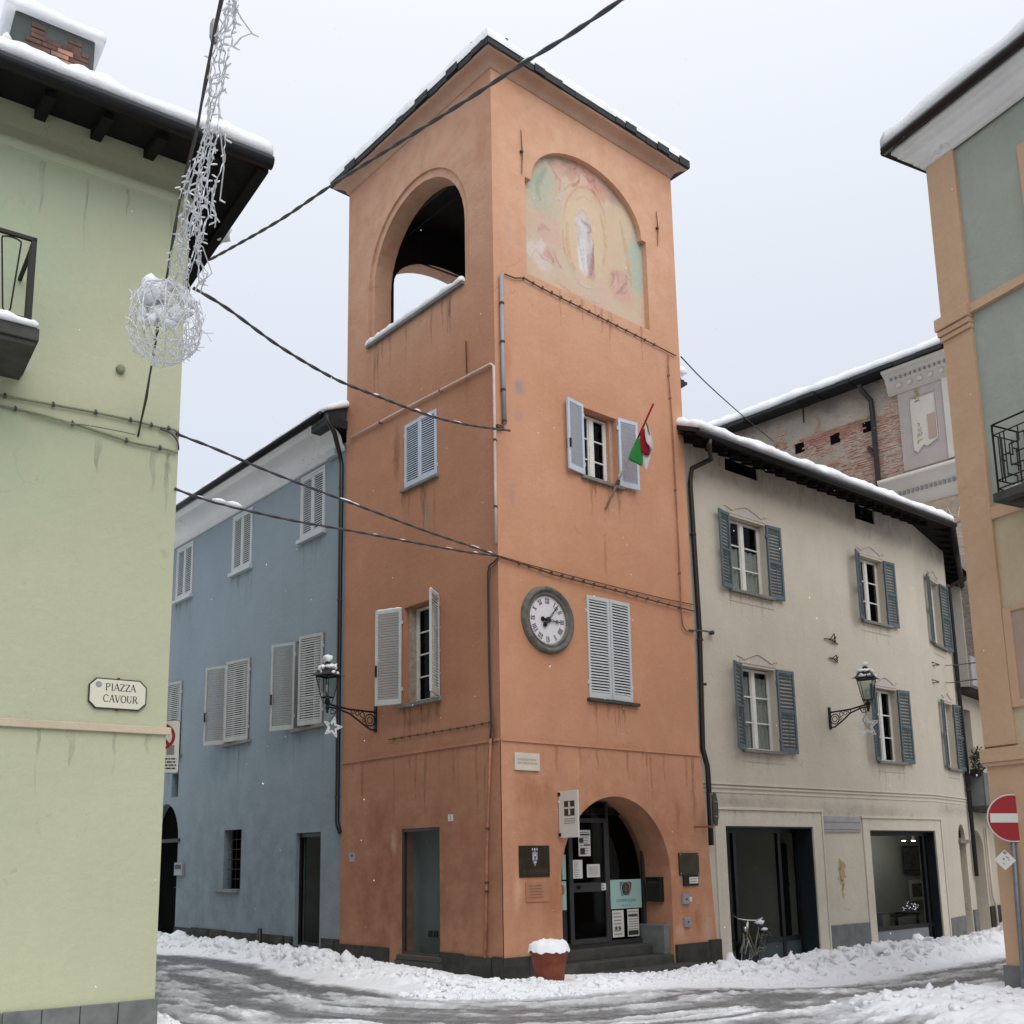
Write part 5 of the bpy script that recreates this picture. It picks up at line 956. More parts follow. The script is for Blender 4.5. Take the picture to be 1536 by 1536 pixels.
gdr = ob('glass_door', mb, 'metal_dark', bh, WC.M, bevel=.004); p = MB(); p.add([(x0, .12, z0), (x1, .12, z0), (x1, .12, z1), (x0, .12, z1)], [(0, 1, 2, 3)]); ob('pane', p, 'glass', gdr, WC.M)
M['room_green'] = simple('dim_green_room', (.06, .065, .045), .9, 0, .4, 2, .1, bs=0); room(bh, WC, x0 - .1, x1 + .1, z0 - .1, z1 + .1, .225, .8, 'room_green')
mb = MB(); mb.box(x1 - .32, x1, .3, .9, z0, z1); ob('inner_panel', mb, 'room', bh, WC.M)
mb = MB(); mb.box(x0 - .05, x1 + .1, -.2, .2, ZB, z0 - .01); ob('door_step', mb, 'step_stone', bh, WC.M, bevel=.01)
hall2 = MB(); hall2.box(adr[0] - .1, adr[1] + .1, .23, .3, ZB, adt + 1.2); ob('arched_door', hall2, 'room', bh, WC.M); mb = MB(); zl = WC.hz(266, 1259); mb.box(adr[0] - .02, adr[1] + .12, -.05, .1, zl - .07, zl + .02); ob('door_lintel', mb, 'step_stone', bh, WC.M)
stones(bh, WC, gd[1] + .1, .02, ZB, .48, (.5, .8), .05); stones(bh, WC, adr[1] + .0, gd[0] - .05, ZB, .47, (.8, 1.4), .05)
cvc = [(0, 10.45), (.05, 10.45), (.05, 10.5), (.08, 10.52), (.10, 10.56)] + [(.12 + .34 * (1 - math.cos(R(a))), 10.58 + .30 * math.sin(R(a))) for a in range(0, 91, 15)] + [(.50, 10.90), (.50, 10.97), (.54, 10.98), (.54, 11.03)]
cornice(bh, WC, cw0, -.05, cvc, 'white_plaster', 0, 0)
mb = MB(); mb.add([(cw0, -.56, 11.05), (.05, -.56, 11.05), (.05, 4, 13.0), (cw0, 4, 13.0), (cw0, -.56, 11.12), (.05, -.56, 11.12), (.05, 4, 13.07), (cw0, 4, 13.07)], [(0, 3, 2, 1), (4, 5, 6, 7), (0, 1, 5, 4), (1, 2, 6, 5), (2, 3, 7, 6), (3, 0, 4, 7)]); mb.box(-.6, .05, -.54, .3, 10.85, 11.04); ob('roof', mb, 'slate', bh, WC.M)
mb = MB(); mb.tube([(cw0, -.60, 11.09), (-.1, -.60, 11.09)], .07, 8); ob('gutter', mb, 'gutter', bh, WC.M, True)
mb = snow_patch(lambda u, v: Vector((cw0 + (.1 - cw0) * u, -.60 + 4.4 * v, 11.12 + 4.4 * v * .43)), 200, 20, .15, .5, fr=2.5); tag(ob('roof_snow', mb, 'snow', None, WC.M, True), 'snow on the roof edge of the blue grey house', 'snow', kind='stuff')
# downpipe in the corner between the blue house and the tower
dp = thing('downpipe', 'dark downpipe between the blue grey house and the orange tower', 'downpipe', WC.M @ T(-.05, -.1, 2.3)); mb = MB(); xs_ = -.09
g0 = (WC.hs(492, 614, -.55), -.58, 11.02)
mb.tube([g0, (g0[0], -.55, 10.9), (g0[0] + .1, -.45, 10.62), (xs_ - .05, -.12, 10.35), (xs_, -.1, 10.1), (xs_, -.1, 7), (xs_, -.1, 2.75), (xs_ + .03, -.1, 2.65), (xs_ + .1, -.07, 2.5)], .05, 8); ob('pipe', mb, 'pipe_black', dp, WC.M, True)
for z in (9.6, 7.2, 5.0, 3.2): mb = MB(); mb.lathe([(.058, -.02), (.058, .02)], (xs_, -.1, z), 10); ob('pipe_clamp', mb, 'rust', dp, WC.M)
mb = MB(); mb.tube([(WC.hs(402, 1410), -.2, -.1), (WC.hs(402, 1410), -.2, WC.hz(402, 1392))], .055, 8); ob('standpipe', mb, 'pipe_black', None, WC.M, True); tag(bpy.data.objects['standpipe'], 'short dark standpipe at the foot of the blue grey house', 'pipe')
pl = wallthing('intercom_box', 'small grey box beside the arched door of the blue grey house', 'box', WC, *WC.hit(272, 1303)); r_ = WC.rect((266, 1294), (277, 1313)); mb = MB(); mb.box(r_[0], r_[1], -.08, -.005, r_[2], r_[3]); ob('housing', mb, 'pipe_grey', pl, WC.M, bevel=.005); mb = MB(); mb.box(r_[0] + .05, r_[1] - .06, -.085, -.081, (r_[2] + r_[3]) / 2, r_[3] - .05); ob('screen', mb, 'ink', pl, WC.M)
pl = wallthing('junction_box', 'small pale junction box under the cornice of the blue grey house', 'box', WC, *WC.hit(501, 676)); r_ = WC.rect((496, 668), (508, 684)); mb = MB(); mb.box(r_[0], r_[1], -.12, -.005, r_[2], r_[3]); ob('housing', mb, 'shut_w', pl, WC.M); mb = MB(); mb.tube([(WC.hs(480, 680), -.02, WC.hz(480, 690)), (r_[0], -.05, r_[2] + .05)], .01); ob('cable', mb, 'pipe_grey', pl, WC.M)

# ================================================================== THE BEIGE HOUSE WITH THE SHOPS
M['jamb_teal'] = simple('dark_teal_shop_joinery', (.012, .02, .024), .45, 0, .2, 5, .4)
dh = thing('beige_house', 'grey beige corner house with slate blue shutters, two dark shop openings and a snowy roof', 'house', WD.M)
DZT = 10.45; L1, L2 = 8.85, 2.95
S1 = (WD.hs(1090, 1300), WD.hs(1222, 1300), ZB, WD.hz(1150, 1240)); S2 = (WD.hs(1307.5, 1300), WD.hs(1406, 1300), ZB, WD.hz(1350, 1246))
S1 = (S1[0], S1[1], ZB, (WD.hz(1089.7, 1238.6) + WD.hz(1217.8, 1241)) / 2); S2 = (S2[0], S2[1], ZB, (WD.hz(1303.7, 1244) + WD.hz(1400.9, 1247.7)) / 2)
zt1 = WD.hz(1071.9, 766); zb1 = WD.hz(1102.8, 884.3); zt2 = WD.hz(1087.2, 993.4); zb2 = WD.hz(1120, 1123.5)
W1 = (WD.hs(1095, 830) , WD.hs(1149, 830)); W2 = (WD.hs(1291, 880), WD.hs(1326, 880)); W3 = (WD.hs(1114.5, 1060), WD.hs(1165.5, 1060)); W4 = (WD.hs(1314.5, 1080), WD.hs(1347.5, 1080))
wins = [(W1[0], W1[1], zb1, zt1), (W2[0], W2[1], zb1, zt1), (W3[0], W3[1], zb2, zt2), (W4[0], W4[1], zb2, zt2)]
vents = [WD.rect((1086, 676), (1137, 718)), WD.rect((1281, 754), (1312, 783))]; vents = [(a, b_, zz, DZT - .22) for a, b_, zz, q in [(v[0], v[1], min(v[2], v[3]), 0) for v in vents]]
vents = [(v[0], v[1], WD.hz(1086, 704) if i == 0 else WD.hz(1282, 777), DZT - .05) for i, v in enumerate(vents)]
mb = MB(); hol = [rectp(*r) for r in wins + vents] + [rectp(*S1), rectp(*S2)]
hol = [[(p[0], max(p[1], ZB + .01)) for p in h_] for h_ in hol]
mb.sheet([(-.2, ZB), (L1, ZB), (L1, DZT), (-.2, DZT)], hol, 0)
for i, hh in enumerate(hol): mb.reveal(hh, 0, .28 if i < 4 else .04 if i < 6 else .45)
ob('wall', mb, 'cream', dh, WD.M)
c3 = [(1.22, 2.12, WD2.hz(1397, 963.5), WD2.hz(1385, 862.5)), (1.5, 2.35, WD2.hz(1436, 1160) if False else zb2 + .02, WD2.hz(1409, 1051))]
fan = archp(1.80, 2.42, ZB + .01, 2.28, 2.66, 12)
mb = MB(); hol = [rectp(*r) for r in c3] + [fan]; mb.sheet([(0, ZB), (L2, ZB), (L2, DZT), (0, DZT)], hol, 0)
for hh in hol: mb.reveal(hh, 0, .28)
mb.add([(L2, 0, ZB), (L2, .6, ZB), (L2, .6, DZT), (L2, 0, DZT)], [(0, 1, 2, 3)]); ob('wall', mb, 'cream', dh, WD2.M)
mb = MB(); mb.box(-.2, L1, 2.9, 7.5, ZB, DZT); ob('back_wall', mb, 'cream', dh, WD.M)
mb = MB(); mb.box(-.2, .1, .05, 3, ZB, DZT); mb.box(S1[1] + .3, S2[0] - .3, .05, 2.9, ZB, 3.2); ob('inner_wall', mb, 'cream', dh, WD.M)
for v in vents: room(dh, WD, v[0], v[1], v[2], v[3], .041, .4, 'room')
def dwin(W, r, lw_, aL, aR, cur, lbl):
    leaf(dh, W, r[0] - .01, r[2] - .03, r[3] + .02, lw_[0], 'L', aL, 'shut_b', 20, mid=.5, tilt=34, label=lbl)
    leaf(dh, W, r[1] + .01, r[2] - .03, r[3] + .02, lw_[1], 'R', aR, 'shut_b', 20, mid=.5, tilt=34)
    window(dh, W, r[0], r[1], r[2], r[3] - .02, 2, 3, .16, 'frame_w', bar=.03)
    if cur: curtain(dh, W, r[0] + .05, r[1] - .05, r[2] + .05, r[2] + (r[3] - r[2]) * cur, .24)
    mb = MB(); mb.box(r[0] - .1, r[1] + .14, -.09, .1, r[2] - .07, r[2] - .004); ob('window_sill', mb, 'sill_stone', dh, W.M, bevel=.005)
    c_ = (r[0] + r[1]) / 2; hw = (r[1] - r[0]) / 2; z = r[3] + .05; mb = MB(); n = 24; up = []
    for i in range(n + 1):
        u = -1 + 2 * i / n; k = .08 + .10 * math.exp(-(u / .38) ** 2) - .05 * math.exp(-((abs(u) - .75) / .14) ** 2); up.append((c_ + u * hw * 1.05, z + k))
    mb.prism([(c_ - hw * 1.05, z)] + [(c_ + hw * 1.05, z)] + up[::-1], -.012, .0); ob('painted_pediment', mb, 'lilac', dh, W.M)
    mb = MB(); mb.tube([(p[0], -.012, p[1] + .045) for p in up], .009, 4); mb.box(c_ - hw * 1.2, c_ - hw * 1.0, -.012, 0, z + .13, z + .145); mb.box(c_ + hw * 1.0, c_ + hw * 1.2, -.012, 0, z + .13, z + .145); mb.box(c_ - hw * 1.2, c_ + hw * 1.25, -.01, 0, r[2] - .26, r[2] - .245); ob('painted_line', mb, 'lilac', dh, W.M)
lwL = W1[0] - WD.hs(1072, 820); 
dwin(WD, wins[0], (.46, .48), 168, 176, .62, 'blue shutter beside the window with a net curtain')
dwin(WD, wins[1], (.47, .44), 158, 176, 0, None); dwin(WD, wins[2], (.48, .55), 160, 176, .9, None); dwin(WD, wins[3], (.46, .48), 160, 176, 0, None)
dwin(WD2, c3[0], (.42, .62), 172, 176, 0, None); dwin(WD2, c3[1], (.42, .62), 172, 172, 0, None)
mb = MB()      # string mouldings
for z, o_ in ((WD.hz(1062, 1173.5), .03), (WD.hz(1062, 1173.5) - .07, .02), (WD.hz(1062, 1173.5) - .16, .012)): mb.box(-.2, L1 + o_ * .1, -o_, 0.01, z - .025, z + .012)
ob('string_course', mb, 'cream_trim', dh, WD.M); mb = MB()
for z, o_ in ((WD.hz(1062, 1173.5), .03), (WD.hz(1062, 1173.5) - .07, .02), (WD.hz(1062, 1173.5) - .16, .012)): mb.box(0, L2, -o_, 0.01, z - .025, z + .012)
ob('string_course', mb, 'cream_trim', dh, WD2.M)
def surround(r, o_, tw_):
    mb = MB(); mb.box(r[0] - tw_, r[0] - .0, -.03, .01, ZB, r[3] + tw_ * 1.0); mb.box(r[1], r[1] + tw_, -.03, .01, ZB, r[3] + tw_); mb.box(r[0], r[1], -.03, .01, r[3], r[3] + tw_)
    mb.box(r[0] - tw_ - .05, r[1] + tw_ + .05, -.06, .01, r[3] + tw_, r[3] + tw_ + .05); mb.box(r[1] + tw_, r[1] + tw_ + .045, -.055, .01, ZB, r[3] + tw_); ob('shop_surround', mb, 'cream_trim', dh, WD.M, bevel=.006)
surround(S1, 0, .32); surround(S2, 0, .27)
for r in (S1, S2):
    mb = MB(); mb.box(r[1] - .03, r[1] - .002, .01, .40, ZB, r[3] - .03); mb.box(r[0] + .002, r[0] + .03, .01, .40, ZB, r[3] - .03); mb.box(r[0] + .002, r[1] - .002, .01, .40, r[3] - .03, r[3] - .002); ob('shop_jamb', mb, 'jamb_teal', dh, WD.M)
pc0, pc1 = S1[1] + .38, S2[0] - .34; zc = WD.hz(1258, 1222); mb = MB(); mb.box(pc0, pc1, -.02, 0, zc - .32, zc - .16); mb.box(pc0 - .03, pc1 + .03, -.03, 0, zc - .16, zc - .12); mb.box(pc0, pc1, -.025, 0, zc - .12, zc - .04); mb.box(pc0, pc1, -.03, 0, zc - .38, zc - .35); ob('painted_capital', mb, 'capital', dh, WD.M)
oc = WD.hit(1263, 1312); mb = MB()
for k in range(46):
    a = rng.uniform(0, 6.28); rr_ = rng.uniform(.3, 1); x = oc[0] + .15 * rr_ * math.cos(a) * (1 if math.sin(a) > -.3 else .7); z = oc[1] + .36 * rr_ * math.sin(a); mb.prism(disc(x, z, rng.uniform(.015, .04), rng.uniform(.02, .06), 0, 7), -.004, 0)
mb.prism(disc(oc[0], oc[1] + .08, .115, .22, 0, 20), -.003, 0); mb.prism([(oc[0] - .05, oc[1] - .42), (oc[0], oc[1] - .55), (oc[0] + .05, oc[1] - .42), (oc[0], oc[1] - .38)], -.003, 0)
ob('painted_ornament', mb, 'ochre', dh, WD.M)
for (a, b_, W, zt) in ((pc0 - .02, pc1 + .02, WD, WD.hz(1249, 1388)), (.08, 1.62, WD2, WD2.hz(1432, 1376)), (2.5, 2.9, WD2, WD2.hz(1432, 1376) + .1)):
    mb = MB(); mb.box(a, b_, -.05, .06, ZB, zt); ob('plinth_stone', mb, 'grey_stone', dh, W.M, bevel=.01)
mb = MB(); mb.box(-.12, S1[0] - .34, -.03, .05, ZB, .0); ob('plinth_stone', mb, 'grey_stone', dh, WD.M)
# shop interiors
def shopglass(r, y, bars, kick, parent_name):
    mb = MB(); f_ = .07; x0, x1, z0, z1 = r
    mb.box(x0, x0 + f_, y - .04, y + .04, ZB, z1); mb.box(x1 - f_, x1, y - .04, y + .04, ZB, z1); mb.box(x0 + f_, x1 - f_, y - .04, y + .04, z1 - .12, z1)
    bars = sorted(bars)
    for b_ in bars: mb.box(b_ - .05, b_ + .05, y - .04, y + .04, ZB, z1 - .12)
    mb.box(x0 + f_, x1 - f_, y - .035, y + .035, kick[1], kick[1] + .09); mb.box(x0 + f_, x1 - f_, y - .035, y + .035, kick[0] - .6, kick[0]); f = ob(parent_name, mb, 'metal_dark', dh, WD.M, bevel=.004)
    xs2 = [x0 + f_] + list(bars) + [x1 - f_]
    for i in range(len(xs2) - 1): p = MB(); p.add([(xs2[i], y, kick[1]), (xs2[i + 1], y, kick[1]), (xs2[i + 1], y, z1 - .1), (xs2[i], y, z1 - .1)], [(0, 1, 2, 3)]); ob('pane', p, 'glass', f, WD.M)
    return f, xs2
M['panel_grey'] = simple('shop_kick_panel', (.20, .22, .235), .6, 0, .15, 3, .2, bs=0); M['panel_dark'] = simple('dark_kick_panel', (.05, .065, .07), .6, 0, .2, 3, .2, bs=0)
kz0, kz1 = WD.hz(1350, 1424), WD.hz(1350, 1396)
f2, xs2 = shopglass(S2, .22, [S2[1] - .22], (kz0, kz1), 'shop_window'); mb = MB(); mb.box(S2[0] + .07, S2[1] - .3, .2, .24, kz0, kz1); ob('kick_panel', mb, 'panel_grey', f2, WD.M)
rm = MB(); fpn = [(S2[0], .46), (S2[1] + .25, .46), (S2[1] + 4.4, 1.75), (S2[1] + 4.4, 2.46), (S2[0], 2.46)]; zt_r = S2[3] + .1
rm.add([(x, y, z) for z in (ZB, zt_r) for x, y in fpn], [(0, 1, 2, 3, 4), (9, 8, 7, 6, 5), (1, 6, 7, 2), (2, 7, 8, 3), (3, 8, 9, 4), (4, 9, 5, 0)]); ob('room_interior', rm, 'room_w', dh, WD.M); mb = MB(); mb.box(S2[0], S2[0] + 1.15, 2.3, 2.42, ZB, S2[3]); mb.box(S2[0] + .02, S2[0] + .06, .5, 2.3, ZB, S2[3]); ob('inner_partition', mb, 'room', dh, WD.M)
def ipic(a, b_, y, fw, nm='framed_picture', label=None, fm='ink', cat='picture'):
    x0, x1, z0, z1 = WD.rect(a, b_, y); t_ = wallthing(nm, label, cat, WD, (x0 + x1) / 2, z0, y=y); mb = MB(); mb.box(x0, x1, y - .02, y, z0, z1); ob('frame', mb, fm, t_, WD.M); mb = MB(); mb.box(x0 + fw, x1 - fw, y - .024, y - .0205, z0 + fw, z1 - fw); ob('image', mb, 'picture', t_, WD.M)
ipic((1353, 1269), (1383.5, 1306), 2.3, .05, label='dark framed picture under the spotlights inside the lit shop'); ipic((1363, 1320), (1387, 1350), 2.3, .1, label='smaller white framed picture low on the wall inside the lit shop', fm='white_sign')
for px, lb in ((1355.5, 'left of two small lit ceiling spotlights inside the shop'), (1370, 'right of two small lit ceiling spotlights inside the shop')):
    p0 = WD.hit(px, 1259, 1.4); t_ = wallthing('spotlight', lb, 'light', WD, p0[0], p0[1], y=1.4, group='shop spotlights'); mb = MB(); mb.lathe([(.03, .06), (.055, .0), (.06, -.03)], (p0[0], 1.4, p0[1]), 10); ob('lamp_body', mb, 'pipe_grey', t_, WD.M); mb = MB(); mb.lathe([(.05, -.045), (.05, -.032)], (p0[0], 1.4, p0[1]), 10); ob('bulb', mb, 'bulb_lit', t_, WD.M)
    ld = bpy.data.lights.new('spot_glow', 'POINT'); ld.energy = 5; ld.shadow_soft_size = .06; ld.color = (1, .95, .88); lo_ = bpy.data.objects.new('spot_glow', ld); sc.collection.objects.link(lo_); lo_.location = WD.W(p0[0], 1.4, p0[1] - .12); lo_.parent = t_; lo_.matrix_basis = t_.matrix_basis.inverted() @ Matrix.Translation(WD.W(p0[0], 1.4, p0[1] - .12))
t_ = wallthing('fairy_lights', 'small cluster of lit violet white fairy lights inside the shop', 'lights', WD, *WD.hit(1368, 1360, 1.2), y=1.2); p0 = WD.hit(1366, 1360, 1.2); mb = MB(); mb2 = MB(); pp = []
for k in range(30): q = (p0[0] + rng.normal(0, .14), 1.2 + rng.normal(0, .05), p0[1] + rng.normal(0, .05)); pp.append(q); mb.lathe([(.004, -.004), (.006, 0), (.004, .004)], q, 5)
mb2.tube(pp, .003, 4); ob('bulb', mb, 'led_lit', t_, WD.M, kind='stuff'); ob('cord', mb2, 'wire', t_, WD.M)
cx_ = WD.rect((1322, 1370), (1344, 1395), 1.5); t_ = wallthing('display_cabinet', 'low pale cabinet in the left corner of the lit shop window', 'cabinet', WD, cx_[0], .2, y=1.5); mb = MB(); mb.box(cx_[0], cx_[1], 1.5, 1.9, ZB, cx_[3]); ob('body', mb, 'pipe_grey', t_, WD.M); mb = MB(); mb.box(cx_[0] + .04, cx_[1] - .04, 1.49, 1.499, cx_[2], cx_[3] - .05); ob('door', mb, 'room_w', t_, WD.M)
t_ = wallthing('display_table', 'dark covered table under the fairy lights in the lit shop window', 'table', WD, p0[0], .2, y=1.3); mb = MB(); q0 = WD.rect((1345, 1372), (1388, 1395), 1.3); mb.box(q0[0], q0[1] - .2, 1.3, 1.9, q0[3] - .06, q0[3]); ob('tabletop', mb, 'room', t_, WD.M)
for a in (q0[0] + .02, q0[1] - .28):
    mb = MB(); mb.box(a, a + .06, 1.32, 1.38, ZB, q0[3] - .06); ob('leg', mb, 'room', t_, WD.M)
# shop 1: recessed dark entrance, display pane on the right
x0, x1, z0, z1 = S1; xd = WD.hs(1170, 1400, .5); kA, kB = WD.hz(1180, 1434, .5), WD.hz(1180, 1410, .5)
f1, _ = shopglass((x0 + .02, x1 - .02, z0, z1), .42, [xd, x0 + .75], (kA, kB), 'shop_window')
mb = MB(); mb.box(xd + .06, x1 - .1, .40, .44, kA, kB); mb.box(x0 + .83, xd - .06, .40, .44, kA, kB); ob('kick_panel', mb, 'panel_dark', f1, WD.M)
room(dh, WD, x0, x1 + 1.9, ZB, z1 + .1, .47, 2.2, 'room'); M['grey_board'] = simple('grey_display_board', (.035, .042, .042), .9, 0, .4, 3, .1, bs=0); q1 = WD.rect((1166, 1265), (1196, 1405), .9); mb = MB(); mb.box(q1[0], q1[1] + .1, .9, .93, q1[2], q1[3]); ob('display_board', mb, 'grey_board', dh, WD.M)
mb = MB()
for k in range(9): a = WD.hit(rng.uniform(1184, 1196), rng.uniform(1318, 1340), .89); mb.prism(disc(a[0], a[1], rng.uniform(.03, .09), rng.uniform(.02, .07), 0, 7), .885, .9)
ob('display_print', mb, 'ink', dh, WD.M)
# fan light grille and lintel of the small arched door
mb = MB(); c_ = 2.11
for k in range(3): mb.tube([(c_ + .27 * (1 - k * .3) * math.cos(a), .1, 2.3 + .32 * (1 - k * .3) * math.sin(a)) for a in np.linspace(.05, 3.09, 12)], .012, 5)
for a in np.linspace(.3, 2.84, 7): mb.tube([(c_, .1, 2.3), (c_ + .27 * math.cos(a), .1, 2.3 + .33 * math.sin(a))], .01, 5)
ob('fanlight_grille', mb, 'iron', dh, WD2.M); mb = MB(); mb.box(1.76, 2.55, -.06, .2, 2.16, 2.26); ob('door_lintel', mb, 'sill_stone', dh, WD2.M, bevel=.005); mb = MB(); mb.box(1.78, 2.44, .281, .33, ZB, 2.7); ob('arched_door', mb, 'grey_stone', dh, WD2.M)
for r in wins: runs(dh, WD, r[0] - .1, r[1] + .1, r[2] - .07, 'run_dark', 7, (.2, .7))
runs(dh, WD, .2, 8.6, DZT - .1, 'run_dark', 40, (.2, .6)); runs(dh, WD, S1[0] - .4, S2[1] + .4, S1[3] + .33, 'run_dark', 18, (.05, .3), -.032)
# eave, rafters, gutter, roof, snow
e1 = ground_at(1443, 877, 10.25); e0 = ground_at(1063, 640, 10.32); eb = ground_at(1428.5, 789, 10.25)
ev = [Vector(WD.W(-.32, -.66, 10.30)), Vector((eb[0], eb[1], 10.28)), Vector((e1[0], e1[1], 10.25))]
inn = [Vector(WD.W(-.32, 3.2, 12.0)), Vector(WD.W(L1 - 1.2, 3.2, 12.0)), Vector(WD2.W(3.4 + 2.6, 3.4, 11.9))]
mb = MB(); lo_v = ev + inn; mb.add(lo_v + [p + Vector((0, 0, .1)) for p in lo_v], [(0, 3, 4, 1), (1, 4, 5, 2), (6, 7, 10, 9), (7, 8, 11, 10), (0, 1, 7, 6), (1, 2, 8, 7), (2, 5, 11, 8), (3, 0, 6, 9)]); ob('roof', mb, 'slate', dh, Matrix.Identity(4))
def raft(p, d, L_, drop=.43, sz=(.10, .13), sink=.03):   # rafter under the deck from eave point p running inward along d
    q = Vector((d[0], d[1], 0)); e = Vector((-q.y, q.x, 0)) * sz[0] / 2; a = p + q * .12 + Vector((0, 0, .05 - sink)); b_ = a + q * L_ + Vector((0, 0, drop * L_)); dn = Vector((0, 0, -sz[1]))
    return [a - e, a + e, b_ + e, b_ - e, a - e + dn, a + e + dn, b_ + e + dn, b_ - e + dn], [(0, 1, 2, 3), (7, 6, 5, 4), (0, 4, 5, 1), (1, 5, 6, 2), (2, 6, 7, 3), (3, 7, 4, 0)]
k = 0; x = .0
while x < L1 + .2: mb = MB(); mb.add(*raft(WD.W(x, -.62, 10.27), WD.y, 1.0)); ob('rafter', mb, 'wood_dark', dh, Matrix.Identity(4)); x += .40
for i in range(11): mb = MB(); p = ev[1].lerp(ev[2], (i + .5) / 11); mb.add(*raft(p, WD2.y, 1.3)); ob('rafter', mb, 'wood_dark', dh, Matrix.Identity(4))
mb = MB(); mb.add([ev[0] + Vector((0, 0, -.02)), ev[1] + Vector((0, 0, -.02)), WD.W(L1, .2, 10.44), WD.W(-.3, .2, 10.56)], [(0, 3, 2, 1)]); mb.add([ev[1] + Vector((0, 0, -.02)), ev[2] + Vector((0, 0, -.02)), WD2.W(6.2, .1, 10.35), WD2.W(0, .1, 10.44)], [(0, 3, 2, 1)]); ob('soffit_boards', mb, 'wood_dark', dh, Matrix.Identity(4))
of = Vector((*(-WD.y), 0)) * .06
mb = MB(); mb.tube([ev[0] + of + Vector((0, 0, -.02)), ev[1] + of + Vector((0, 0, -.03))], .075, 10); ob('gutter', mb, 'gutter', dh, Matrix.Identity(4), True); mb = MB(); mb.tube([ev[1] + Vector((0, 0, -.03)), ev[2] + Vector((0, 0, -.03))], .075, 8); ob('gutter', mb, 'gutter', dh, Matrix.Identity(4), True)
def Pd(u, v):
    a = ev[0].lerp(ev[1], u / .72) if u < .72 else ev[1].lerp(ev[2], (u - .72) / .28); b_ = inn[0].lerp(inn[1], u / .72) if u < .72 else inn[1].lerp(inn[2], (u - .72) / .28)
    return a.lerp(b_, -.01 + v * 1.0) + Vector((0, 0, .10))
mb = snow_patch(Pd, 260, 26, .20, .45, fr=2.6); tag(ob('roof_snow', mb, 'snow', None, smooth=True), 'thick snow on the roof of the grey beige corner house', 'snow', kind='stuff')
def pipe(name, label, W, pts, r, mat, clamps=(), cat='downpipe', n=8, cr_=1.18, cm='rust'):
    t_ = thing(name, label, cat, W.M @ T(pts[-1][0], pts[-1][1], pts[-1][2])); mb = MB(); mb.tube(pts, r, n); ob('pipe', mb, mat, t_, W.M, True)
    for q in clamps: mb = MB(); mb.lathe([(r * cr_, -.02), (r * cr_, .02)], q, 10); mb.box(q[0] - .01, q[0] + .01, q[1], 0.0, q[2] - .012, q[2] + .012); ob('pipe_clamp', mb, cm, t_, W.M)
    return t_
xp = [WD.hs(x, y, -.08) for x, y in ((1034, 700), (1050, 960), (1055, 1120), (1058, 1160), (1063, 1262))]
pipe('downpipe', 'dark downpipe in the corner between the orange tower and the grey beige house', WD, [(WD.hs(1063, 655, -.7), -.72, 10.2), (WD.hs(1063, 665, -.7), -.70, 10.05), (xp[0] + .25, -.45, 9.95), (xp[0] + .03, -.12, 9.8), (xp[0], -.08, 9.5), (xp[1], -.08, 6.4), (xp[2] - .02, -.08, WD.hz(1055, 1125)), (xp[3], -.14, WD.hz(1057, 1150)), (xp[3] + .01, -.14, WD.hz(1057, 1170)), (xp[4], -.14, WD.hz(1063, 1268))], .055, 'pipe_black', [(xp[0] + .01, -.08, 8.4), (xp[1], -.08, 6.2), (xp[1] + .04, -.08, 5.3)])
e1l = WD2.hit(1441, 885, -.55)
pipe('downpipe', 'dark downpipe at the far bend of the grey beige house', WD2, [(2.75 + .25, -.62, 9.9), (2.8 + .2, -.6, 9.5), (2.9, -.2, 9.3), (2.86, -.09, 9.2), (2.86, -.09, 1.3)], .055, 'pipe_black', [(2.86, -.09, 7.0), (2.86, -.09, 3.6)])

# ================================================================== THE NARROW HOUSE BEYOND
kh = thing('narrow_house', 'narrow pale house with two balconies and an arched doorway beyond the grey beige house', 'house', WK.M)
ka = WK.hit(1458, 1300); kb = WK.hit(1486, 1380); ks0 = .16; ks1 = 1.32
kar = archp(ks0, ks1, ZB + .01, 1.95, 2.52, 14); KZ = 6.3
mb = MB(); mb.sheet([(0, ZB), (9, ZB), (9, KZ), (0, KZ)], [kar, rectp(.5, 1.3, 4.2, 5.9)], .02); mb.reveal(kar, .02, .7); mb.reveal(rectp(.5, 1.3, 4.2, 5.9), .02, .3); ob('wall', mb, 'cream', kh, WK.M)
mb = MB(); mb.box(ks0 - .1, ks1 + .1, .7, .8, ZB, 3.2); ob('arched_door', mb, 'room', kh, WK.M); mb = MB(); mb.box(.45, 1.35, .3, .35, 4.15, 5.95); ob('balcony_door', mb, 'metal_dark', kh, WK.M)
mb = MB(); mb.box(.0, ks0 - .02, -.03, .1, ZB, .32); ob('plinth_stone', mb, 'grey_stone', kh, WK.M, bevel=.01); mb = MB(); mb.box(ks1 + .02, ks1 + 1.2, -.03, .1, ZB, .45); ob('plinth_stone', mb, 'dark_stone', kh, WK.M, bevel=.01)
def kbalc(sa, sb, zf, zt, out, mat, nm):
    mb = MB(); mb.box(sa, sb, -out, .02, zf - .14, zf); ob('balcony_slab', mb, 'step_stone', kh, WK.M); mb = MB(); mb.box(sa, sb, -out, -out + .03, zf + .02, zt); mb.box(sa, sa + .03, -out, 0, zf + .02, zt); ob(nm, mb, mat, kh, WK.M)
p0 = WK.hit(1456, 1156, -.5); kbalc(.12, 2.6, 3.15, 4.05, .5, 'balcony_panel', 'balcony_panel')
for i in range(9): mb = MB(); x = .02 + i * .30; mb.box(x, x + .28, -.50, -.46 + .02 * (i % 2), 6.42, 7.25); ob('screen_board', mb, 'capital', kh, WK.M)
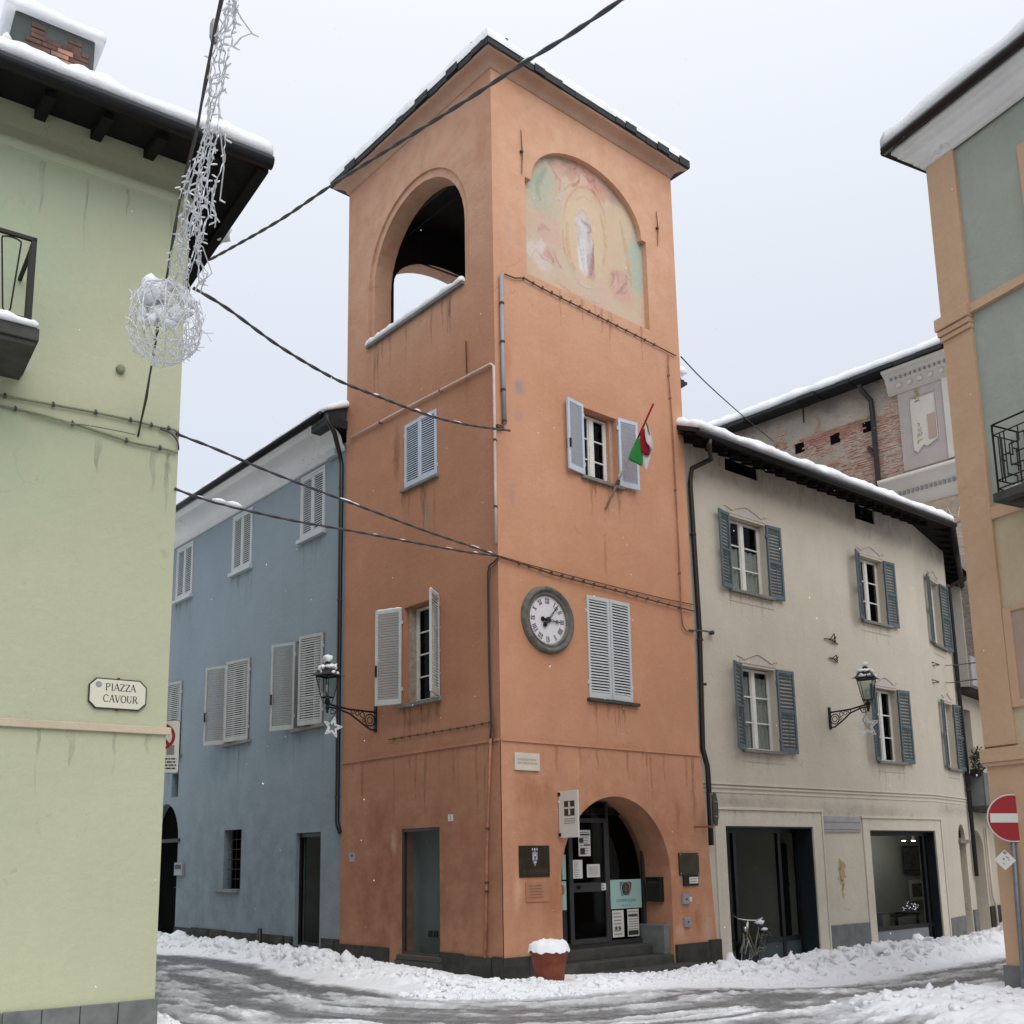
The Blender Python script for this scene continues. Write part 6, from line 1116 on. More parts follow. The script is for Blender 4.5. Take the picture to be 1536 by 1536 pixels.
mb = MB(); mb.add([(0, -.4, KZ), (9, -.4, KZ), (9, 4, KZ + .3), (0, 4, KZ + .3), (0, -.4, KZ + .1), (9, -.4, KZ + .1), (9, 4, KZ + .4), (0, 4, KZ + .4)], [(0, 3, 2, 1), (4, 5, 6, 7), (0, 1, 5, 4), (1, 2, 6, 5), (2, 3, 7, 6), (3, 0, 4, 7)]); ob('roof', mb, 'slate', kh, WK.M)
pl = thing('potted_plant', 'dark bushy plant on the balcony of the narrow house', 'plant', WK.M @ T(1.2, -.4, 4.05)); mb = MB(); sx2, cz_ = WK.hit(1469, 1140, -.45)
for k in range(500):
    a = Vector(rng.normal(0, 1, 3)); a = a.normalized() * rng.uniform(.2, 1) ** .5; c_ = Vector((sx2 + a.x * .22, -.42 + a.y * .2, cz_ + a.z * .36)); d = Vector(rng.normal(0, 1, 3)).normalized() * .07; e = d.cross(Vector(rng.normal(0, 1, 3))).normalized() * .02; mb.add([c_, c_ + d * .5 + e, c_ + d, c_ + d * .5 - e], [(0, 1, 2, 3)])
ob('foliage', mb, 'leaf', pl, WK.M); mb = MB(); mb.box(sx2 - .25, sx2 + .25, -.45, -.25, 3.95, cz_ - .25); ob('planter', mb, 'metal_dark', pl, WK.M)
pipe('wall_pipe', 'pale pipes running down beside the arch of the narrow house', WK, [(ks1 + .14, -.06, 2.6), (ks1 + .14, -.06, .7), (ks1 + .34, -.06, .5), (ks1 + .36, -.06, -.3)], .035, 'cream_trim', cat='pipe')

# ================================================================== THE TALL BRICK BUILDING BEHIND
gh = thing('church_building', 'tall old building of lime washed brick with a painted frescoed corner behind the beige house', 'church', WG.M)
GE = 17.98; GP = WG.hs(1352, 640); GL = -14
mb = MB(); mb.sheet([(GL, 0), (GP, 0), (GP, GE), (GL, GE)], [], .0); mb.sheet([(GP, 0), (14, 0), (14, GE), (GP, GE)], [], -.05); mb.box(GL, 14, .5, 9, 0, GE - .1); 
ob('wall', mb, 'lime', gh, WG.M); 
M['mauve'] = plaster('mauve_painted_plaster', (.40, .35, .335), (.33, .28, .27), amt=.6); M['panel_cream'] = plaster('cream_painted_plaster', (.55, .51, .46), (.45, .42, .38), amt=.6)
zl_ = 14.2; pt = WG.hz(1400, 580) ; 
mb = MB(); mb.box(GP, 6.35, -.09, -.051, zl_ + .25, 17.2); ob('painted_panel', mb, 'mauve', gh, WG.M); mb = MB(); mb.box(6.2, 6.7, -.14, -.09, zl_ + .25, 17.2); ob('corner_pilaster', mb, 'panel_cream', gh, WG.M)
pn = [(WG.hs(1366, 620), WG.hs(1415, 600))]; a0, a1, z0, z1 = GP + .42, GP + 1.22, zl_ + .75, 16.85; out_ = [(a0, z0 + .1), (a0 + .12, z0), (a0 + .32, z0 + .22), (a0 + .45, z0 + .14), (a1, z0 + .3), (a1, z1), (a0, z1)]
mb = MB(); mb.prism(out_, -.11, -.091); ob('painted_panel', mb, 'panel_cream', gh, WG.M); mb = MB(); mb.tube([(p[0], -.112, p[1]) for p in out_], .018, 4, closed=True); mb.tube([(a0 - .07 if p[0] < a0 + .3 else p[0] + .06, -.095, p[1] + (-.05 if p[1] < z0 + 1 else .06)) for p in out_], .012, 4, closed=True); ob('painted_line', mb, 'lilac', gh, WG.M)
M['pink_pilaster'] = plaster('pink_brown_painted_plaster', (.40, .30, .25), amt=.5); mb = MB(); mb.box(a0 + .52, a0 + .78, -.125, -.111, z0 + .35, z1 - .7); ob('painted_pilaster', mb, 'pink_pilaster', gh, WG.M)
M['ochre_leaf'] = simple('ochre_painted_leaves', (.42, .33, .16), .9, 0, .3, 8, .1, bs=0)
mb = MB()
for (q0_, q1_, zz0, zz1) in ((a0 + .22, .08, z0 + .3, z0 + 1.0), (a0 + .24, .07, z0 + 1.75, z0 + 2.2)):
    for k in range(34): x = q0_ + rng.uniform(-1, 1) * q1_; z = rng.uniform(zz0, zz1); mb.prism(disc(x, z, .03, .02, 0, 6), -.114, -.111)
ob('painted_leaves', mb, 'ochre_leaf', gh, WG.M)
gc = [(0, 17.35), (.08, 17.35), (.08, 17.5), (.14, 17.52), (.16, 17.9), (.22, 17.95), (.24, 18.2), (.42, 18.4), (.5, 18.45), (.5, 18.6)]
cornice(gh, WG, GP - .3, 14, [(o_ + .05, 17.2 + (z - 17.35) * .62) for o_, z in gc], 'panel_cream', 0, 0)
mb = MB()
for k in range(30): x = GP - .1 + k * .165; mb.box(x, x + .055, -.34, -.25, 17.64, 17.73)
ob('dentils', mb, 'ink_grey', gh, WG.M, kind='stuff')
for k in range(7): mb = MB(); x = GP + .15 + k * .36; mb.lathe([(.09, -.02), (.09, .02)], (x, -.235, 17.42), 12, 'y'); mb.lathe([(.075, -.04), (.075, -.02)], (x, -.235, 17.42), 10, 'y'); ob('roundel', mb, 'lilac', gh, WG.M)
lowc = [(0, 13.2), (.05, 13.2), (.06, 13.35), (.12, 13.38), (.14, 13.75), (.2, 13.8), (.35, 14.1), (.4, 14.12), (.4, 14.25), (.0, 14.3)]
cornice(gh, WG, WG.hs(1325, 727), 14, [(o_ + .05, z) for o_, z in lowc], 'panel_cream', 0, 0, name='ledge')
mb = MB()
for k in range(40): x = GP - .5 + k * .15; mb.box(x, x + .07, -.26, -.2, 13.62, 13.74)
ob('dentils', mb, 'ink_grey', gh, WG.M, kind='stuff')
M['frieze'] = simple('grey_ochre_painted_frieze', (.25, .22, .2), .9, 0, .6, 7, .1, bs=.3, var2=(.45, .30, .18)); mb = MB(); mb.box(GP + .3, 14, -.08, -.051, 12.3, 13.19); ob('painted_frieze', mb, 'frieze', gh, WG.M)
mb = MB(); mb.tube([(GP + .2 + k * .1, -.09, 12.55 + .16 * math.sin(k * 1.3) + (.15 if k % 2 else 0)) for k in range(28)], .02, 5); ob('painted_scroll', mb, 'panel_cream', gh, WG.M)
for k in range(6): mb = MB(); mb.box(5.0 + k * .75, 5.38 + k * .75, -.12, -.051, 0, 12.25); ob('painted_pilaster', mb, 'mauve' if k % 2 == 0 else 'panel_cream', gh, WG.M)
mb = MB(); pv = WG.hs(1318, 700); mb.tube([(WG.hs(1297, 563), -.45, 17.85), (WG.hs(1297, 563), -.4, 17.7), (pv - .02, -.12, 17.3), (pv, -.12, 16.8), (pv, -.12, 10)], .09, 8); mb.tube([(pv - .25, -.1, 15.65), (pv - .02, -.12, 15.2), (pv - .02, -.13, 14)], .07, 8); ob('downpipe', mb, 'pipe_black', gh, WG.M)
mb = MB(); gv = GE - .05
for (px, py) in ((1253, 658), (1302, 640), (1200, 672)): q = WG.hit(px, py); mb.box(q[0] - .18, q[0] + .18, -.03, .02, q[1] - .18, q[1] + .18)
ob('putlog_hole', mb, 'room', gh, WG.M)
mb = MB(); q = WG.hit(1208, 605); mb.box(q[0] - .12, q[0] + .2, -.45, 0, q[1] - .15, q[1] + .1); mb.tube([(q[0], -.2, q[1] - .8), (q[0], -.2, q[1] - .1)], .03); ob('wall_bracket', mb, 'iron', gh, WG.M)
# bricks showing through the lime wash
def brick(mb, x, z, L_, h_, o_): mb.box(x, x + L_, -o_, .01, z, z + h_)
qb0 = WG.hit(1204, 674); row0 = qb0[1]; n_ = 0; left = MB()
for rr_ in range(5):
    x = WG.hs(1204, 674) + .12 * (rr_ % 2)
    while x < WG.hs(1300, 645): mb = MB(); L_ = random.uniform(.22, .29); brick(mb, x, row0 - .02 + rr_ * .085, L_ - .015, .062, random.uniform(.015, .035)); ob('brick', mb, 'brick', gh, WG.M); x += L_; n_ += 1
for k in range(3600):
    x = rng.uniform(-4.5, GP - .02); z = 11.5 + rng.integers(0, 84) * .085
    dn = nfbm(np.array([x * .8]), np.array([z * .8]), 4, 7)[0] + (.18 if x > GP - 1.0 else 0) + (.1 if (2.2 < x < 3.6 and z < 15.2) else 0) - (.06 if z > 16.8 else 0)
    if dn < .585: continue
    brick(left, x, z, rng.uniform(.12, .27), .058, rng.uniform(.008, .028))
    if len(left.v) > 1300 * 8: break
ob('exposed_bricks', left, 'brick_pale', gh, WG.M, kind='stuff')
mb = MB(); mb.add([(GL, -.55, GE), (14, -.55, GE), (14, 4.5, GE + 2.3), (GL, 4.5, GE + 2.3), (GL, -.55, GE + .18), (14, -.55, GE + .18), (14, 4.5, GE + 2.5), (GL, 4.5, GE + 2.5)], [(0, 3, 2, 1), (4, 5, 6, 7), (0, 1, 5, 4), (1, 2, 6, 5), (2, 3, 7, 6), (3, 0, 4, 7)])
x = GL
while x < 8: w_ = random.uniform(.4, .9); mb.box(x, x + w_ - .03, -.62 + random.uniform(-.05, .05), .2, GE + .02 + random.uniform(-.05, .04), GE + .16); x += w_
ob('roof', mb, 'slate', gh, WG.M)
mb = snow_patch(lambda u, v: Vector((GL + (14 - GL) * u, -.58 + 5 * v, GE + .17 + 5 * v * .455)), 220, 16, .30, .35, fr=1.6); tag(ob('roof_snow', mb, 'snow', None, WG.M, True), 'thick snow on the roof of the tall brick building behind', 'snow', kind='stuff')
# roof corner showing behind the tower
rc = at(1031, 572, 23.5); rh = thing('rear_house', 'house behind the tower, only its snowy eave corner showing at the tower edge', 'house', Matrix.Translation((rc.x - 2, rc.y, 0)))
Mr = Matrix.Translation((rc.x, rc.y, 0)) @ Rz(30); mb = MB(); mb.box(-4, -.5, .5, 4, 0, rc.z); ob('wall', mb, 'cream', rh, Mr); mb = MB()
for k in range(4): mb.box(-4.4, -.02 - k * .05, -.02 + k * .05, 4.4, rc.z + k * .07 - .1, rc.z + k * .07 - .04)
ob('roof', mb, 'slate', rh, Mr); mb = snow_patch(lambda u, v: Vector((-4.4 + 4.4 * u, 4.4 * v, rc.z + .2)), 40, 40, .22, .4); tag(ob('roof_snow', mb, 'snow', None, Mr, True), 'snow on the small eave corner behind the tower', 'snow', kind='stuff')

# ================================================================== THE GREEN HOUSE ON THE LEFT
eh = thing('green_house', 'pale green plastered house with a dark eave and a balcony at the left edge', 'house', WE.M)
EZ = 10.62; EL = -14.0
mb = MB(); mb.sheet([(EL, -.3), (0, -.3), (0, EZ), (EL, EZ)], [], 0); mb.add([(0, 0, -.3), (0, 9, -.3), (0, 9, EZ), (0, 0, EZ)], [(0, 1, 2, 3)]); mb.add([(EL, 0, -.3), (EL, 9, -.3), (EL, 9, EZ), (EL, 0, EZ)], [(3, 2, 1, 0)]); mb.add([(EL, 9, -.3), (0, 9, -.3), (0, 9, EZ), (EL, 9, EZ)], [(3, 2, 1, 0)]); ob('wall', mb, 'green', eh, WE.M)
ml_ = [(0, 10.02), (.03, 10.03), (.05, 10.08), (.05, 10.12), (.02, 10.16), (0, 10.3)]; cornice(eh, WE, EL, 0, ml_, 'green', 0, 1)
lz = WE.hz(125, 1090); mb = MB(); mb.box(EL, .045, -.045, 0, lz - .045, lz + .04); ob('ledge', mb, 'pink_ledge', eh, WE.M, bevel=.008)
x = 0.0
edges = [0.0] + [WE.hs(px, 1515) for px in (176, 119, 62, 3)]
for i in range(len(edges) - 1):
    mb = MB(); mb.box(edges[i + 1] + .004, edges[i] - .004 + (.03 if i == 0 else 0), -.035 - random.uniform(0, .01), .05, -.3, .5 + random.uniform(-.006, .006)); ob('plinth_stone', mb, 'grey_stone', eh, WE.M, bevel=.008)
x = edges[-1]
for k in range(16): mb = MB(); mb.box(x - .76, x - .008, -.037, .05, -.3, .5); ob('plinth_stone', mb, 'grey_stone', eh, WE.M, bevel=.008); x -= .77
runs(eh, WE, -2.6, -.02, lz - .05, 'run_dark', 8, (.2, 1.0)); runs(eh, WE, -2.6, -.02, 10.0, 'run_dark', 6, (.3, 1.3)); runs(eh, WE, -1.6, -.02, 6.75, 'run_dark', 4, (.2, .8))
ovh = .80; gz = 10.45
ek = [(EL, -ovh), (.72, -ovh), (.72, 6)]
mb = MB(); rp = .42
mb.add([(EL, -ovh, gz - .02), (.72, -ovh, gz - .02), (.72, 4, gz + (4 + ovh) * rp), (EL, 4, gz + (4 + ovh) * rp), (EL, -ovh, gz + .05), (.72, -ovh, gz + .05), (.72, 4, gz + .07 + (4 + ovh) * rp), (EL, 4, gz + .07 + (4 + ovh) * rp)], [(0, 3, 2, 1), (4, 5, 6, 7), (0, 1, 5, 4), (1, 2, 6, 5), (2, 3, 7, 6), (3, 0, 4, 7)])
mb.add([(.72, -ovh, gz - .02), (.72, 9, gz - .02), (-.2, 9, gz + .4), (-.2, 0, gz + .4)], [(0, 3, 2, 1)]); ob('roof', mb, 'slate', eh, WE.M)
mb = MB(); mb.add([(EL, -ovh + .05, gz - .04), (.66, -ovh + .05, gz - .04), (.05, -.0, gz + .16), (EL, -.0, gz + .16)], [(0, 3, 2, 1)]); mb.add([(.66, -ovh + .05, gz - .04), (.66, 8, gz - .04), (.02, 8, gz + .16), (.05, 0, gz + .16)], [(0, 3, 2, 1)]); ob('soffit_boards', mb, 'wood_dark', eh, WE.M)
x = -13.6
while x < .1: mb = MB(); mb.add([(x, -ovh + .12, gz - .12), (x + .12, -ovh + .12, gz - .12), (x + .12, .0, gz + .04), (x, .0, gz + .04), (x, -ovh + .12, gz - .05), (x + .12, -ovh + .12, gz - .05), (x + .12, .0, gz + .15), (x, .0, gz + .15)], [(0, 3, 2, 1), (4, 5, 6, 7), (0, 1, 5, 4), (1, 2, 6, 5), (2, 3, 7, 6), (3, 0, 4, 7)]); ob('rafter', mb, 'wood_dark', eh, WE.M); x += .62
mb = MB(); mb.tube([(EL, -ovh - .07, gz - .05), (.74, -ovh - .07, gz - .04)], .085, 10); ob('gutter', mb, 'gutter', eh, WE.M, True); mb = MB(); mb.box(.60, .73, -ovh + .02, 8.5, gz - .12, gz + .03); ob('bargeboard', mb, 'wood_dark', eh, WE.M)
mb = snow_patch(lambda u, v: Vector((EL + (.74 - EL) * u, -ovh - .10 + 4.6 * v, gz + .05 + 4.6 * v * rp)), 230, 22, .20, .6, fr=1.8)
for (x, y, r) in ((.70, .9, .13), (.68, 1.1, .14), (.70, 1.35, .12), (.68, .7, .09), (.66, .2, .08)): chunk(mb, Vector((x, y, gz - .0)), r, .8)
tag(ob('roof_snow', mb, 'snow', None, WE.M, True), 'thick rounded snow on the roof edge of the pale green house', 'snow', kind='stuff')
# chimney with exposed bricks
cs0, cs1, cy0, cy1, czb, czt2 = -1.93, -.93, 1.5, 2.2, 11.2, 13.08
ch = MB(); ch.box(cs0, cs1, cy0, cy1, czb, czt2); M['chim'] = plaster('dark_chimney_plaster', (.085, .10, .095), (.05, .06, .055), amt=.8); cho = ob('chimney', ch, 'chim', eh, WE.M, bevel=.02)
for (bx0, bx1, bz0, bz1) in ((cs0 + .20, cs0 + .38, 12.76, 12.97), (cs1 - .34, cs1 - .16, 12.74, 12.94), (cs0 + .14, cs1 - .06, 12.38, 12.76)):
    z = bz0; j = 0
    while z < bz1:
        x = bx0 + (.06 if j % 2 else 0) * (bx1 - bx0 > .4)
        while x < bx1 - .05:
            L_ = min(random.uniform(.18, .26) if bx1 - bx0 > .4 else bx1 - bx0, bx1 - x); mb = MB(); mb.box(x, x + L_ - .015, cy0 - random.uniform(.01, .025), cy0 + .02, z, z + .06); ob('brick', mb, 'brick' if (bx1 - bx0 > .4 and -.1 < x - (cs0 + .45) < .15 and j in (2, 3, 4)) else 'dark_brick' if 'dark_brick' in M else M.setdefault('dark_brick', simple('sooty_brick', (.15, .085, .07), .9, 0, .5, 5, .2, bs=.6)), cho, WE.M); x += L_
        z += .075; j += 1
mb = snow_patch(lambda u, v: Vector((cs0 - .14 + (cs1 - cs0 + .26) * u, cy0 - .10 + (cy1 - cy0 + .2) * v, czt2 - .02)), 26, 18, .15, .5)
for k in range(7): chunk(mb, Vector((cs0 - .06, cy0 + .05 + rng.uniform(0, .5), 11.9 + k * .12)), .12); chunk(mb, Vector((cs1 + .04, cy0 + .1 + rng.uniform(0, .5), 11.9 + k * .12)), .07)
tag(ob('chimney_snow', mb, 'snow', None, WE.M, True), 'cap of snow over the brick chimney of the green house', 'snow', kind='stuff')
# balcony
bx = -1.80; mb = MB(); mb.box(-5.2, bx + .06, -.92, .02, 7.30, 7.44); mb.box(-5.2, bx + .03, -.89, .02, 7.24, 7.30); ob('balcony_slab', mb, 'step_stone', eh, WE.M, bevel=.01)
rl = MB(); rl.box(-5.2, bx - .02, -.90, -.86, 8.42, 8.46); rl.box(bx - .06, bx - .02, -.90, .0, 8.42, 8.46); rl.box(-5.2, bx - .04, -.89, -.87, 7.52, 7.545); ob('handrail', rl, 'iron', eh, WE.M)
mb = MB(); mb.box(bx - .07, bx - .02, -.90, -.72, 7.44, 8.43); ob('balcony_post', mb, 'iron', eh, WE.M)
for k in range(8):
    x = bx - .16 - k * .44; mb = MB(); wv = []
    for t_ in np.linspace(0, 1, 40):
        a = t_ * 2 * math.pi; xx = x - .10 + (.095) * math.copysign(1, math.sin(a)) * min(1, abs(math.sin(a)) * 3) * (.35 + .65 * (.5 + .5 * math.cos(a))) ; wv.append((xx, -.88, 7.98 + .42 * math.cos(a)))
    mb.tube(wv, .009, 5, closed=True)
    wv = [(p[0] - .22, p[1], 15.96 - p[2]) for p in wv]; mb.tube(wv, .009, 5, closed=True); ob('railing_scroll', mb, 'iron', eh, WE.M)
mb = snow_patch(lambda u, v: Vector((-5.1 + (bx + 5.14) * u, -.95 + .22 * v, 7.445)), 80, 6, .085, .4, fr=5); tag(ob('balcony_snow', mb, 'snow', None, WE.M, True), 'snow along the edge of the green house balcony', 'snow', kind='stuff')
# street name sign
q = [WE.hit(*p) for p in ((133, 1019), (220, 1019.5), (220, 1066), (133, 1064))]; sx0, sx1 = q[0][0], q[1][0]; sz1 = (q[0][1] + q[1][1]) / 2; sz0 = (q[2][1] + q[3][1]) / 2; cc = .075
sg_ = wallthing('street_name_sign', 'cream enamel street sign reading PIAZZA CAVOUR on the green wall', 'sign', WE, (sx0 + sx1) / 2, sz0)
def octp(x0, x1, z0, z1, c_): return [(x0 + c_, z0), (x1 - c_, z0), (x1, z0 + c_), (x1, z1 - c_), (x1 - c_, z1), (x0 + c_, z1), (x0, z1 - c_), (x0, z0 + c_)]
mb = MB(); mb.prism(octp(sx0, sx1, sz0, sz1, cc), -.03, -.005); ob('plate', mb, 'ink', sg_, WE.M, bevel=.003); mb = MB(); mb.prism(octp(sx0 + .014, sx1 - .014, sz0 + .014, sz1 - .014, cc - .005), -.034, -.0305); ob('face', mb, 'cream_sign', sg_, WE.M)
mb = MB()
for a in ((sx0 + sx1) / 2,): mb.box(a - .012, a + .012, -.035, -.005, sz1 - .004, sz1 + .012); mb.box(a - .012, a + .012, -.035, -.005, sz0 - .012, sz0 + .004)
ob('sign_clip', mb, 'rust', sg_, WE.M)
# serif capitals drawn as strokes on a 1 x 1 grid: (x0,y0,x1,y1,thickness)
GL_ = {'P': [(.15, 0, .15, 1, .17), ('a', .15, .75, .5, .25)], 'I': [(.25, 0, .25, 1, .17)], 'A': [(0.05, 0, .42, 1, .08), (.42, 1, .8, 0, .18), (.2, .35, .62, .35, .07)], 'Z': [(.05, .96, .7, .96, .08), (.7, .96, .08, .04, .17), (.05, .04, .72, .04, .08), (.07, .8, .07, .96, .06), (.71, .04, .71, .2, .06)],
       'C': [('c', .45, .5, .4, .5)], 'V': [(.05, 1, .42, 0, .18), (.42, 0, .8, 1, .08)], 'O': [('o', .45, .5, .4, .48)], 'U': [(.15, 1, .15, .35, .17), ('u', .42, .35, .28, .32), (.70, 1, .70, .35, .08)], 'R': [(.15, 0, .15, 1, .17), ('a', .15, .75, .48, .25), (.4, .5, .82, 0, .16)]}
WD_ = dict(P=.75, I=.5, A=.85, Z=.78, C=.9, V=.85, O=.92, U=.88, R=.88)
def serif(mb, s, x, z, h_, y, k=.8):
    def st(x0, z0, x1, z1, t_):
        d = Vector((x1 - x0, z1 - z0)); n_ = Vector((-d.y, d.x)).normalized() * t_ / 2; p = [(x0 + n_.x, z0 + n_.y), (x0 - n_.x, z0 - n_.y), (x1 - n_.x, z1 - n_.y), (x1 + n_.x, z1 + n_.y)]
        mb.add([(X + a * h_ * k, y, z + b_ * h_) for a, b_ in p], [(0, 1, 2, 3)])
    X = x
    for c_ in s:
        for g in GL_[c_]:
            if g[0] == 'a':
                _, x0, zc_, rx, rz = g; pr = [(x0, zc_ + rz * .9)] + [(x0 + rx * .45 + rx * .6 * math.cos(a), zc_ + rz * .9 * math.sin(a)) for a in np.linspace(1.57, -1.57, 9)] + [(x0, zc_ - rz * .9)]
                for i in range(len(pr) - 1): st(*pr[i], *pr[i + 1], .07 if i in (0, 1, len(pr) - 2, len(pr) - 3) else .14)
            elif isinstance(g[0], str):
                t0, t1 = {'c': (.7, 5.6), 'o': (0, 6.2832), 'u': (3.1416, 6.2832)}[g[0]]; pr = [(g[1] + g[3] * math.cos(a), g[2] + g[4] * math.sin(a)) for a in np.linspace(t0, t1, 18)]
                for i in range(len(pr) - 1): st(*pr[i], *pr[i + 1], .08 + .09 * abs(math.cos(math.atan2(pr[i][1] - g[2], pr[i][0] - g[1]))))
            else:
                st(*g)
                for (a, b_) in ((g[0], g[1]), (g[2], g[3])):
                    if b_ in (0, 1): st(a - .15, b_ + (.03 if b_ == 0 else -.03), a + .15, b_ + (.03 if b_ == 0 else -.03), .05)
        X += WD_[c_] * h_ * k * 1.08
    return X
h_ = (sz1 - sz0) * .235
def place(s, px, py, i):
    for ch_i, c_ in enumerate(s):
        pass
for s, pa, pb, nm in (('PIAZZA', (157, 1036), (203, 1036), 'word'), ('CAVOUR', (153.5, 1053), (206, 1053), 'word')):
    xa, za = WE.hit(*pa); xb, _z = WE.hit(*pb); tmp = MB(); w_ = serif(tmp, s, 0, 0, h_, 0) ; k = .8 * (xb - xa) / w_; x = xa
    for c_ in s: mb = MB(); xn = serif(mb, c_, x, za + h_ * .0, h_, -.0352, k); ob('letter', mb, 'ink', sg_, WE.M); x = xn
mb = MB(); xa, za = WE.hit(147, 1027); mb.prism(disc(xa, za, .035, .035, 0, 14), -.0352, -.0345); ob('emblem', mb, 'pipe_grey', sg_, WE.M)
# small cap on the wall, patch plate near the base
t_ = wallthing('round_vent', 'small round painted vent cap on the green wall below the light ball', 'vent', WE, *WE.hit(180, 555)); p0 = WE.hit(180, 555); mb = MB(); mb.lathe([(.05, 0), (.05, -.05), (.04, -.06)], (p0[0], 0, p0[1]), 16, 'y'); ob('cap', mb, 'wire_green', t_, WE.M, True)
# cables along the wall
def wire3(name, label, pts, r, mat, cat='cable', seg=10, sag=0, group=None, snowk=0, twist=0, clips=None):
    P = [Vector(p) for p in pts]; out = []
    for i in range(len(P) - 1):       # Catmull-Rom
        a = P[max(i - 1, 0)]; b_ = P[i]; c_ = P[i + 1]; d = P[min(i + 2, len(P) - 1)]
        for k in range(seg):
            t_ = k / seg; out.append(.5 * ((2 * b_) + (c_ - a) * t_ + (2 * a - 5 * b_ + 4 * c_ - d) * t_ ** 2 + (3 * b_ - a - 3 * c_ + d) * t_ ** 3))
    out.append(P[-1]); t__ = thing(name, label, cat, Matrix.Translation(P[0]), group)
    I4 = Matrix.Identity(4)
    if twist:
        L = 0; cum = [0]
        for i in range(1, len(out)): L += (out[i] - out[i - 1]).length; cum.append(L)
        n = max(40, int(L / .035)); res = [];
        for j in range(n + 1):
            s_ = L * j / n; i = max(0, min(len(out) - 2, int(np.searchsorted(cum, s_)) - 1)); f = (s_ - cum[i]) / max(1e-6, cum[i + 1] - cum[i]); res.append(out[i].lerp(out[i + 1], min(1, f)))
        d = (out[-1] - out[0]).normalized(); a1 = d.orthogonal().normalized(); a2 = d.cross(a1)
        for st_ in range(2):
            mb = MB(); mb.tube([p + (a1 * math.cos(j * .035 * twist + st_ * math.pi) + a2 * math.sin(j * .035 * twist + st_ * math.pi)) * r * .62 for j, p in enumerate(res)], r, 6); ob('strand', mb, mat, t__, I4, True)
    else: mb = MB(); mb.tube(out, r, 6); ob('strand', mb, mat, t__, I4, True)
    if clips:
        mb = MB()
        for i in range(2, len(out) - 1, clips):
            d = (out[i] - out[i - 1]).normalized(); mb.tube([out[i] - d * .015, out[i] + d * .015], r * 1.7, 6); mb.box(out[i].x - .008, out[i].x + .008, out[i].y - .008, out[i].y + .008, out[i].z, out[i].z + .035)
        ob('cable_clip', mb, 'wire', t__, I4)
    if snowk:
        mb = MB()
        for i in range(1, len(out) - 2):
            if rng.random() < snowk: n = 1 + int(rng.integers(0, 2)); a = out[i]; b_ = out[min(i + n, len(out) - 1)]; tube_snow(mb, a + Vector((0, 0, r * .8)), b_ + Vector((0, 0, r * .8)), r * rng.uniform(.9, 1.7), .06)
        if mb.v: tag(ob('clinging_snow', mb, 'snow', None, I4, True), 'lumps of snow clinging to the ' + label[:60], 'snow', kind='stuff')
    return t__, out
def on(W, pts, y=-.03): return [W.W(*(lambda q: (q[0], y, q[1]))(W.hit(px, py, y))) for px, py in pts]
wire3('wall_cable', 'upper painted cable bundle running along the green wall', on(WE, [(-60, 583), (0, 593), (80, 607), (150, 620), (205, 632), (235, 640), (262, 645), (268, 655)]), .014, 'wire_green', clips=9)
wire3('wall_cable', 'lower painted pipe running along the green wall to its corner', on(WE, [(-60, 598), (0, 609), (60, 622), (140, 645), (200, 664), (240, 672), (266, 679)]), .014, 'wire_green', clips=12)
wire3('wall_cable', 'loose thin cable looping between the two wall cables on the green wall', on(WE, [(40, 620), (80, 628), (100, 635), (125, 637), (160, 643), (190, 649), (203, 652)], -.05), .007, 'wire_green')
wire3('wall_cable', 'dark tie loop around the corner of the green house', on(WE, [(240, 643), (256, 650), (266, 662), (268, 675)], -.04), .010, 'wire')
# pink ledge end cap and no parking sign behind the corner
Ms = Matrix.Translation(at(252, 1120, 12.5)) @ Rz(6); s_ = 12.5 / F_PX
np_ = thing('parking_sign', 'white rectangular sign with a red prohibition ring, half hidden behind the green house corner', 'sign', Ms @ T(0, 0, -.35)); H_ = 40 * s_; Wd = 20 * s_; 
def rrect(x0, x1, z0, z1, r_, n=5):
    o_ = []
    for cx_, cz_, a0_ in ((x1 - r_, z0 + r_, -90), (x1 - r_, z1 - r_, 0), (x0 + r_, z1 - r_, 90), (x0 + r_, z0 + r_, 180)):
        for k in range(n + 1): a = R(a0_ + 90 * k / n); o_.append((cx_ + r_ * math.cos(a), cz_ + r_ * math.sin(a)))
    return o_
xr = 17 * s_; xl = xr - .44
mb = MB(); mb.prism(rrect(xl, xr, -H_, H_, .03), 0, .02); ob('board', mb, 'metal_grey', np_, Ms); mb = MB(); mb.prism(rrect(xl + .006, xr - .006, -H_ + .006, H_ - .006, .027), -.004, -.0005); ob('face', mb, 'white_sign', np_, Ms)
rc_ = ((xl + xr) / 2, H_ - .20); mb = MB(); ro = .165
n = 32; vs = [(rc_[0] + q_ * math.cos(6.2832 * k / n), -.006, rc_[1] + q_ * math.sin(6.2832 * k / n)) for q_ in (ro, ro * .78) for k in range(n)]; mb.add(vs, [(k, n + k, n + (k + 1) % n, (k + 1) % n) for k in range(n)]); ob('ring', mb, 'red_sign', np_, Ms)
mb = MB(); mb.prism([(rc_[0] - .11, rc_[1] + .09), (rc_[0] - .08, rc_[1] + .12), (rc_[0] + .11, rc_[1] - .09), (rc_[0] + .08, rc_[1] - .12)][::-1], -.0065, -.0055); ob('bar', mb, 'red_sign', np_, Ms)
mb = MB(); mb.box(xr - .15, xr - .06, -.0058, -.0045, -.10, .02); ob('pictogram', mb, 'ink_grey', np_, Ms)
_w = _W(); _w.M = Ms; lines(_w, (xl + .03, xr - .03, -H_ + .04, -.13), -.0045, np_, 4, 'ink', 31, 1.0, .45, 'lettering')
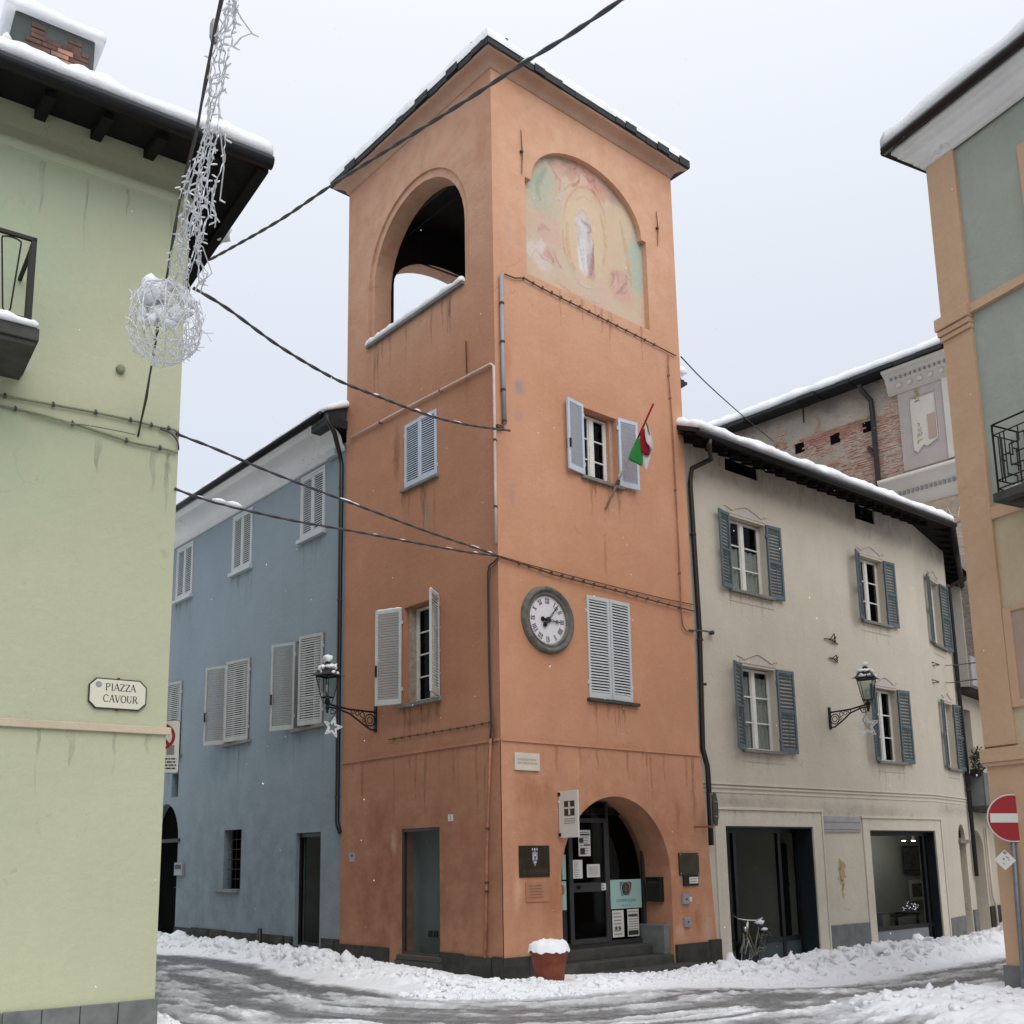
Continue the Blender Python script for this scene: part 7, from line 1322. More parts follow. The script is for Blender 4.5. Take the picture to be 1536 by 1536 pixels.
mb = MB(); mb.tube([(xr - .08, .03, H_ - .1), (xl - .3, .1, H_ - .1)], .02); ob('bracket', mb, 'galv', np_, Ms)

# ================================================================== THE PEACH AND SAGE HOUSE ON THE RIGHT
fh = thing('peach_house', 'peach house with sage green panels, mouldings and an iron balcony at the right edge', 'house', WF.M)
FZ = 12.06; FR_ = 12.0; fb2 = WF.hz(1485.3, 780.5); fb1 = WF.hz(1458, 462); fb3 = 3.24
mb = MB(); mb.add([(0, 0, -.3), (0, 9, -.3), (0, 9, FZ), (0, 0, FZ)], [(3, 2, 1, 0)]); mb.add([(FR_, 0, -.3), (FR_, 9, -.3), (FR_, 9, FZ), (FR_, 0, FZ)], [(0, 1, 2, 3)]); mb.add([(0, 9, -.3), (FR_, 9, -.3), (FR_, 9, FZ), (0, 9, FZ)], [(3, 2, 1, 0)]); mb.sheet([(0, -.3), (FR_, -.3), (FR_, fb3), (0, fb3)], [], .0); ob('wall', mb, 'f_orange', fh, WF.M)
mb = MB(); mb.sheet([(0, fb2), (FR_, fb2), (FR_, FZ), (0, FZ)], [], .04); ob('wall', mb, 'sage', fh, WF.M); mb = MB(); mb.sheet([(0, fb3), (FR_, fb3), (FR_, fb2), (0, fb2)], [], .03); ob('wall', mb, 'f_yellow', fh, WF.M)
pw = .47
mb = MB(); mb.box(-.0, pw, -.02, .06, fb3 + .04, FZ); ob('pilaster', mb, 'f_orange', fh, WF.M, bevel=.004)
p2 = WF.hs(1523, 205); mb = MB(); mb.box(p2, p2 + .5, -.0, .06, fb2, 11.25); mb.box(p2 + .5, FR_, .0, .06, 10.9, 11.25); ob('pilaster', mb, 'f_orange', fh, WF.M)
zz = 9.38
mb = MB(); mb.box(pw, FR_, -.03, .06, zz - .085, zz + .045); ob('string_course', mb, 'f_orange', fh, WF.M, bevel=.004)
for (dz0, dz1, o_) in ((-.13, .05, .08), (-.22, -.14, .055), (-.30, -.23, .035)): mb = MB(); mb.box(-o_ * .8, pw + .012, -o_ - .02, .06, zz + dz0, zz + dz1); ob('pilaster_band', mb, 'f_orange', fh, WF.M, bevel=.006)
mb = MB(); mb.box(pw, FR_, -.015, .06, fb2 - .0, fb2 + .17); ob('string_course', mb, 'f_orange', fh, WF.M, bevel=.004)
mb = MB(); mb.box(-.05, FR_, -.06, .02, 3.07, 3.25); mb.box(-.03, FR_, -.04, .02, 3.02, 3.07); ob('string_course', mb, 'f_orange', fh, WF.M, bevel=.006)
fp = (WF.hs(1503, 913), 6.0, WF.hz(1528, 1060), WF.hz(1503, 913)); mb = MB(); t_ = .12
mb.box(fp[0], fp[0] + t_, -.01, .05, fp[2], fp[3]); mb.box(fp[0] + t_, fp[0] + 1.6, -.01, .05, fp[2], fp[2] + t_ * .8); mb.box(fp[0] + t_, fp[0] + 1.6, -.01, .05, fp[3] - t_ * .5, fp[3]); mb.box(fp[0] + 1.5, fp[0] + 1.6, -.009, .05, fp[2], fp[3]); ob('panel_frame', mb, 'f_orange', fh, WF.M, bevel=.004)
mb = MB(); mb.box(fp[0] + t_, fp[0] + 1.5, .012, .04, fp[2] + .09, fp[3] - .06); ob('faded_panel', mb, 'f_pink', fh, WF.M)
mb = MB(); mb.box(-.03, FR_, -.04, .03, -.3, .485); ob('plinth_stone', mb, 'grey_stone', fh, WF.M, bevel=.008)
M['f_white'] = plaster('white_grey_cornice', (.74, .74, .74), (.60, .60, .61), amt=.6, streak=.1)
cf = [(0, 11.86), (.05, 11.87), (.07, 11.93), (.12, 11.95), (.13, 12.0), (.19, 12.04), (.21, 12.1), (.27, 12.12), (.27, 12.19), (.33, 12.20), (.33, 12.27)]
cornice(fh, WF, 0, FR_, cf, 'f_white', 1, 0); vs = [(-o_, y_, z) for y_ in (0, 8) for o_, z in cf]; vs = [(-o_, -o_, z) for o_, z in cf] + [(-o_, 8, z) for o_, z in cf]; n = len(cf); mb = MB(); mb.add(vs, [(n + i, n + i + 1, i + 1, i) for i in range(n - 1)]); ob('cornice', mb, 'f_white', fh, WF.M, True)
mb = MB(); mb.add([(-.42, -.42, 12.28), (FR_, -.42, 12.28), (FR_, 4.5, 14.3), (4.5, 4.5, 14.3), (-.42, 9, 12.28), (-.42, -.42, 12.34), (FR_, -.42, 12.34), (FR_, 4.5, 14.36), (4.5, 4.5, 14.36), (-.42, 9, 12.34)], [(0, 1, 6, 5), (4, 0, 5, 9), (0, 3, 2, 1), (0, 4, 3), (5, 6, 7, 8), (5, 8, 9)]); ob('roof', mb, 'slate', fh, WF.M)
mb = MB(); mb.tube([(-.40, -.40, 12.30), (FR_, -.40, 12.30)], .075, 10); mb.tube([(-.40, -.40, 12.30), (-.40, 8, 12.30)], .07, 8); ob('gutter', mb, 'gutter', fh, WF.M, True)
mb = MB(); mb.tube([(-.36, 2.2, 12.2), (-.1, 2.2, 11.8), (-.07, 2.2, 2)], .05, 8); ob('downpipe', mb, 'pipe_black', fh, WF.M, True)
mb = snow_patch(lambda u, v: Vector((-.42 + (FR_ + .42) * u + 4.9 * v * max(0, 1 - u * 1.5), -.44 + 4.9 * v, 12.34 + 4.9 * v * .41)), 170, 20, .30, .3, fr=1.5); tag(ob('roof_snow', mb, 'snow', None, WF.M, True), 'smooth snow on the roof edge of the peach house', 'snow', kind='stuff')
# balcony
fx, fo_ = .98, .5; bz0, bz1 = 6.42, 7.36; mb = MB(); mb.box(fx - .05, 3.2, -fo_ - .06, .02, bz0 - .12, bz0 - .0); mb.prism([(fx + .02, bz0 - .12), (3.1, bz0 - .12), (2.9, bz0 - .24), (fx + .4, bz0 - .24)][::-1], -fo_ + .1, .0); ob('balcony_slab', mb, 'step_stone', fh, WF.M, bevel=.01)
def rail(mb, a, b_, L, f):     # geometric ironwork between a and b (horizontal unit), f maps (u, z)
    def bar(u0, z0, u1, z1, r=.011): mb.tube([f(u0, z0), f(u1, z1)], r, 4)
    for z in (.98, .83, .18, .06): bar(0, z, L, z, .014 if z > .9 else .010)
    bar(0, 0, 0, .98, .017); bar(L, 0, L, .98, .014); bar(.10, .18, .10, .83); bar(.16, .18, .16, .83)
    u = .10
    while u < L - .2:
        bar(u, .5, u + .12, .5); bar(u + .12, .32, u + .12, .62); bar(u + .12, .62, u + .26, .62); bar(u + .26, .62, u + .26, .83); bar(u + .12, .32, u + .30, .32); bar(u + .30, .32, u + .30, .18); bar(u + .34, .40, u + .34, .72); bar(u + .26, .72, u + .42, .72); bar(u + .20, .48, u + .40, .48); u += .42
mb = MB(); rail(mb, 0, 1, 2.1, lambda u, z: (fx + u, -fo_, bz0 + z * (bz1 - bz0))); ob('railing', mb, 'iron', fh, WF.M); mb = MB(); rail(mb, 0, 1, fo_ - .02, lambda u, z: (fx, -fo_ + u, bz0 + z * (bz1 - bz0))); ob('railing', mb, 'iron', fh, WF.M)
mb = snow_patch(lambda u, v: Vector((fx + .05 + .5 * u, -fo_ + .02 + .16 * v, bz0)), 20, 6, .04, .5, fr=6); tag(ob('balcony_snow', mb, 'snow', None, WF.M, True), 'little snow on the floor edge of the peach house balcony', 'snow', kind='stuff')

# ================================================================== STREET SIGNS
pb = ground_at(1538, 1512, 0); pY = float(pb[1]); top_ = at(1516, 1240, pY); 
ns = thing('no_entry_sign', 'round red no entry sign with a white bar on a grey pole', 'sign', Matrix.Translation((pb[0], pb[1], 0))); cen = at(1518.5, 1227, pY); rs = 35.3 / F_PX * pY
mb = MB(); mb.tube([(pb[0], pb[1] , -.1), (cen.x + .0, cen.y + .03, cen.z)], .031, 12); ob('pole', mb, 'galv', ns, Matrix.Identity(4), True)
Mn = Matrix.Translation(cen) @ Rz(-14) @ Ry(1.5); mb = MB(); mb.lathe([(rs, -.01), (rs, .012), (rs - .01, .02)], (0, 0, 0), 48, 'y'); ob('disc', mb, 'pipe_grey', ns, Mn); mb = MB(); mb.lathe([(rs, -.014), (rs - .001, -.011)], (0, 0, 0), 48, 'y'); ob('rim', mb, 'white_sign', ns, Mn)
mb = MB(); mb.lathe([(rs - .016, -.018), (rs - .016, -.0145)], (0, 0, 0), 48, 'y'); ob('face', mb, 'red_sign', ns, Mn); mb = MB(); mb.box(-rs * .87, rs * .87, -.022, -.0185, -rs * .19, rs * .19); ob('bar', mb, 'white_sign', ns, Mn)
ms_ = at(1507.5, 1290, pY - .05); Md = Matrix.Translation(ms_) @ Rz(-14) @ Ry(45 + 3); q_ = 14.0 / F_PX * pY * .75
mb = MB(); mb.box(-q_, q_, -.004, .0, -q_, q_); ob('sticker', mb, 'white_sign', ns, Md); mb = MB()
for k in range(6): a, b_ = rng.uniform(-.6, .5, 2); mb.box(a * q_, (a + .3) * q_, -.0055, -.0045, b_ * q_, (b_ + .12) * q_)
mb.box(-.9 * q_, -.5 * q_, -.0055, -.0045, .5 * q_, .9 * q_); ob('sticker_print', mb, 'ink_grey', ns, Md)
os_ = WB.hit(1041, 1240); t_ = thing('octagonal_sign', 'octagonal traffic sign seen from behind on a bracket at the tower right edge', 'sign', WB.M @ T(os_[0], 0, os_[1])); oo = .45
bk = WB.W(os_[0], -oo, os_[1]); c_t = at(1069, 1214, float(bk[1] - .25)); c_b = at(1069, 1240, float(bk[1] - .25))
mb = MB(); mb.tube([WB.W(os_[0], 0, os_[1]), Vector((c_b.x, c_b.y, c_b.z))], .022, 8); ob('bracket', mb, 'pipe_terra', t_, Matrix.Identity(4)); mb = MB(); mb.tube([(c_b.x, c_b.y, c_b.z - .02), (c_b.x, c_b.y, c_b.z + .62)], .022, 8); ob('post', mb, 'galv', t_, Matrix.Identity(4))
Mo = Matrix.Translation((c_b.x + .07, c_b.y + .03, c_b.z + .32)) @ Rz(70); mb = MB(); mb.prism([(.33 * math.cos(R(22.5 + 45 * k)), .33 * math.sin(R(22.5 + 45 * k))) for k in range(8)], -.01, .01); ob('plate', mb, 'metal_dark', t_, Mo, bevel=.003); mb = MB(); mb.box(-.2, .2, -.03, -.01, .12, .15); mb.box(-.2, .2, -.03, -.01, -.15, -.12); ob('stiffener', mb, 'galv', t_, Mo)

# ================================================================== WALL LANTERNS AND STARS
def lantern(W, s, z, L, Hs, name_lbl, zl_off, lr=.2):
    t_ = thing('wall_lantern', name_lbl, 'street lamp', W.M @ T(s, 0, z - .25), 'wrought iron wall lanterns'); Ml = W.M @ T(s, 0, z) @ Rz(-90)     # local x = outward
    mb = MB(); mb.box(-.0, .03, -.04, .04, -.26, .24); ob('wall_plate', mb, 'iron', t_, Ml, bevel=.005)
    mb = MB(); mb.tube([(0, 0, .12), (L * .55, 0, .13), (L, 0, .19)], .02, 6); mb.tube([(.0, 0, -.22), (.12, 0, -.22), (.30, 0, -.12), (L * .55, 0, .05), (L * .8, 0, .12), (L, 0, .14)], .018, 6)
    def ringc(cx_, cz_, r_, t1=.009, a0=0, a1=6.28, n=16): mb.tube([(cx_ + r_ * math.cos(a), 0, cz_ + r_ * math.sin(a)) for a in np.linspace(a0, a1, n)], t1, 5)
    ringc(.14, -.04, .11, .013); ringc(.14, -.04, .06, .010)
    for cx_, cz_, r_ in ((.31, .05, .05), (.42, .07, .04), (.52, .09, .035), (.27, -.05, .03)):
        if cx_ < L - .05: ringc(cx_, cz_, r_)
    mb.tube([(L * .78, 0, .14), (L * .85, 0, .02), (L * .93, 0, .02), (L * .93, 0, .1), (L * .87, 0, .08)], .012, 5); ob('bracket', mb, 'iron', t_, Ml)
    b0 = Hs[0]; b1 = Hs[1]; rb, rt = lr * .52, lr      # lantern body between b0 and b1
    Mb = Ml @ T(L, 0, 0) @ Rz(20)
    mb = MB(); mb.lathe([(.03, .08), (.045, .12), (.02, .18), (.05, b0 - .10), (rb * .5, b0 - .07), (.03, b0 - .02)], (0, 0, 0), 10)
    cr_ = [(1, 1), (-1, 1), (-1, -1), (1, -1)]
    for a, b_ in cr_: mb.tube([(.0, 0, b0 - .14), (a * rb * .5, b_ * rb * .5, b0 - .10), (a * rb * .71, b_ * rb * .71, b0)], .008, 5)
    mb.lathe([(.012, .02), (.028, .05), (.012, .09)], (0, 0, 0), 8); ob('stem', mb, 'iron', t_, Mb)
    mb = MB()
    for i, (a, b_) in enumerate(cr_):
        a2, b2 = cr_[(i + 1) % 4]; mb.tube([(a * rb * .71, b_ * rb * .71, b0), (a * rt * .71, b_ * rt * .71, b1)], .010, 5); mb.tube([(a * rb * .71, b_ * rb * .71, b0), (a2 * rb * .71, b2 * rb * .71, b0)], .012, 5); mb.tube([(a * rt * .71, b_ * rt * .71, b1), (a2 * rt * .71, b2 * rt * .71, b1)], .014, 5)
    ob('lantern_frame', mb, 'iron', t_, Mb)
    for i, (a, b_) in enumerate(cr_): a2, b2 = cr_[(i + 1) % 4]; mb = MB(); mb.add([(a * rb * .7, b_ * rb * .7, b0), (a2 * rb * .7, b2 * rb * .7, b0), (a2 * rt * .7, b2 * rt * .7, b1), (a * rt * .7, b_ * rt * .7, b1)], [(0, 1, 2, 3)]); ob('lantern_pane', mb, 'glass', t_, Mb)
    mb = MB(); r2 = rt * 1.12; q1 = [(a * r2 * .78, b_ * r2 * .78, b1 + .005) for a, b_ in cr_]; q2 = [(a * r2 * .42, b_ * r2 * .42, b1 + .16) for a, b_ in cr_]; q3 = [(a * r2 * .32, b_ * r2 * .32, b1 + .17) for a, b_ in cr_]; q4 = [(a * .05, b_ * .05, b1 + .22) for a, b_ in cr_]
    vs = q1 + q2 + q3 + q4; mb.add(vs, [(4 * j + i, 4 * j + (i + 1) % 4, 4 * j + 4 + (i + 1) % 4, 4 * j + 4 + i) for j in range(3) for i in range(4)] + [(3, 2, 1, 0), (12, 13, 14, 15)]); mb.lathe([(.05, b1 + .22), (.06, b1 + .26), (.03, b1 + .28)], (0, 0, 0), 10)
    for a, b_ in cr_: mb.add([(a * r2 * .7, b_ * r2 * .7, b1 + .0), (a * r2 * .98, b_ * r2 * .98, b1 - .01), (a * r2 * .72, b_ * r2 * .72, b1 + .035)], [(0, 1, 2)])
    ob('lantern_roof', mb, 'metal_grey', t_, Mb)
    mb = MB(); mb.lathe([(.02, b0 + .1), (.035, b0 + .16), (.03, b0 + .22), (.01, b0 + .25)], (0, 0, 0), 8); ob('bulb', mb, 'white_sign', t_, Mb)
    sb = MB(); chunk(sb, Vector((0, 0, b1 + .32)), .085, .9)
    for k in range(9): a = k * .7; chunk(sb, Vector((math.cos(a) * r2 * .48, math.sin(a) * r2 * .48, b1 + .155 + rng.uniform(-.02, .02))), rng.uniform(.05, .075), .8)
    for k in range(7): a = rng.uniform(0, 6.28); chunk(sb, Vector((math.cos(a) * r2 * .75, math.sin(a) * r2 * .75, b1 + .05)), rng.uniform(.03, .05), .7)
    tag(ob('lantern_snow', sb, 'snow', None, Mb, True), 'balls of snow on top of the ' + name_lbl[:50], 'snow', kind='stuff'); return t_
def solve_out(W, s, z, px):
    best = None
    for L in np.arange(.2, 2.0, .01):
        q = CM.T @ (np.array(W.W(s, -L, z)) - CAM); X_ = CX + F_PX * q[0] / -q[2]
        if best is None or abs(X_ - px) < best[0]: best = (abs(X_ - px), L)
    return best[1]
def solve_z(W, s, L, py):
    return W.hit(*[0, 0]) if False else min((abs((lambda q: CY - F_PX * q[1] / -q[2])(CM.T @ (np.array(W.W(s, -L, z)) - CAM)) - py), z) for z in np.arange(1, 9, .01))[1]
s1, z1 = WA.hit(564, 1078); L1_ = solve_out(WA, s1, z1, 491); za_, zb_2 = solve_z(WA, s1, L1_, 1046), solve_z(WA, s1, L1_, 1014)
lantern(WA, s1, z1, L1_, (za_ - z1, zb_2 - z1), 'wrought iron lantern on the street side of the tower', 0, .215)
s2, z2 = WD.hit(1244, 1077); L2_ = solve_out(WD, s2, z2, 1303); zc_, zd_ = solve_z(WD, s2, L2_, 1050), solve_z(WD, s2, L2_, 1018)
lantern(WD, s2, z2, L2_, (zc_ - z2, zd_ - z2), 'wrought iron lantern on the grey beige house', 0, .24)
def star(lbl, cen, rad_, yaw, rot):
    t_ = thing('light_star', lbl, 'star decoration', Matrix.Translation(cen), 'unlit star decorations'); Ms_ = Matrix.Translation(cen) @ Rz(yaw) @ Ry(rot)
    for k_, nm in ((1, 'outer_outline'), (.68, 'inner_outline')):
        pts = []
        for i in range(10): a = math.pi / 2 + i * math.pi / 5; rr_ = rad_ * k_ * (1 if i % 2 == 0 else .42); pts.append((rr_ * math.cos(a), 0, rr_ * math.sin(a)))
        dense = []
        for i in range(10):
            for j in range(5): dense.append(tuple(np.array(pts[i]) * (1 - j / 5) + np.array(pts[(i + 1) % 10]) * j / 5))
        mb = MB(); mb.tube(dense, .011, 5, closed=True); ob(nm, mb, 'wire_white', t_, Ms_)
    mb = MB(); mb.tube([(-.02, 0, rad_ * .1), (-.08, -.02, rad_ * .5), (.02, .02, rad_ * 1.0), (.05, 0, rad_ * 1.55)], .007, 5); ob('lead', mb, 'wire', t_, Matrix.Translation(cen) @ Rz(yaw)); return t_
yA = float(WA.W(s1, -L1_ + .1, 0)[1]); star('white star decoration hanging under the lantern of the tower', at(499, 1091, yA), .20, 35, 12)
yD = float(WD.W(s2, -L2_ + .15, 0)[1]); star('white star decoration hanging under the lantern of the grey beige house', at(1300, 1089, yD), .27, -10, -6)

# ================================================================== FLAG
fb = WB.hit(907, 764); ft_ = min((abs((lambda q: CX + F_PX * q[0] / -q[2])(CM.T @ (np.array(WB.W(WB.hs(975, 650) - .25, -L, 7.9)) - CAM)) - 979), L) for L in np.arange(.1, 2, .02))[1]
pA = Vector(WB.W(fb[0], -.03, fb[1])); 
tipY = float(WB.W(WB.hs(940, 660), -.75, 0)[1]); pT = at(980, 606, tipY)
fl = thing('flag_on_pole', 'drooping green white and red flag on a thin leaning pole by the front window', 'flag', Matrix.Translation(pA)); I4 = Matrix.Identity(4)
mb = MB(); mb.tube([pA, pA.lerp(pT, .55)], [.022, .016], 8); ob('pole', mb, 'pole_w', fl, I4, True); mb = MB(); mb.tube([pA.lerp(pT, .55), pT], [.016, .02], 8); ob('pole_tip', mb, 'flag_r', fl, I4, True)
bp = pA.lerp(pT, .25); mb = MB(); mb.tube([Vector(WB.W(WB.hs(921, 728), -.02, WB.hz(921, 728))), bp + Vector((0, 0, -.02))], .02, 6); mb.tube([bp + (pT - pA) * .02, bp - (pT - pA) * .02], .035, 8); ob('bracket', mb, 'rust', fl, I4)
def fcloth(name, pix, dys, mat):      # ribbon of cloth through columns of pixels at given depth offsets, wavy
    vs = []; fs = []; m_ = len(pix[0]); 
    for j, col in enumerate(pix):
        for i, (px, py) in enumerate(col): vs.append(at(px, py, tipY - .05 + dys[j] + .02 * math.sin(i * 2.1 + j)))
    for j in range(len(pix) - 1):
        for i in range(m_ - 1): a = j * m_ + i; fs.append((a, a + 1, a + m_ + 1, a + m_))
    mb = MB(); mb.add(vs, fs); o = ob(name, mb, mat, fl, I4, True); sm = o.modifiers.new('s', 'SUBSURF'); sm.levels = sm.render_levels = 2; so_ = o.modifiers.new('t', 'SOLIDIFY'); so_.thickness = .006
fcloth('green_stripe', [[(941, 690), (948, 672), (955, 658)], [(948, 692), (954, 680), (959, 655)], [(955, 695), (960, 684), (962, 662)], [(964, 702), (964, 690), (963, 675)]], [0, .03, -.02, .02], 'flag_g')
fcloth('white_stripe', [[(963, 674), (963, 690), (967, 705)], [(968, 682), (968, 695), (970, 707)], [(974, 676), (973, 690), (972, 700)], [(979, 665), (977, 678), (975, 690)]], [.01, -.02, .02, 0], 'flag_w')
fcloth('red_stripe', [[(961, 640), (960, 655), (961, 675)], [(966, 642), (965, 660), (966, 682)], [(970, 650), (971, 668), (972, 684)], [(974, 662), (975, 674), (975, 682)]], [-.03, .0, -.05, -.02], 'flag_r')
fcloth('white_fold', [[(967, 638), (967, 650), (969, 664)], [(971, 637), (972, 652), (974, 668)], [(975, 645), (977, 658), (978, 674)], [(977, 655), (980, 667), (979, 680)]], [-.06, -.08, -.05, -.07], 'flag_w')
fcloth('green_fold', [[(968, 634), (970, 640), (972, 646)], [(970, 632), (973, 640), (975, 650)], [(972, 638), (974, 646), (976, 654)]], [-.07, -.09, -.06], 'flag_g')

# ================================================================== PIPES AND CABLES ON THE TOWER
p_ = lambda W, pts, y: [(W.hs(a, b_, y), y, W.hz(a, b_, y)) for a, b_ in pts]
pipe('conduit', 'pale conduit crossing the tower street side and dropping beside the corner', WA, p_(WA, [(525.5, 657), (600, 617), (680, 575.5), (736, 546), (740.5, 549), (742, 640), (743, 740), (744, 815)], -.05), .026, 'pipe_orange', p_(WA, [(570, 633.5), (660, 586), (742, 660), (743, 760)], -.05), 'pipe')
mb_top = WB.hz(753, 412)
pipe('drain_pipe', 'grey plastic pipe on the upper front corner of the tower', WB, p_(WB, [(752, 412), (754.5, 560), (757, 636)], -.06), .038, 'pipe_grey', p_(WB, [(752.6, 455), (753.6, 513), (754.9, 585), (756.6, 632)], -.06), 'pipe')
pipe('conduit', 'rusty painted conduit with clamps low on the street side by the corner', WA, p_(WA, [(736, 1108), (733.5, 1180), (731, 1240), (729.5, 1330), (728, 1437)], -.06), .026, 'pipe_terra', p_(WA, [(731, 1243), (730, 1324), (729.6, 1337)], -.06), 'pipe')
pipe('wall_cable', 'bundle of brown cables dropping down the corner of the tower', WA, p_(WA, [(748, 836), (741, 843), (734, 848), (731.5, 860), (732, 900), (733.5, 1000), (736.5, 1090), (735, 1110)], -.04), .016, 'wire_brown', cat='cable')
pipe('wall_cable', 'second thin cable dropping down the corner of the tower', WA, p_(WA, [(749, 838), (743, 846), (736, 852), (733.8, 870), (735, 960), (737, 1050), (738.5, 1085), (741, 1100), (738, 1115), (733, 1122), (733, 1175), (731, 1195)], -.05), .009, 'wire', cat='cable')
pipe('wall_cable', 'thin dark cable with clips above the lower string course', WA, p_(WA, [(582, 1109.5), (640, 1100), (700, 1090), (737, 1083)], -.03), .009, 'wire_brown', p_(WA, [(590 + 12 * k, 1108.2 - k * 2.0) for k in range(13)], -.03), 'cable', cr_=1.6, cm='wire')
pipe('wall_cable', 'brown cable with clips under the fresco', WB, p_(WB, [(757, 411), (772, 417), (786, 417), (810, 431), (860, 456), (910, 481), (960, 506), (1003, 528), (1014, 534)], -.035), .013, 'wire_brown', p_(WB, [(786 + 14 * k, 417 + 7.1 * k) for k in range(15)], -.035), 'cable', cr_=1.5, cm='wire')
pipe('wall_cable', 'upper of two brown cables crossing the front above the clock', WB, p_(WB, [(750, 834), (790, 846), (850, 862), (930, 882), (1000, 899), (1041, 907)], -.03), .009, 'wire_brown', cat='cable')
pipe('wall_cable', 'lower thicker cable crossing the front just above the clock', WB, p_(WB, [(750, 836), (785, 846), (830, 862), (900, 880), (980, 901), (1042, 917)], -.05), .014, 'wire_brown', p_(WB, [(780 + 16 * k, 845 + 4.4 * k) for k in range(16)], -.05), 'cable', cr_=1.4, cm='wire')
pipe('conduit', 'thin rust red conduit down the right side of the tower front', WB, p_(WB, [(1003, 530), (1003, 560), (1009, 640), (1014, 740), (1019, 840), (1022, 915), (1024, 938), (1029, 946), (1040, 948)], -.04), .014, 'pipe_terra', p_(WB, [(1003.5, 563), (1006, 597), (1014, 735), (1020, 860)], -.04), 'cable')
t_, o_ = wire3('wall_cable', 'dark cable running from the tower corner to an insulator on the grey beige house', [WB.W(*(lambda q: (q[0], -.06, q[1]))(WB.hit(1030, 946))), WD.W(WD.hs(1050, 949), -.16, WD.hz(1050, 949)), WD.W(WD.hs(1064, 951), -.06, WD.hz(1064, 951))], .016, 'wire')
mb = MB(); q = WD.hit(1064, 950); mb.lathe([(.02, -.12), (.045, -.10), (.045, -.04), (.02, 0)], (q[0], 0, q[1]), 10, 'y'); ob('insulator', mb, 'metal_grey', t_, WD.M)
q1 = WB.hit(757, 645); br_ = MB(); br_.tube([(-.05, -.05, q1[1]), (.12, -.05, q1[1] - .01)], .02, 6); br_.box(-.02, .12, -.07, -.03, q1[1] - .03, q1[1] + .03); t_ = thing('cable_anchor', 'rusty cable anchor at the tower corner beside the grey pipe', 'anchor', WB.M @ T(0, 0, q1[1])); ob('bar', br_, 'rust', t_, WB.M)
# wires across the street, straight in space between their fixings
def span(px_pts, d0, d1):
    L = [0]
    for i in range(1, len(px_pts)): L.append(L[-1] + math.dist(px_pts[i], px_pts[i - 1]))
    return [at(p[0], p[1], 1 / (1 / d0 + (1 / d1 - 1 / d0) * l / L[-1])) for p, l in zip(px_pts, L)]
dcorner = float(c0[1]) - .05
wire3('overhead_cable', 'thick twisted cable crossing the sky in front of the tower', span([(314, 390), (345, 373), (420, 330), (500, 276), (600, 213), (700, 150), (780, 98), (850, 55), (905, 18), (960, -20)], 11.2, 5.6), .0105, 'wire', twist=11, snowk=.07, seg=8)
wire3('overhead_cable', 'snow flecked twisted cable from the green eave to the grey pipe on the tower', span([(290, 432), (340, 462), (420, 520), (500, 567), (560, 592), (640, 622), (700, 637), (765, 646)], 11.0, dcorner - .05), .014, 'wire', twist=12, snowk=.22, seg=8)
wire3('overhead_cable', 'cable from the green corner down to the tower corner, upper of two', span([(268, 652), (320, 672), (400, 706), (480, 737), (560, 767), (640, 797), (720, 824), (748, 835)], 11.5, dcorner), .012, 'wire', twist=10, snowk=.14, seg=8)
wire3('overhead_cable', 'cable with a long lump of snow, lower of two to the tower corner', span([(262, 733), (300, 747), (355, 762), (440, 781), (520, 795), (600, 810), (700, 828), (748, 834)], 11.6, dcorner), .012, 'wire', twist=10, snowk=.12, seg=8)
sb = MB(); a_, b__, c__ = at(318, 750, 11.9), at(340, 755, 12.0), at(362, 761, 12.1); tube_snow(sb, a_, b__, .035); tube_snow(sb, b__, c__, .045); tag(ob('clinging_snow', sb, 'snow', None, None, True), 'long lump of snow on the lower cable near the green corner', 'snow', kind='stuff')
wire3('overhead_cable', 'cable from the tower right edge to behind the beige house roof', [WB.W(4.98, -.06, WB.hz(1012, 534)), at(1060, 575, 24), at(1110, 620, 30), at(1160, 662, 36)], .016, 'metal_dark')
for (ya, yb_, lb) in ((997, 994, 'upper of two thin wires by the right bend of the beige house'), (1023, 1019, 'lower of two thin wires by the right bend of the beige house')):
    t_, o_ = wire3('overhead_cable', lb, [WD2.W(WD2.hs(1403, ya), -.02, WD2.hz(1403, ya)), at(1425, ya + 1, float(WD2.W(1.5, -.5, 0)[1])), at(1464, yb_, 16.0), at(1475, yb_, 14.4)], .012, 'wire', group=None)
    mb = MB(); q = WD2.hit(1402, ya); mb.tube([(q[0] - .25, -.01, q[1] + .03), (q[0], -.1, q[1]), (q[0] - .2, -.01, q[1] - .05)], .014, 5); ob('wall_hook', mb, 'rust', t_, WD2.M)
for (px, py, s_, lb) in ((1247, 962, 1.0, 'upper of two rusty scroll fixings on the beige wall above the lantern'), (1250, 990, .6, 'lower of two rusty scroll fixings on the beige wall above the lantern')):
    q = WD.hit(px, py); t_ = thing('wall_fixing', lb, 'fixing', WD.M @ T(q[0], 0, q[1])); mb = MB(); mb.tube([(q[0] - .3 * s_, -.02, q[1] + .02), (q[0] - .1, -.05, q[1] + .03), (q[0] + .2 * s_, -.03, q[1] - .05)], .014, 5); mb.tube([(q[0] - .12, -.03, q[1]), (q[0] - .02, -.1, q[1] + .16 * s_), (q[0] + .12, -.03, q[1] - .02)], .014, 5); mb.tube([(q[0] - .05, -.04, q[1]), (q[0] + .02, -.12, q[1] + .09 * s_), (q[0] + .05, -.04, q[1])], .012, 5); ob('scroll', mb, 'rust', t_, WD.M)

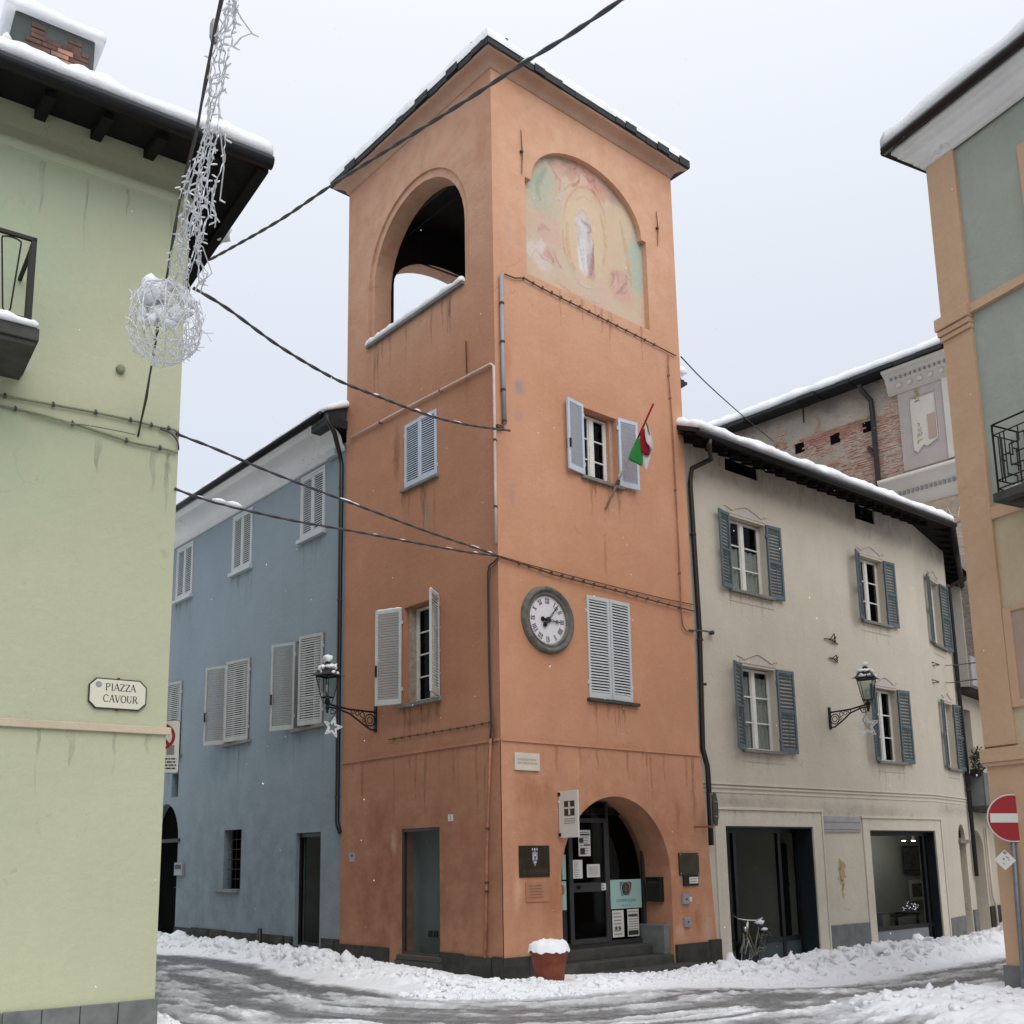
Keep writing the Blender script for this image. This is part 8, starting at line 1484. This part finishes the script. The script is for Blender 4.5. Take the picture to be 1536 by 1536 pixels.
# ================================================================== HANGING LIGHTS
cabp = [(207, 655, 11.35), (218, 600, 11.2), (236, 500, 10.6), (250, 418, 10.0), (261, 345, 9.4), (272, 290, 8.8), (294, 205, 8.1), (308, 120, 7.4), (322, 48, 6.8), (338, -20, 6.3)]
cab = [at(*p) for p in cabp]
ld_ = thing('light_curtain', 'bundle of unlit white string lights hanging on a cable from the green house', 'string lights', Matrix.Translation(cab[0])); mb = MB(); mb.tube(cab, .012, 6); ob('support_cable', mb, 'wire', ld_, I4, True); mb = MB(); mb.tube([p + Vector((.02 * math.sin(i * 2), 0, .02)) for i, p in enumerate(cab)], .008, 6); ob('support_cable', mb, 'wire_brown', ld_, I4, True)
mb = MB(); mb.lathe([(.02, -.10), (.035, -.05), (.035, .05), (.02, .10)], at(321, 47, 6.95), 8); ob('connector', mb, 'pipe_grey', ld_, I4)
def cabx(py): ys = [p[1] for p in cabp]; i = np.interp(-py, [-y for y in ys], range(len(ys))); k = int(min(len(ys) - 2, max(0, i))); f = i - k; return cabp[k][0] + (cabp[k + 1][0] - cabp[k][0]) * f, cabp[k][2] + (cabp[k + 1][2] - cabp[k][2]) * f
strands = MB(); bulbs = MB()
lane = [  # start y, end y, offset at start, offset at end
    (-30, 200, 8, 8), (-30, 300, 18, 4), (-30, 440, 12, 12), (-20, 330, 26, 18), (0, 120, 20, 20), (100, 440, 10, 40), (120, 440, 30, 30), (60, 240, 14, 22), (150, 440, 6, 50), (190, 420, 25, 14), (190, 440, 14, 34), (200, 440, 36, 26), (220, 440, 8, 18), (230, 400, 30, 52), (250, 440, 16, 44), (260, 440, 24, 8), (280, 440, 40, 30), (300, 440, 12, 22), (200, 340, 44, 56), (320, 440, 34, 55), (150, 330, 20, 40), (240, 440, 4, 6), (270, 440, 48, 42), (210, 430, 18, 28), (225, 435, 28, 36), (290, 440, 8, 30), (330, 440, 20, 60)]
for li, (ya, yb_, o0, o1) in enumerate(lane):
    if li % 3 == 2: continue
    pts = []; n = int(abs(yb_ - ya) / 9) + 2
    for i in range(n + 1):
        u = i / n; py = ya + (yb_ - ya) * u; cx_, d = cabx(py); off = o0 + (o1 - o0) * u + 5.5 * math.sin(u * 9 + li * 1.7) * (.4 + .6 * u) + rng.normal(0, 1.2); pts.append(at(cx_ + off * 1.0, py + rng.normal(0, 1.5), d - .05 + rng.normal(0, .06)))
    strands.tube(pts, .0042, 4); strands.tube([p + Vector((rng.normal(0, .007), rng.normal(0, .01), 0)) for p in pts], .0042, 4)
    for i in range(1, n):
        if rng.random() < .6:
            d = Vector((rng.normal(0, 1), rng.normal(0, .5), rng.normal(0, .5) - .2)).normalized() * rng.uniform(.04, .075); bulbs.tube([pts[i], pts[i] + d * .55, pts[i] + d], [.005, .009, .0055], 5)
for (pa, pb_, pc_) in (((350, 5), (362, 28), (378, 50)), ((378, 50), (362, 56), (350, 70)), ((330, 190), (336, 250), (330, 300)), ((325, 330), (318, 310), (308, 300)), ((300, 395), (312, 410), (305, 425)), ((304, 370), (318, 410), (300, 425))):
    q = [at(*p, cabx(p[1])[1] - .05) for p in (pa, pb_, pc_)]; strands.tube(q, .006, 4); bulbs.tube([q[2], q[2] + Vector((.05, 0, -.03))], [.009, .006], 5)
ob('light_string', strands, 'wire_white', ld_, I4, kind='stuff'); ob('bulb', bulbs, 'wire_white', ld_, I4, kind='stuff')
dB_ = 9.75; bc = at(248, 484, dB_); br2 = 57 / F_PX * dB_; 
ball = thing('light_ball', 'unlit ball of white wire lights holding snow, hanging before the green house corner', 'light ball', Matrix.Translation(bc - Vector((0, 0, br2))))
ic = bmesh.new(); bmesh.ops.create_icosphere(ic, subdivisions=3, radius=1)
for v in ic.verts: v.co = Vector((v.co.x * 1.0, v.co.y, v.co.z * (1.22 if v.co.z > 0 else 1.18))) * (1 + rng.normal(0, .035)) + Vector(rng.normal(0, .03, 3))
net = MB()
for e in ic.edges:
    if rng.random() < .8: net.tube([bc + e.verts[0].co * br2, bc + (e.verts[0].co + e.verts[1].co) * .5 * br2 * 1.02 + Vector(rng.normal(0, .006, 3)), bc + e.verts[1].co * br2], .0045, 4, cap=False)
for k in range(10):
    a = k * math.pi / 5; net.tube([bc + Vector((math.cos(a) * math.sin(t_) * br2, math.sin(a) * math.sin(t_) * br2, math.cos(t_) * br2 * 1.2)) for t_ in np.linspace(.1, 3.05, 14)], .006, 5)
ob('wire_cage', net, 'wire_white', ball, I4, kind='stuff')
bb = MB()
for v in ic.verts:
    for _k in range(1):
        if rng.random() < .8: p0 = bc + v.co * br2; d = (v.co * .4 + Vector(rng.normal(0, 1, 3))).normalized() * .05; bb.tube([p0, p0 + d], [.008, .005], 5)
for k in range(120):
    q = Vector(rng.normal(0, 1, 3)).normalized(); q = Vector((abs(q.x) * .9, q.y, q.z * .9)) if k < 85 else q; p0 = bc + q * br2 * 1.02; p1 = p0 + Vector(rng.normal(0, .07, 3)); bb.tube([p0, (p0 + p1) * .5 + Vector(rng.normal(0, .02, 3)), p1], .0045, 4, cap=False)
ic.free(); ob('bulb', bb, 'wire_white', ball, I4, kind='stuff')
sb = MB()
for (px, py, r) in ((228, 430, .13), (240, 438, .11), (233, 452, .12), (222, 446, .10), (246, 428, .10), (238, 466, .09), (215, 470, .09), (230, 478, .10), (250, 475, .10), (268, 470, .09), (255, 486, .07), (212, 480, .06), (275, 445, .08), (285, 455, .07)): chunk(sb, at(px, py, dB_ + rng.uniform(-.12, .12)), r, .8)
tag(ob('ball_snow', sb, 'snow', None, None, True), 'rounded snow heaped inside the top of the wire light ball', 'snow', kind='stuff')

# ================================================================== POT AND BICYCLE
pp_ = ground_at(825, 1487, .0); pot = thing('flower_pot', 'tall terracotta pot capped with snow beside the entrance steps', 'plant pot', Matrix.Translation((pp_[0], pp_[1], 0))); pr_ = 28.5 / F_PX * pp_[1]; ph_ = 62 / F_PX * pp_[1]
prof = [(pr_ * .68, 0), (pr_ * .80, ph_ * .5), (pr_ * .93, ph_ * .84), (pr_ * .97, ph_ * .85), (pr_ * 1.0, ph_ * .86), (pr_ * 1.02, ph_ * .97), (pr_ * .99, ph_ * 1.0), (pr_ * .9, ph_ * .99)]; mb = MB(); mb.lathe(prof, (0, 0, 0), 32); ob('body', mb, 'terracotta', pot, None, True)
mb = MB(); n = 22
for j in range(n + 1):
    for i in range(n + 1):
        u, v = i / n * 2 - 1, j / n * 2 - 1; rr_ = math.hypot(u, v); m_ = max(abs(u), abs(v)) / rr_ if rr_ > 1e-6 else 1; x, y = u * m_, v * m_; q = math.hypot(x, y); z = ph_ * .95 + .13 * math.sqrt(max(0, 1.0 - q ** 4)) * (1 + .9 * fbm((x * 2.3, y * 2.3, 5), 4)) - (.03 + .05 * noise.noise(Vector((x * 4, y * 4, 1)))) * (q > .98); mb.v.append((x * pr_ * 1.08, y * pr_ * 1.08, z))
mb.f = [(j * (n + 1) + i, j * (n + 1) + i + 1, (j + 1) * (n + 1) + i + 1, (j + 1) * (n + 1) + i) for j in range(n) for i in range(n)]; k = len(mb.v)
tag(ob('pot_snow', mb, 'snow', None, Matrix.Translation((pp_[0], pp_[1], 0)), True), 'rounded snow cap on the terracotta pot', 'snow', kind='stuff')
bg = ground_at(1106, 1455, -.28); bik = thing('bicycle', 'old olive bicycle with snow on its saddle, parked at the dark shop opening', 'bicycle', Matrix.Translation((bg[0], bg[1], -.3)))
# local x forward; heading towards the viewer's left
Mk = Matrix.Translation((bg[0] + .42, bg[1] + .45, -.3)) @ Rz(-127) @ Rx(-6)
def ringy(mb, c_, r_, t1, n=32, rot=Matrix.Identity(4)): mb.tube([rot @ Vector((r_ * math.cos(a), 0, r_ * math.sin(a))) + Vector(c_) for a in np.linspace(0, 6.2832, n, endpoint=False)], t1, 6, closed=True)
wr = .335; fw, rw = (.55, 0, wr), (-.52, 0, wr); steer = Rz(28)
for nm, c_, rt in (('front_wheel', fw, steer), ('rear_wheel', rw, Matrix.Identity(4))):
    mb = MB(); ringy(mb, c_, wr, .019, 32, rt); wo_ = ob(nm, mb, 'rubber', bik, Mk, True); mb = MB(); ringy(mb, c_, wr - .025, .009, 32, rt); ob('rim', mb, 'chrome', wo_, Mk, True)
    mb = MB()
    for k in range(18): a = k * math.pi / 9; mb.tube([Vector(c_), rt @ Vector(((wr - .025) * math.cos(a), 0, (wr - .025) * math.sin(a))) + Vector(c_)], .0016, 3)
    ob('spokes', mb, 'chrome', wo_, Mk); mb = MB(); mb.tube([rt @ Vector(((wr + .035) * math.cos(a), 0, (wr + .035) * math.sin(a))) + Vector(c_) for a in np.linspace(.4 if nm[0] == 'f' else .9, 2.9, 14)], .022, 5); ob('mudguard', mb, 'olive', bik, Mk, True)
hd0, hd1 = (.40, 0, .62), (.36, 0, .86); bb_ = (.02, 0, .28); st_ = (-.14, 0, .70)
mb = MB()
for a, b_, r_ in ((hd0, hd1, .024), (hd0, bb_, .022), ((.38, 0, .78), (-.02, 0, .36), .016), (bb_, st_, .018), (bb_, rw, .012), (st_, rw, .010)): mb.tube([a, b_], r_, 8)
ob('frame', mb, 'olive', bik, Mk, True); mb = MB(); mb.tube([(.40, .05, .60), (.50, .055, .45), (.55, .055, wr)], .012, 6); mb.tube([(.40, -.05, .60), (.50, -.055, .45), (.55, -.055, wr)], .012, 6); mb.tube([(.40, -.05, .60), (.40, .05, .60)], .016, 6); ob('fork', mb, 'chrome', bik, Mk)
hb = [(.20, -.30, 1.02), (.30, -.29, 1.04), (.38, -.18, .98), (.37, 0, .97), (.38, .18, .98), (.30, .29, 1.04), (.20, .30, 1.02)]; hb = [tuple(steer @ (Vector(p) - Vector((.37, 0, 0))) + Vector((.37, 0, 0))) for p in hb]; mb = MB(); mb.tube(hb, .013, 7); mb.tube([hd1, (.37, 0, .97)], .013, 7); ob('handlebar', mb, 'chrome', bik, Mk, True)
mb = MB(); mb.lathe([(.02, 0), (.055, .03), (.06, .07)], (0, 0, 0), 12, 'z'); hl = MB(); hl.m = T(.46, 0, .80) @ Ry(90); hl.lathe([(.02, -.03), (.05, .0), (.055, .05)], (0, 0, 0), 12); ob('headlight', hl, 'chrome', bik, Mk, True)
mb = MB(); mb.m = T(-.17, 0, .82); mb.add([(-.14, -.11, 0), (-.14, .11, 0), (.0, .07, .0), (.15, .02, 0), (.15, -.02, 0), (0, -.07, 0), (-.14, -.09, .05), (-.14, .09, .05), (0, .05, .05), (.14, .015, .04), (.14, -.015, .04), (0, -.05, .05)], [(0, 1, 2, 3, 4, 5), (11, 10, 9, 8, 7, 6), (0, 6, 7, 1), (1, 7, 8, 2), (2, 8, 9, 3), (3, 9, 10, 4), (4, 10, 11, 5), (5, 11, 6, 0)]); ob('saddle', mb, 'rubber', bik, Mk); mb = MB(); mb.tube([st_, (-.17, 0, .82)], .013, 6); ob('seat_post', mb, 'chrome', bik, Mk)
mb = MB(); ringy(mb, (.02, -.05, .28), .09, .008, 20); mb.tube([(.02, -.07, .28), (.10, -.07, .14)], .009, 5); mb.box(.06, .14, -.16, -.07, .12, .14); mb.tube([(.02, .07, .28), (-.06, .07, .42)], .009, 5); mb.box(-.10, -.02, .07, .16, .41, .43); ob('crank', mb, 'chrome', bik, Mk)
mb = MB(); mb.box(-.62, -.28, -.07, .07, .71, .725); mb.tube([(-.6, .06, .71), rw], .006, 4); mb.tube([(-.6, -.06, .71), rw], .006, 4); ob('carrier', mb, 'iron', bik, Mk)
M['chain_guard'] = M['olive']; mb = MB(); mb.prism(rrect(-.5, .12, .22, .36, .06), -.075, -.06); ob('chain_guard', mb, 'olive', bik, Mk)
sb = MB(); chunk(sb, Vector((-.17, 0, .90)), .085, .5); chunk(sb, Vector((-.09, 0, .89)), .06, .5); chunk(sb, Vector((-.24, 0, .89)), .08, .5); tube_snow(sb, Vector((.39, 0, .80)), Vector((.36, 0, .93)), .035); tube_snow(sb, Vector((-.3, 0, .72)), Vector((-.6, 0, .72)), .05); tube_snow(sb, Vector((.38, 0, .66)), Vector((.08, 0, .35)), .012); tag(ob('bicycle_snow', sb, 'snow', None, Mk, True), 'snow on the saddle and frame of the parked bicycle', 'snow', kind='stuff')
# flakes in the air
mb = MB()
for k in range(260):
    Y_ = rng.uniform(3, 22); p = at(rng.uniform(-40, 1576), rng.uniform(-40, 1500), Y_); px_ = CX + F_PX * (CM.T @ (np.array(p) - CAM))[0] / -(CM.T @ (np.array(p) - CAM))[2]; py_ = CY - F_PX * (CM.T @ (np.array(p) - CAM))[1] / -(CM.T @ (np.array(p) - CAM))[2]
    if (120 < px_ < 235 and 1005 < py_ < 1080) or (905 < px_ < 970 and 1310 < py_ < 1370): continue
    r_ = rng.uniform(.0014, .0032) * (1 + Y_ * .06); d = Vector((rng.normal(0, .3), rng.normal(0, .3), 1)).normalized() * r_ * rng.uniform(1.0, 2.0)
    mb.add([p + Vector((r_, 0, 0)), p - Vector((r_, 0, 0)), p + Vector((0, r_, 0)), p - Vector((0, r_, 0)), p + d, p - d], [(0, 2, 4), (2, 1, 4), (1, 3, 4), (3, 0, 4), (2, 0, 5), (1, 2, 5), (3, 1, 5), (0, 3, 5)])
tag(ob('snowflakes', mb, 'snow', None), 'sparse small snowflakes falling through the air', 'snowflakes', kind='stuff')

# ================================================================== ADDED HOUSES BEHIND THE VIEWER, to shade the facades and dim reflections
for i, (x0, x1, hgt, col, lbl) in enumerate(((-34, -19, 9, 'f_yellow', 'unseen buff house added to shade the square, leftmost of four'), (-18.9, -5, 10, 'cream', 'unseen grey beige house added to shade the square, second from left'), (-4.9, 11, 9.5, 'f_orange', 'unseen peach house added to shade the square, third from left'), (11.1, 30, 10.5, 'cream_trim', 'unseen pale house added to shade the square, rightmost of four'))):
    Wq = Wall((x1, -20), 270); w_ = x1 - x0; t_ = thing('shade_house', lbl, 'house', Wq.M, 'unseen houses added for shade'); hol = []
    for fl_ in range(3):
        for k in range(int(w_ // 3)): a = 1 + k * 3.0; z = .9 + fl_ * 3.5; hol.append(rectp(a, a + 1.1, z, z + 1.7))
    mb = MB(); mb.sheet([(0, -.3), (w_, -.3), (w_, hgt), (0, hgt)], hol, 0); mb.box(0, w_, .4, 9, -.3, hgt)
    for h_q in hol: mb.reveal(h_q, 0, .39)
    ob('wall', mb, col, t_, Wq.M)
    for h_q in hol: mb = MB(); x_, z_ = h_q[0]; mb.box(x_, x_ + 1.1, .2, .25, z_, z_ + 1.7); ob('window', mb, 'metal_dark', t_, Wq.M)
    mb = MB(); mb.add([(-.3, -.6, hgt), (w_ + .3, -.6, hgt), (w_ + .3, 4.5, hgt + 2), (-.3, 4.5, hgt + 2), (-.3, 9.6, hgt), (w_ + .3, 9.6, hgt)], [(0, 3, 2, 1), (3, 4, 5, 2), (0, 1, 5, 4), (0, 4, 3), (1, 2, 5)]); ob('roof', mb, 'snow', t_, Wq.M)
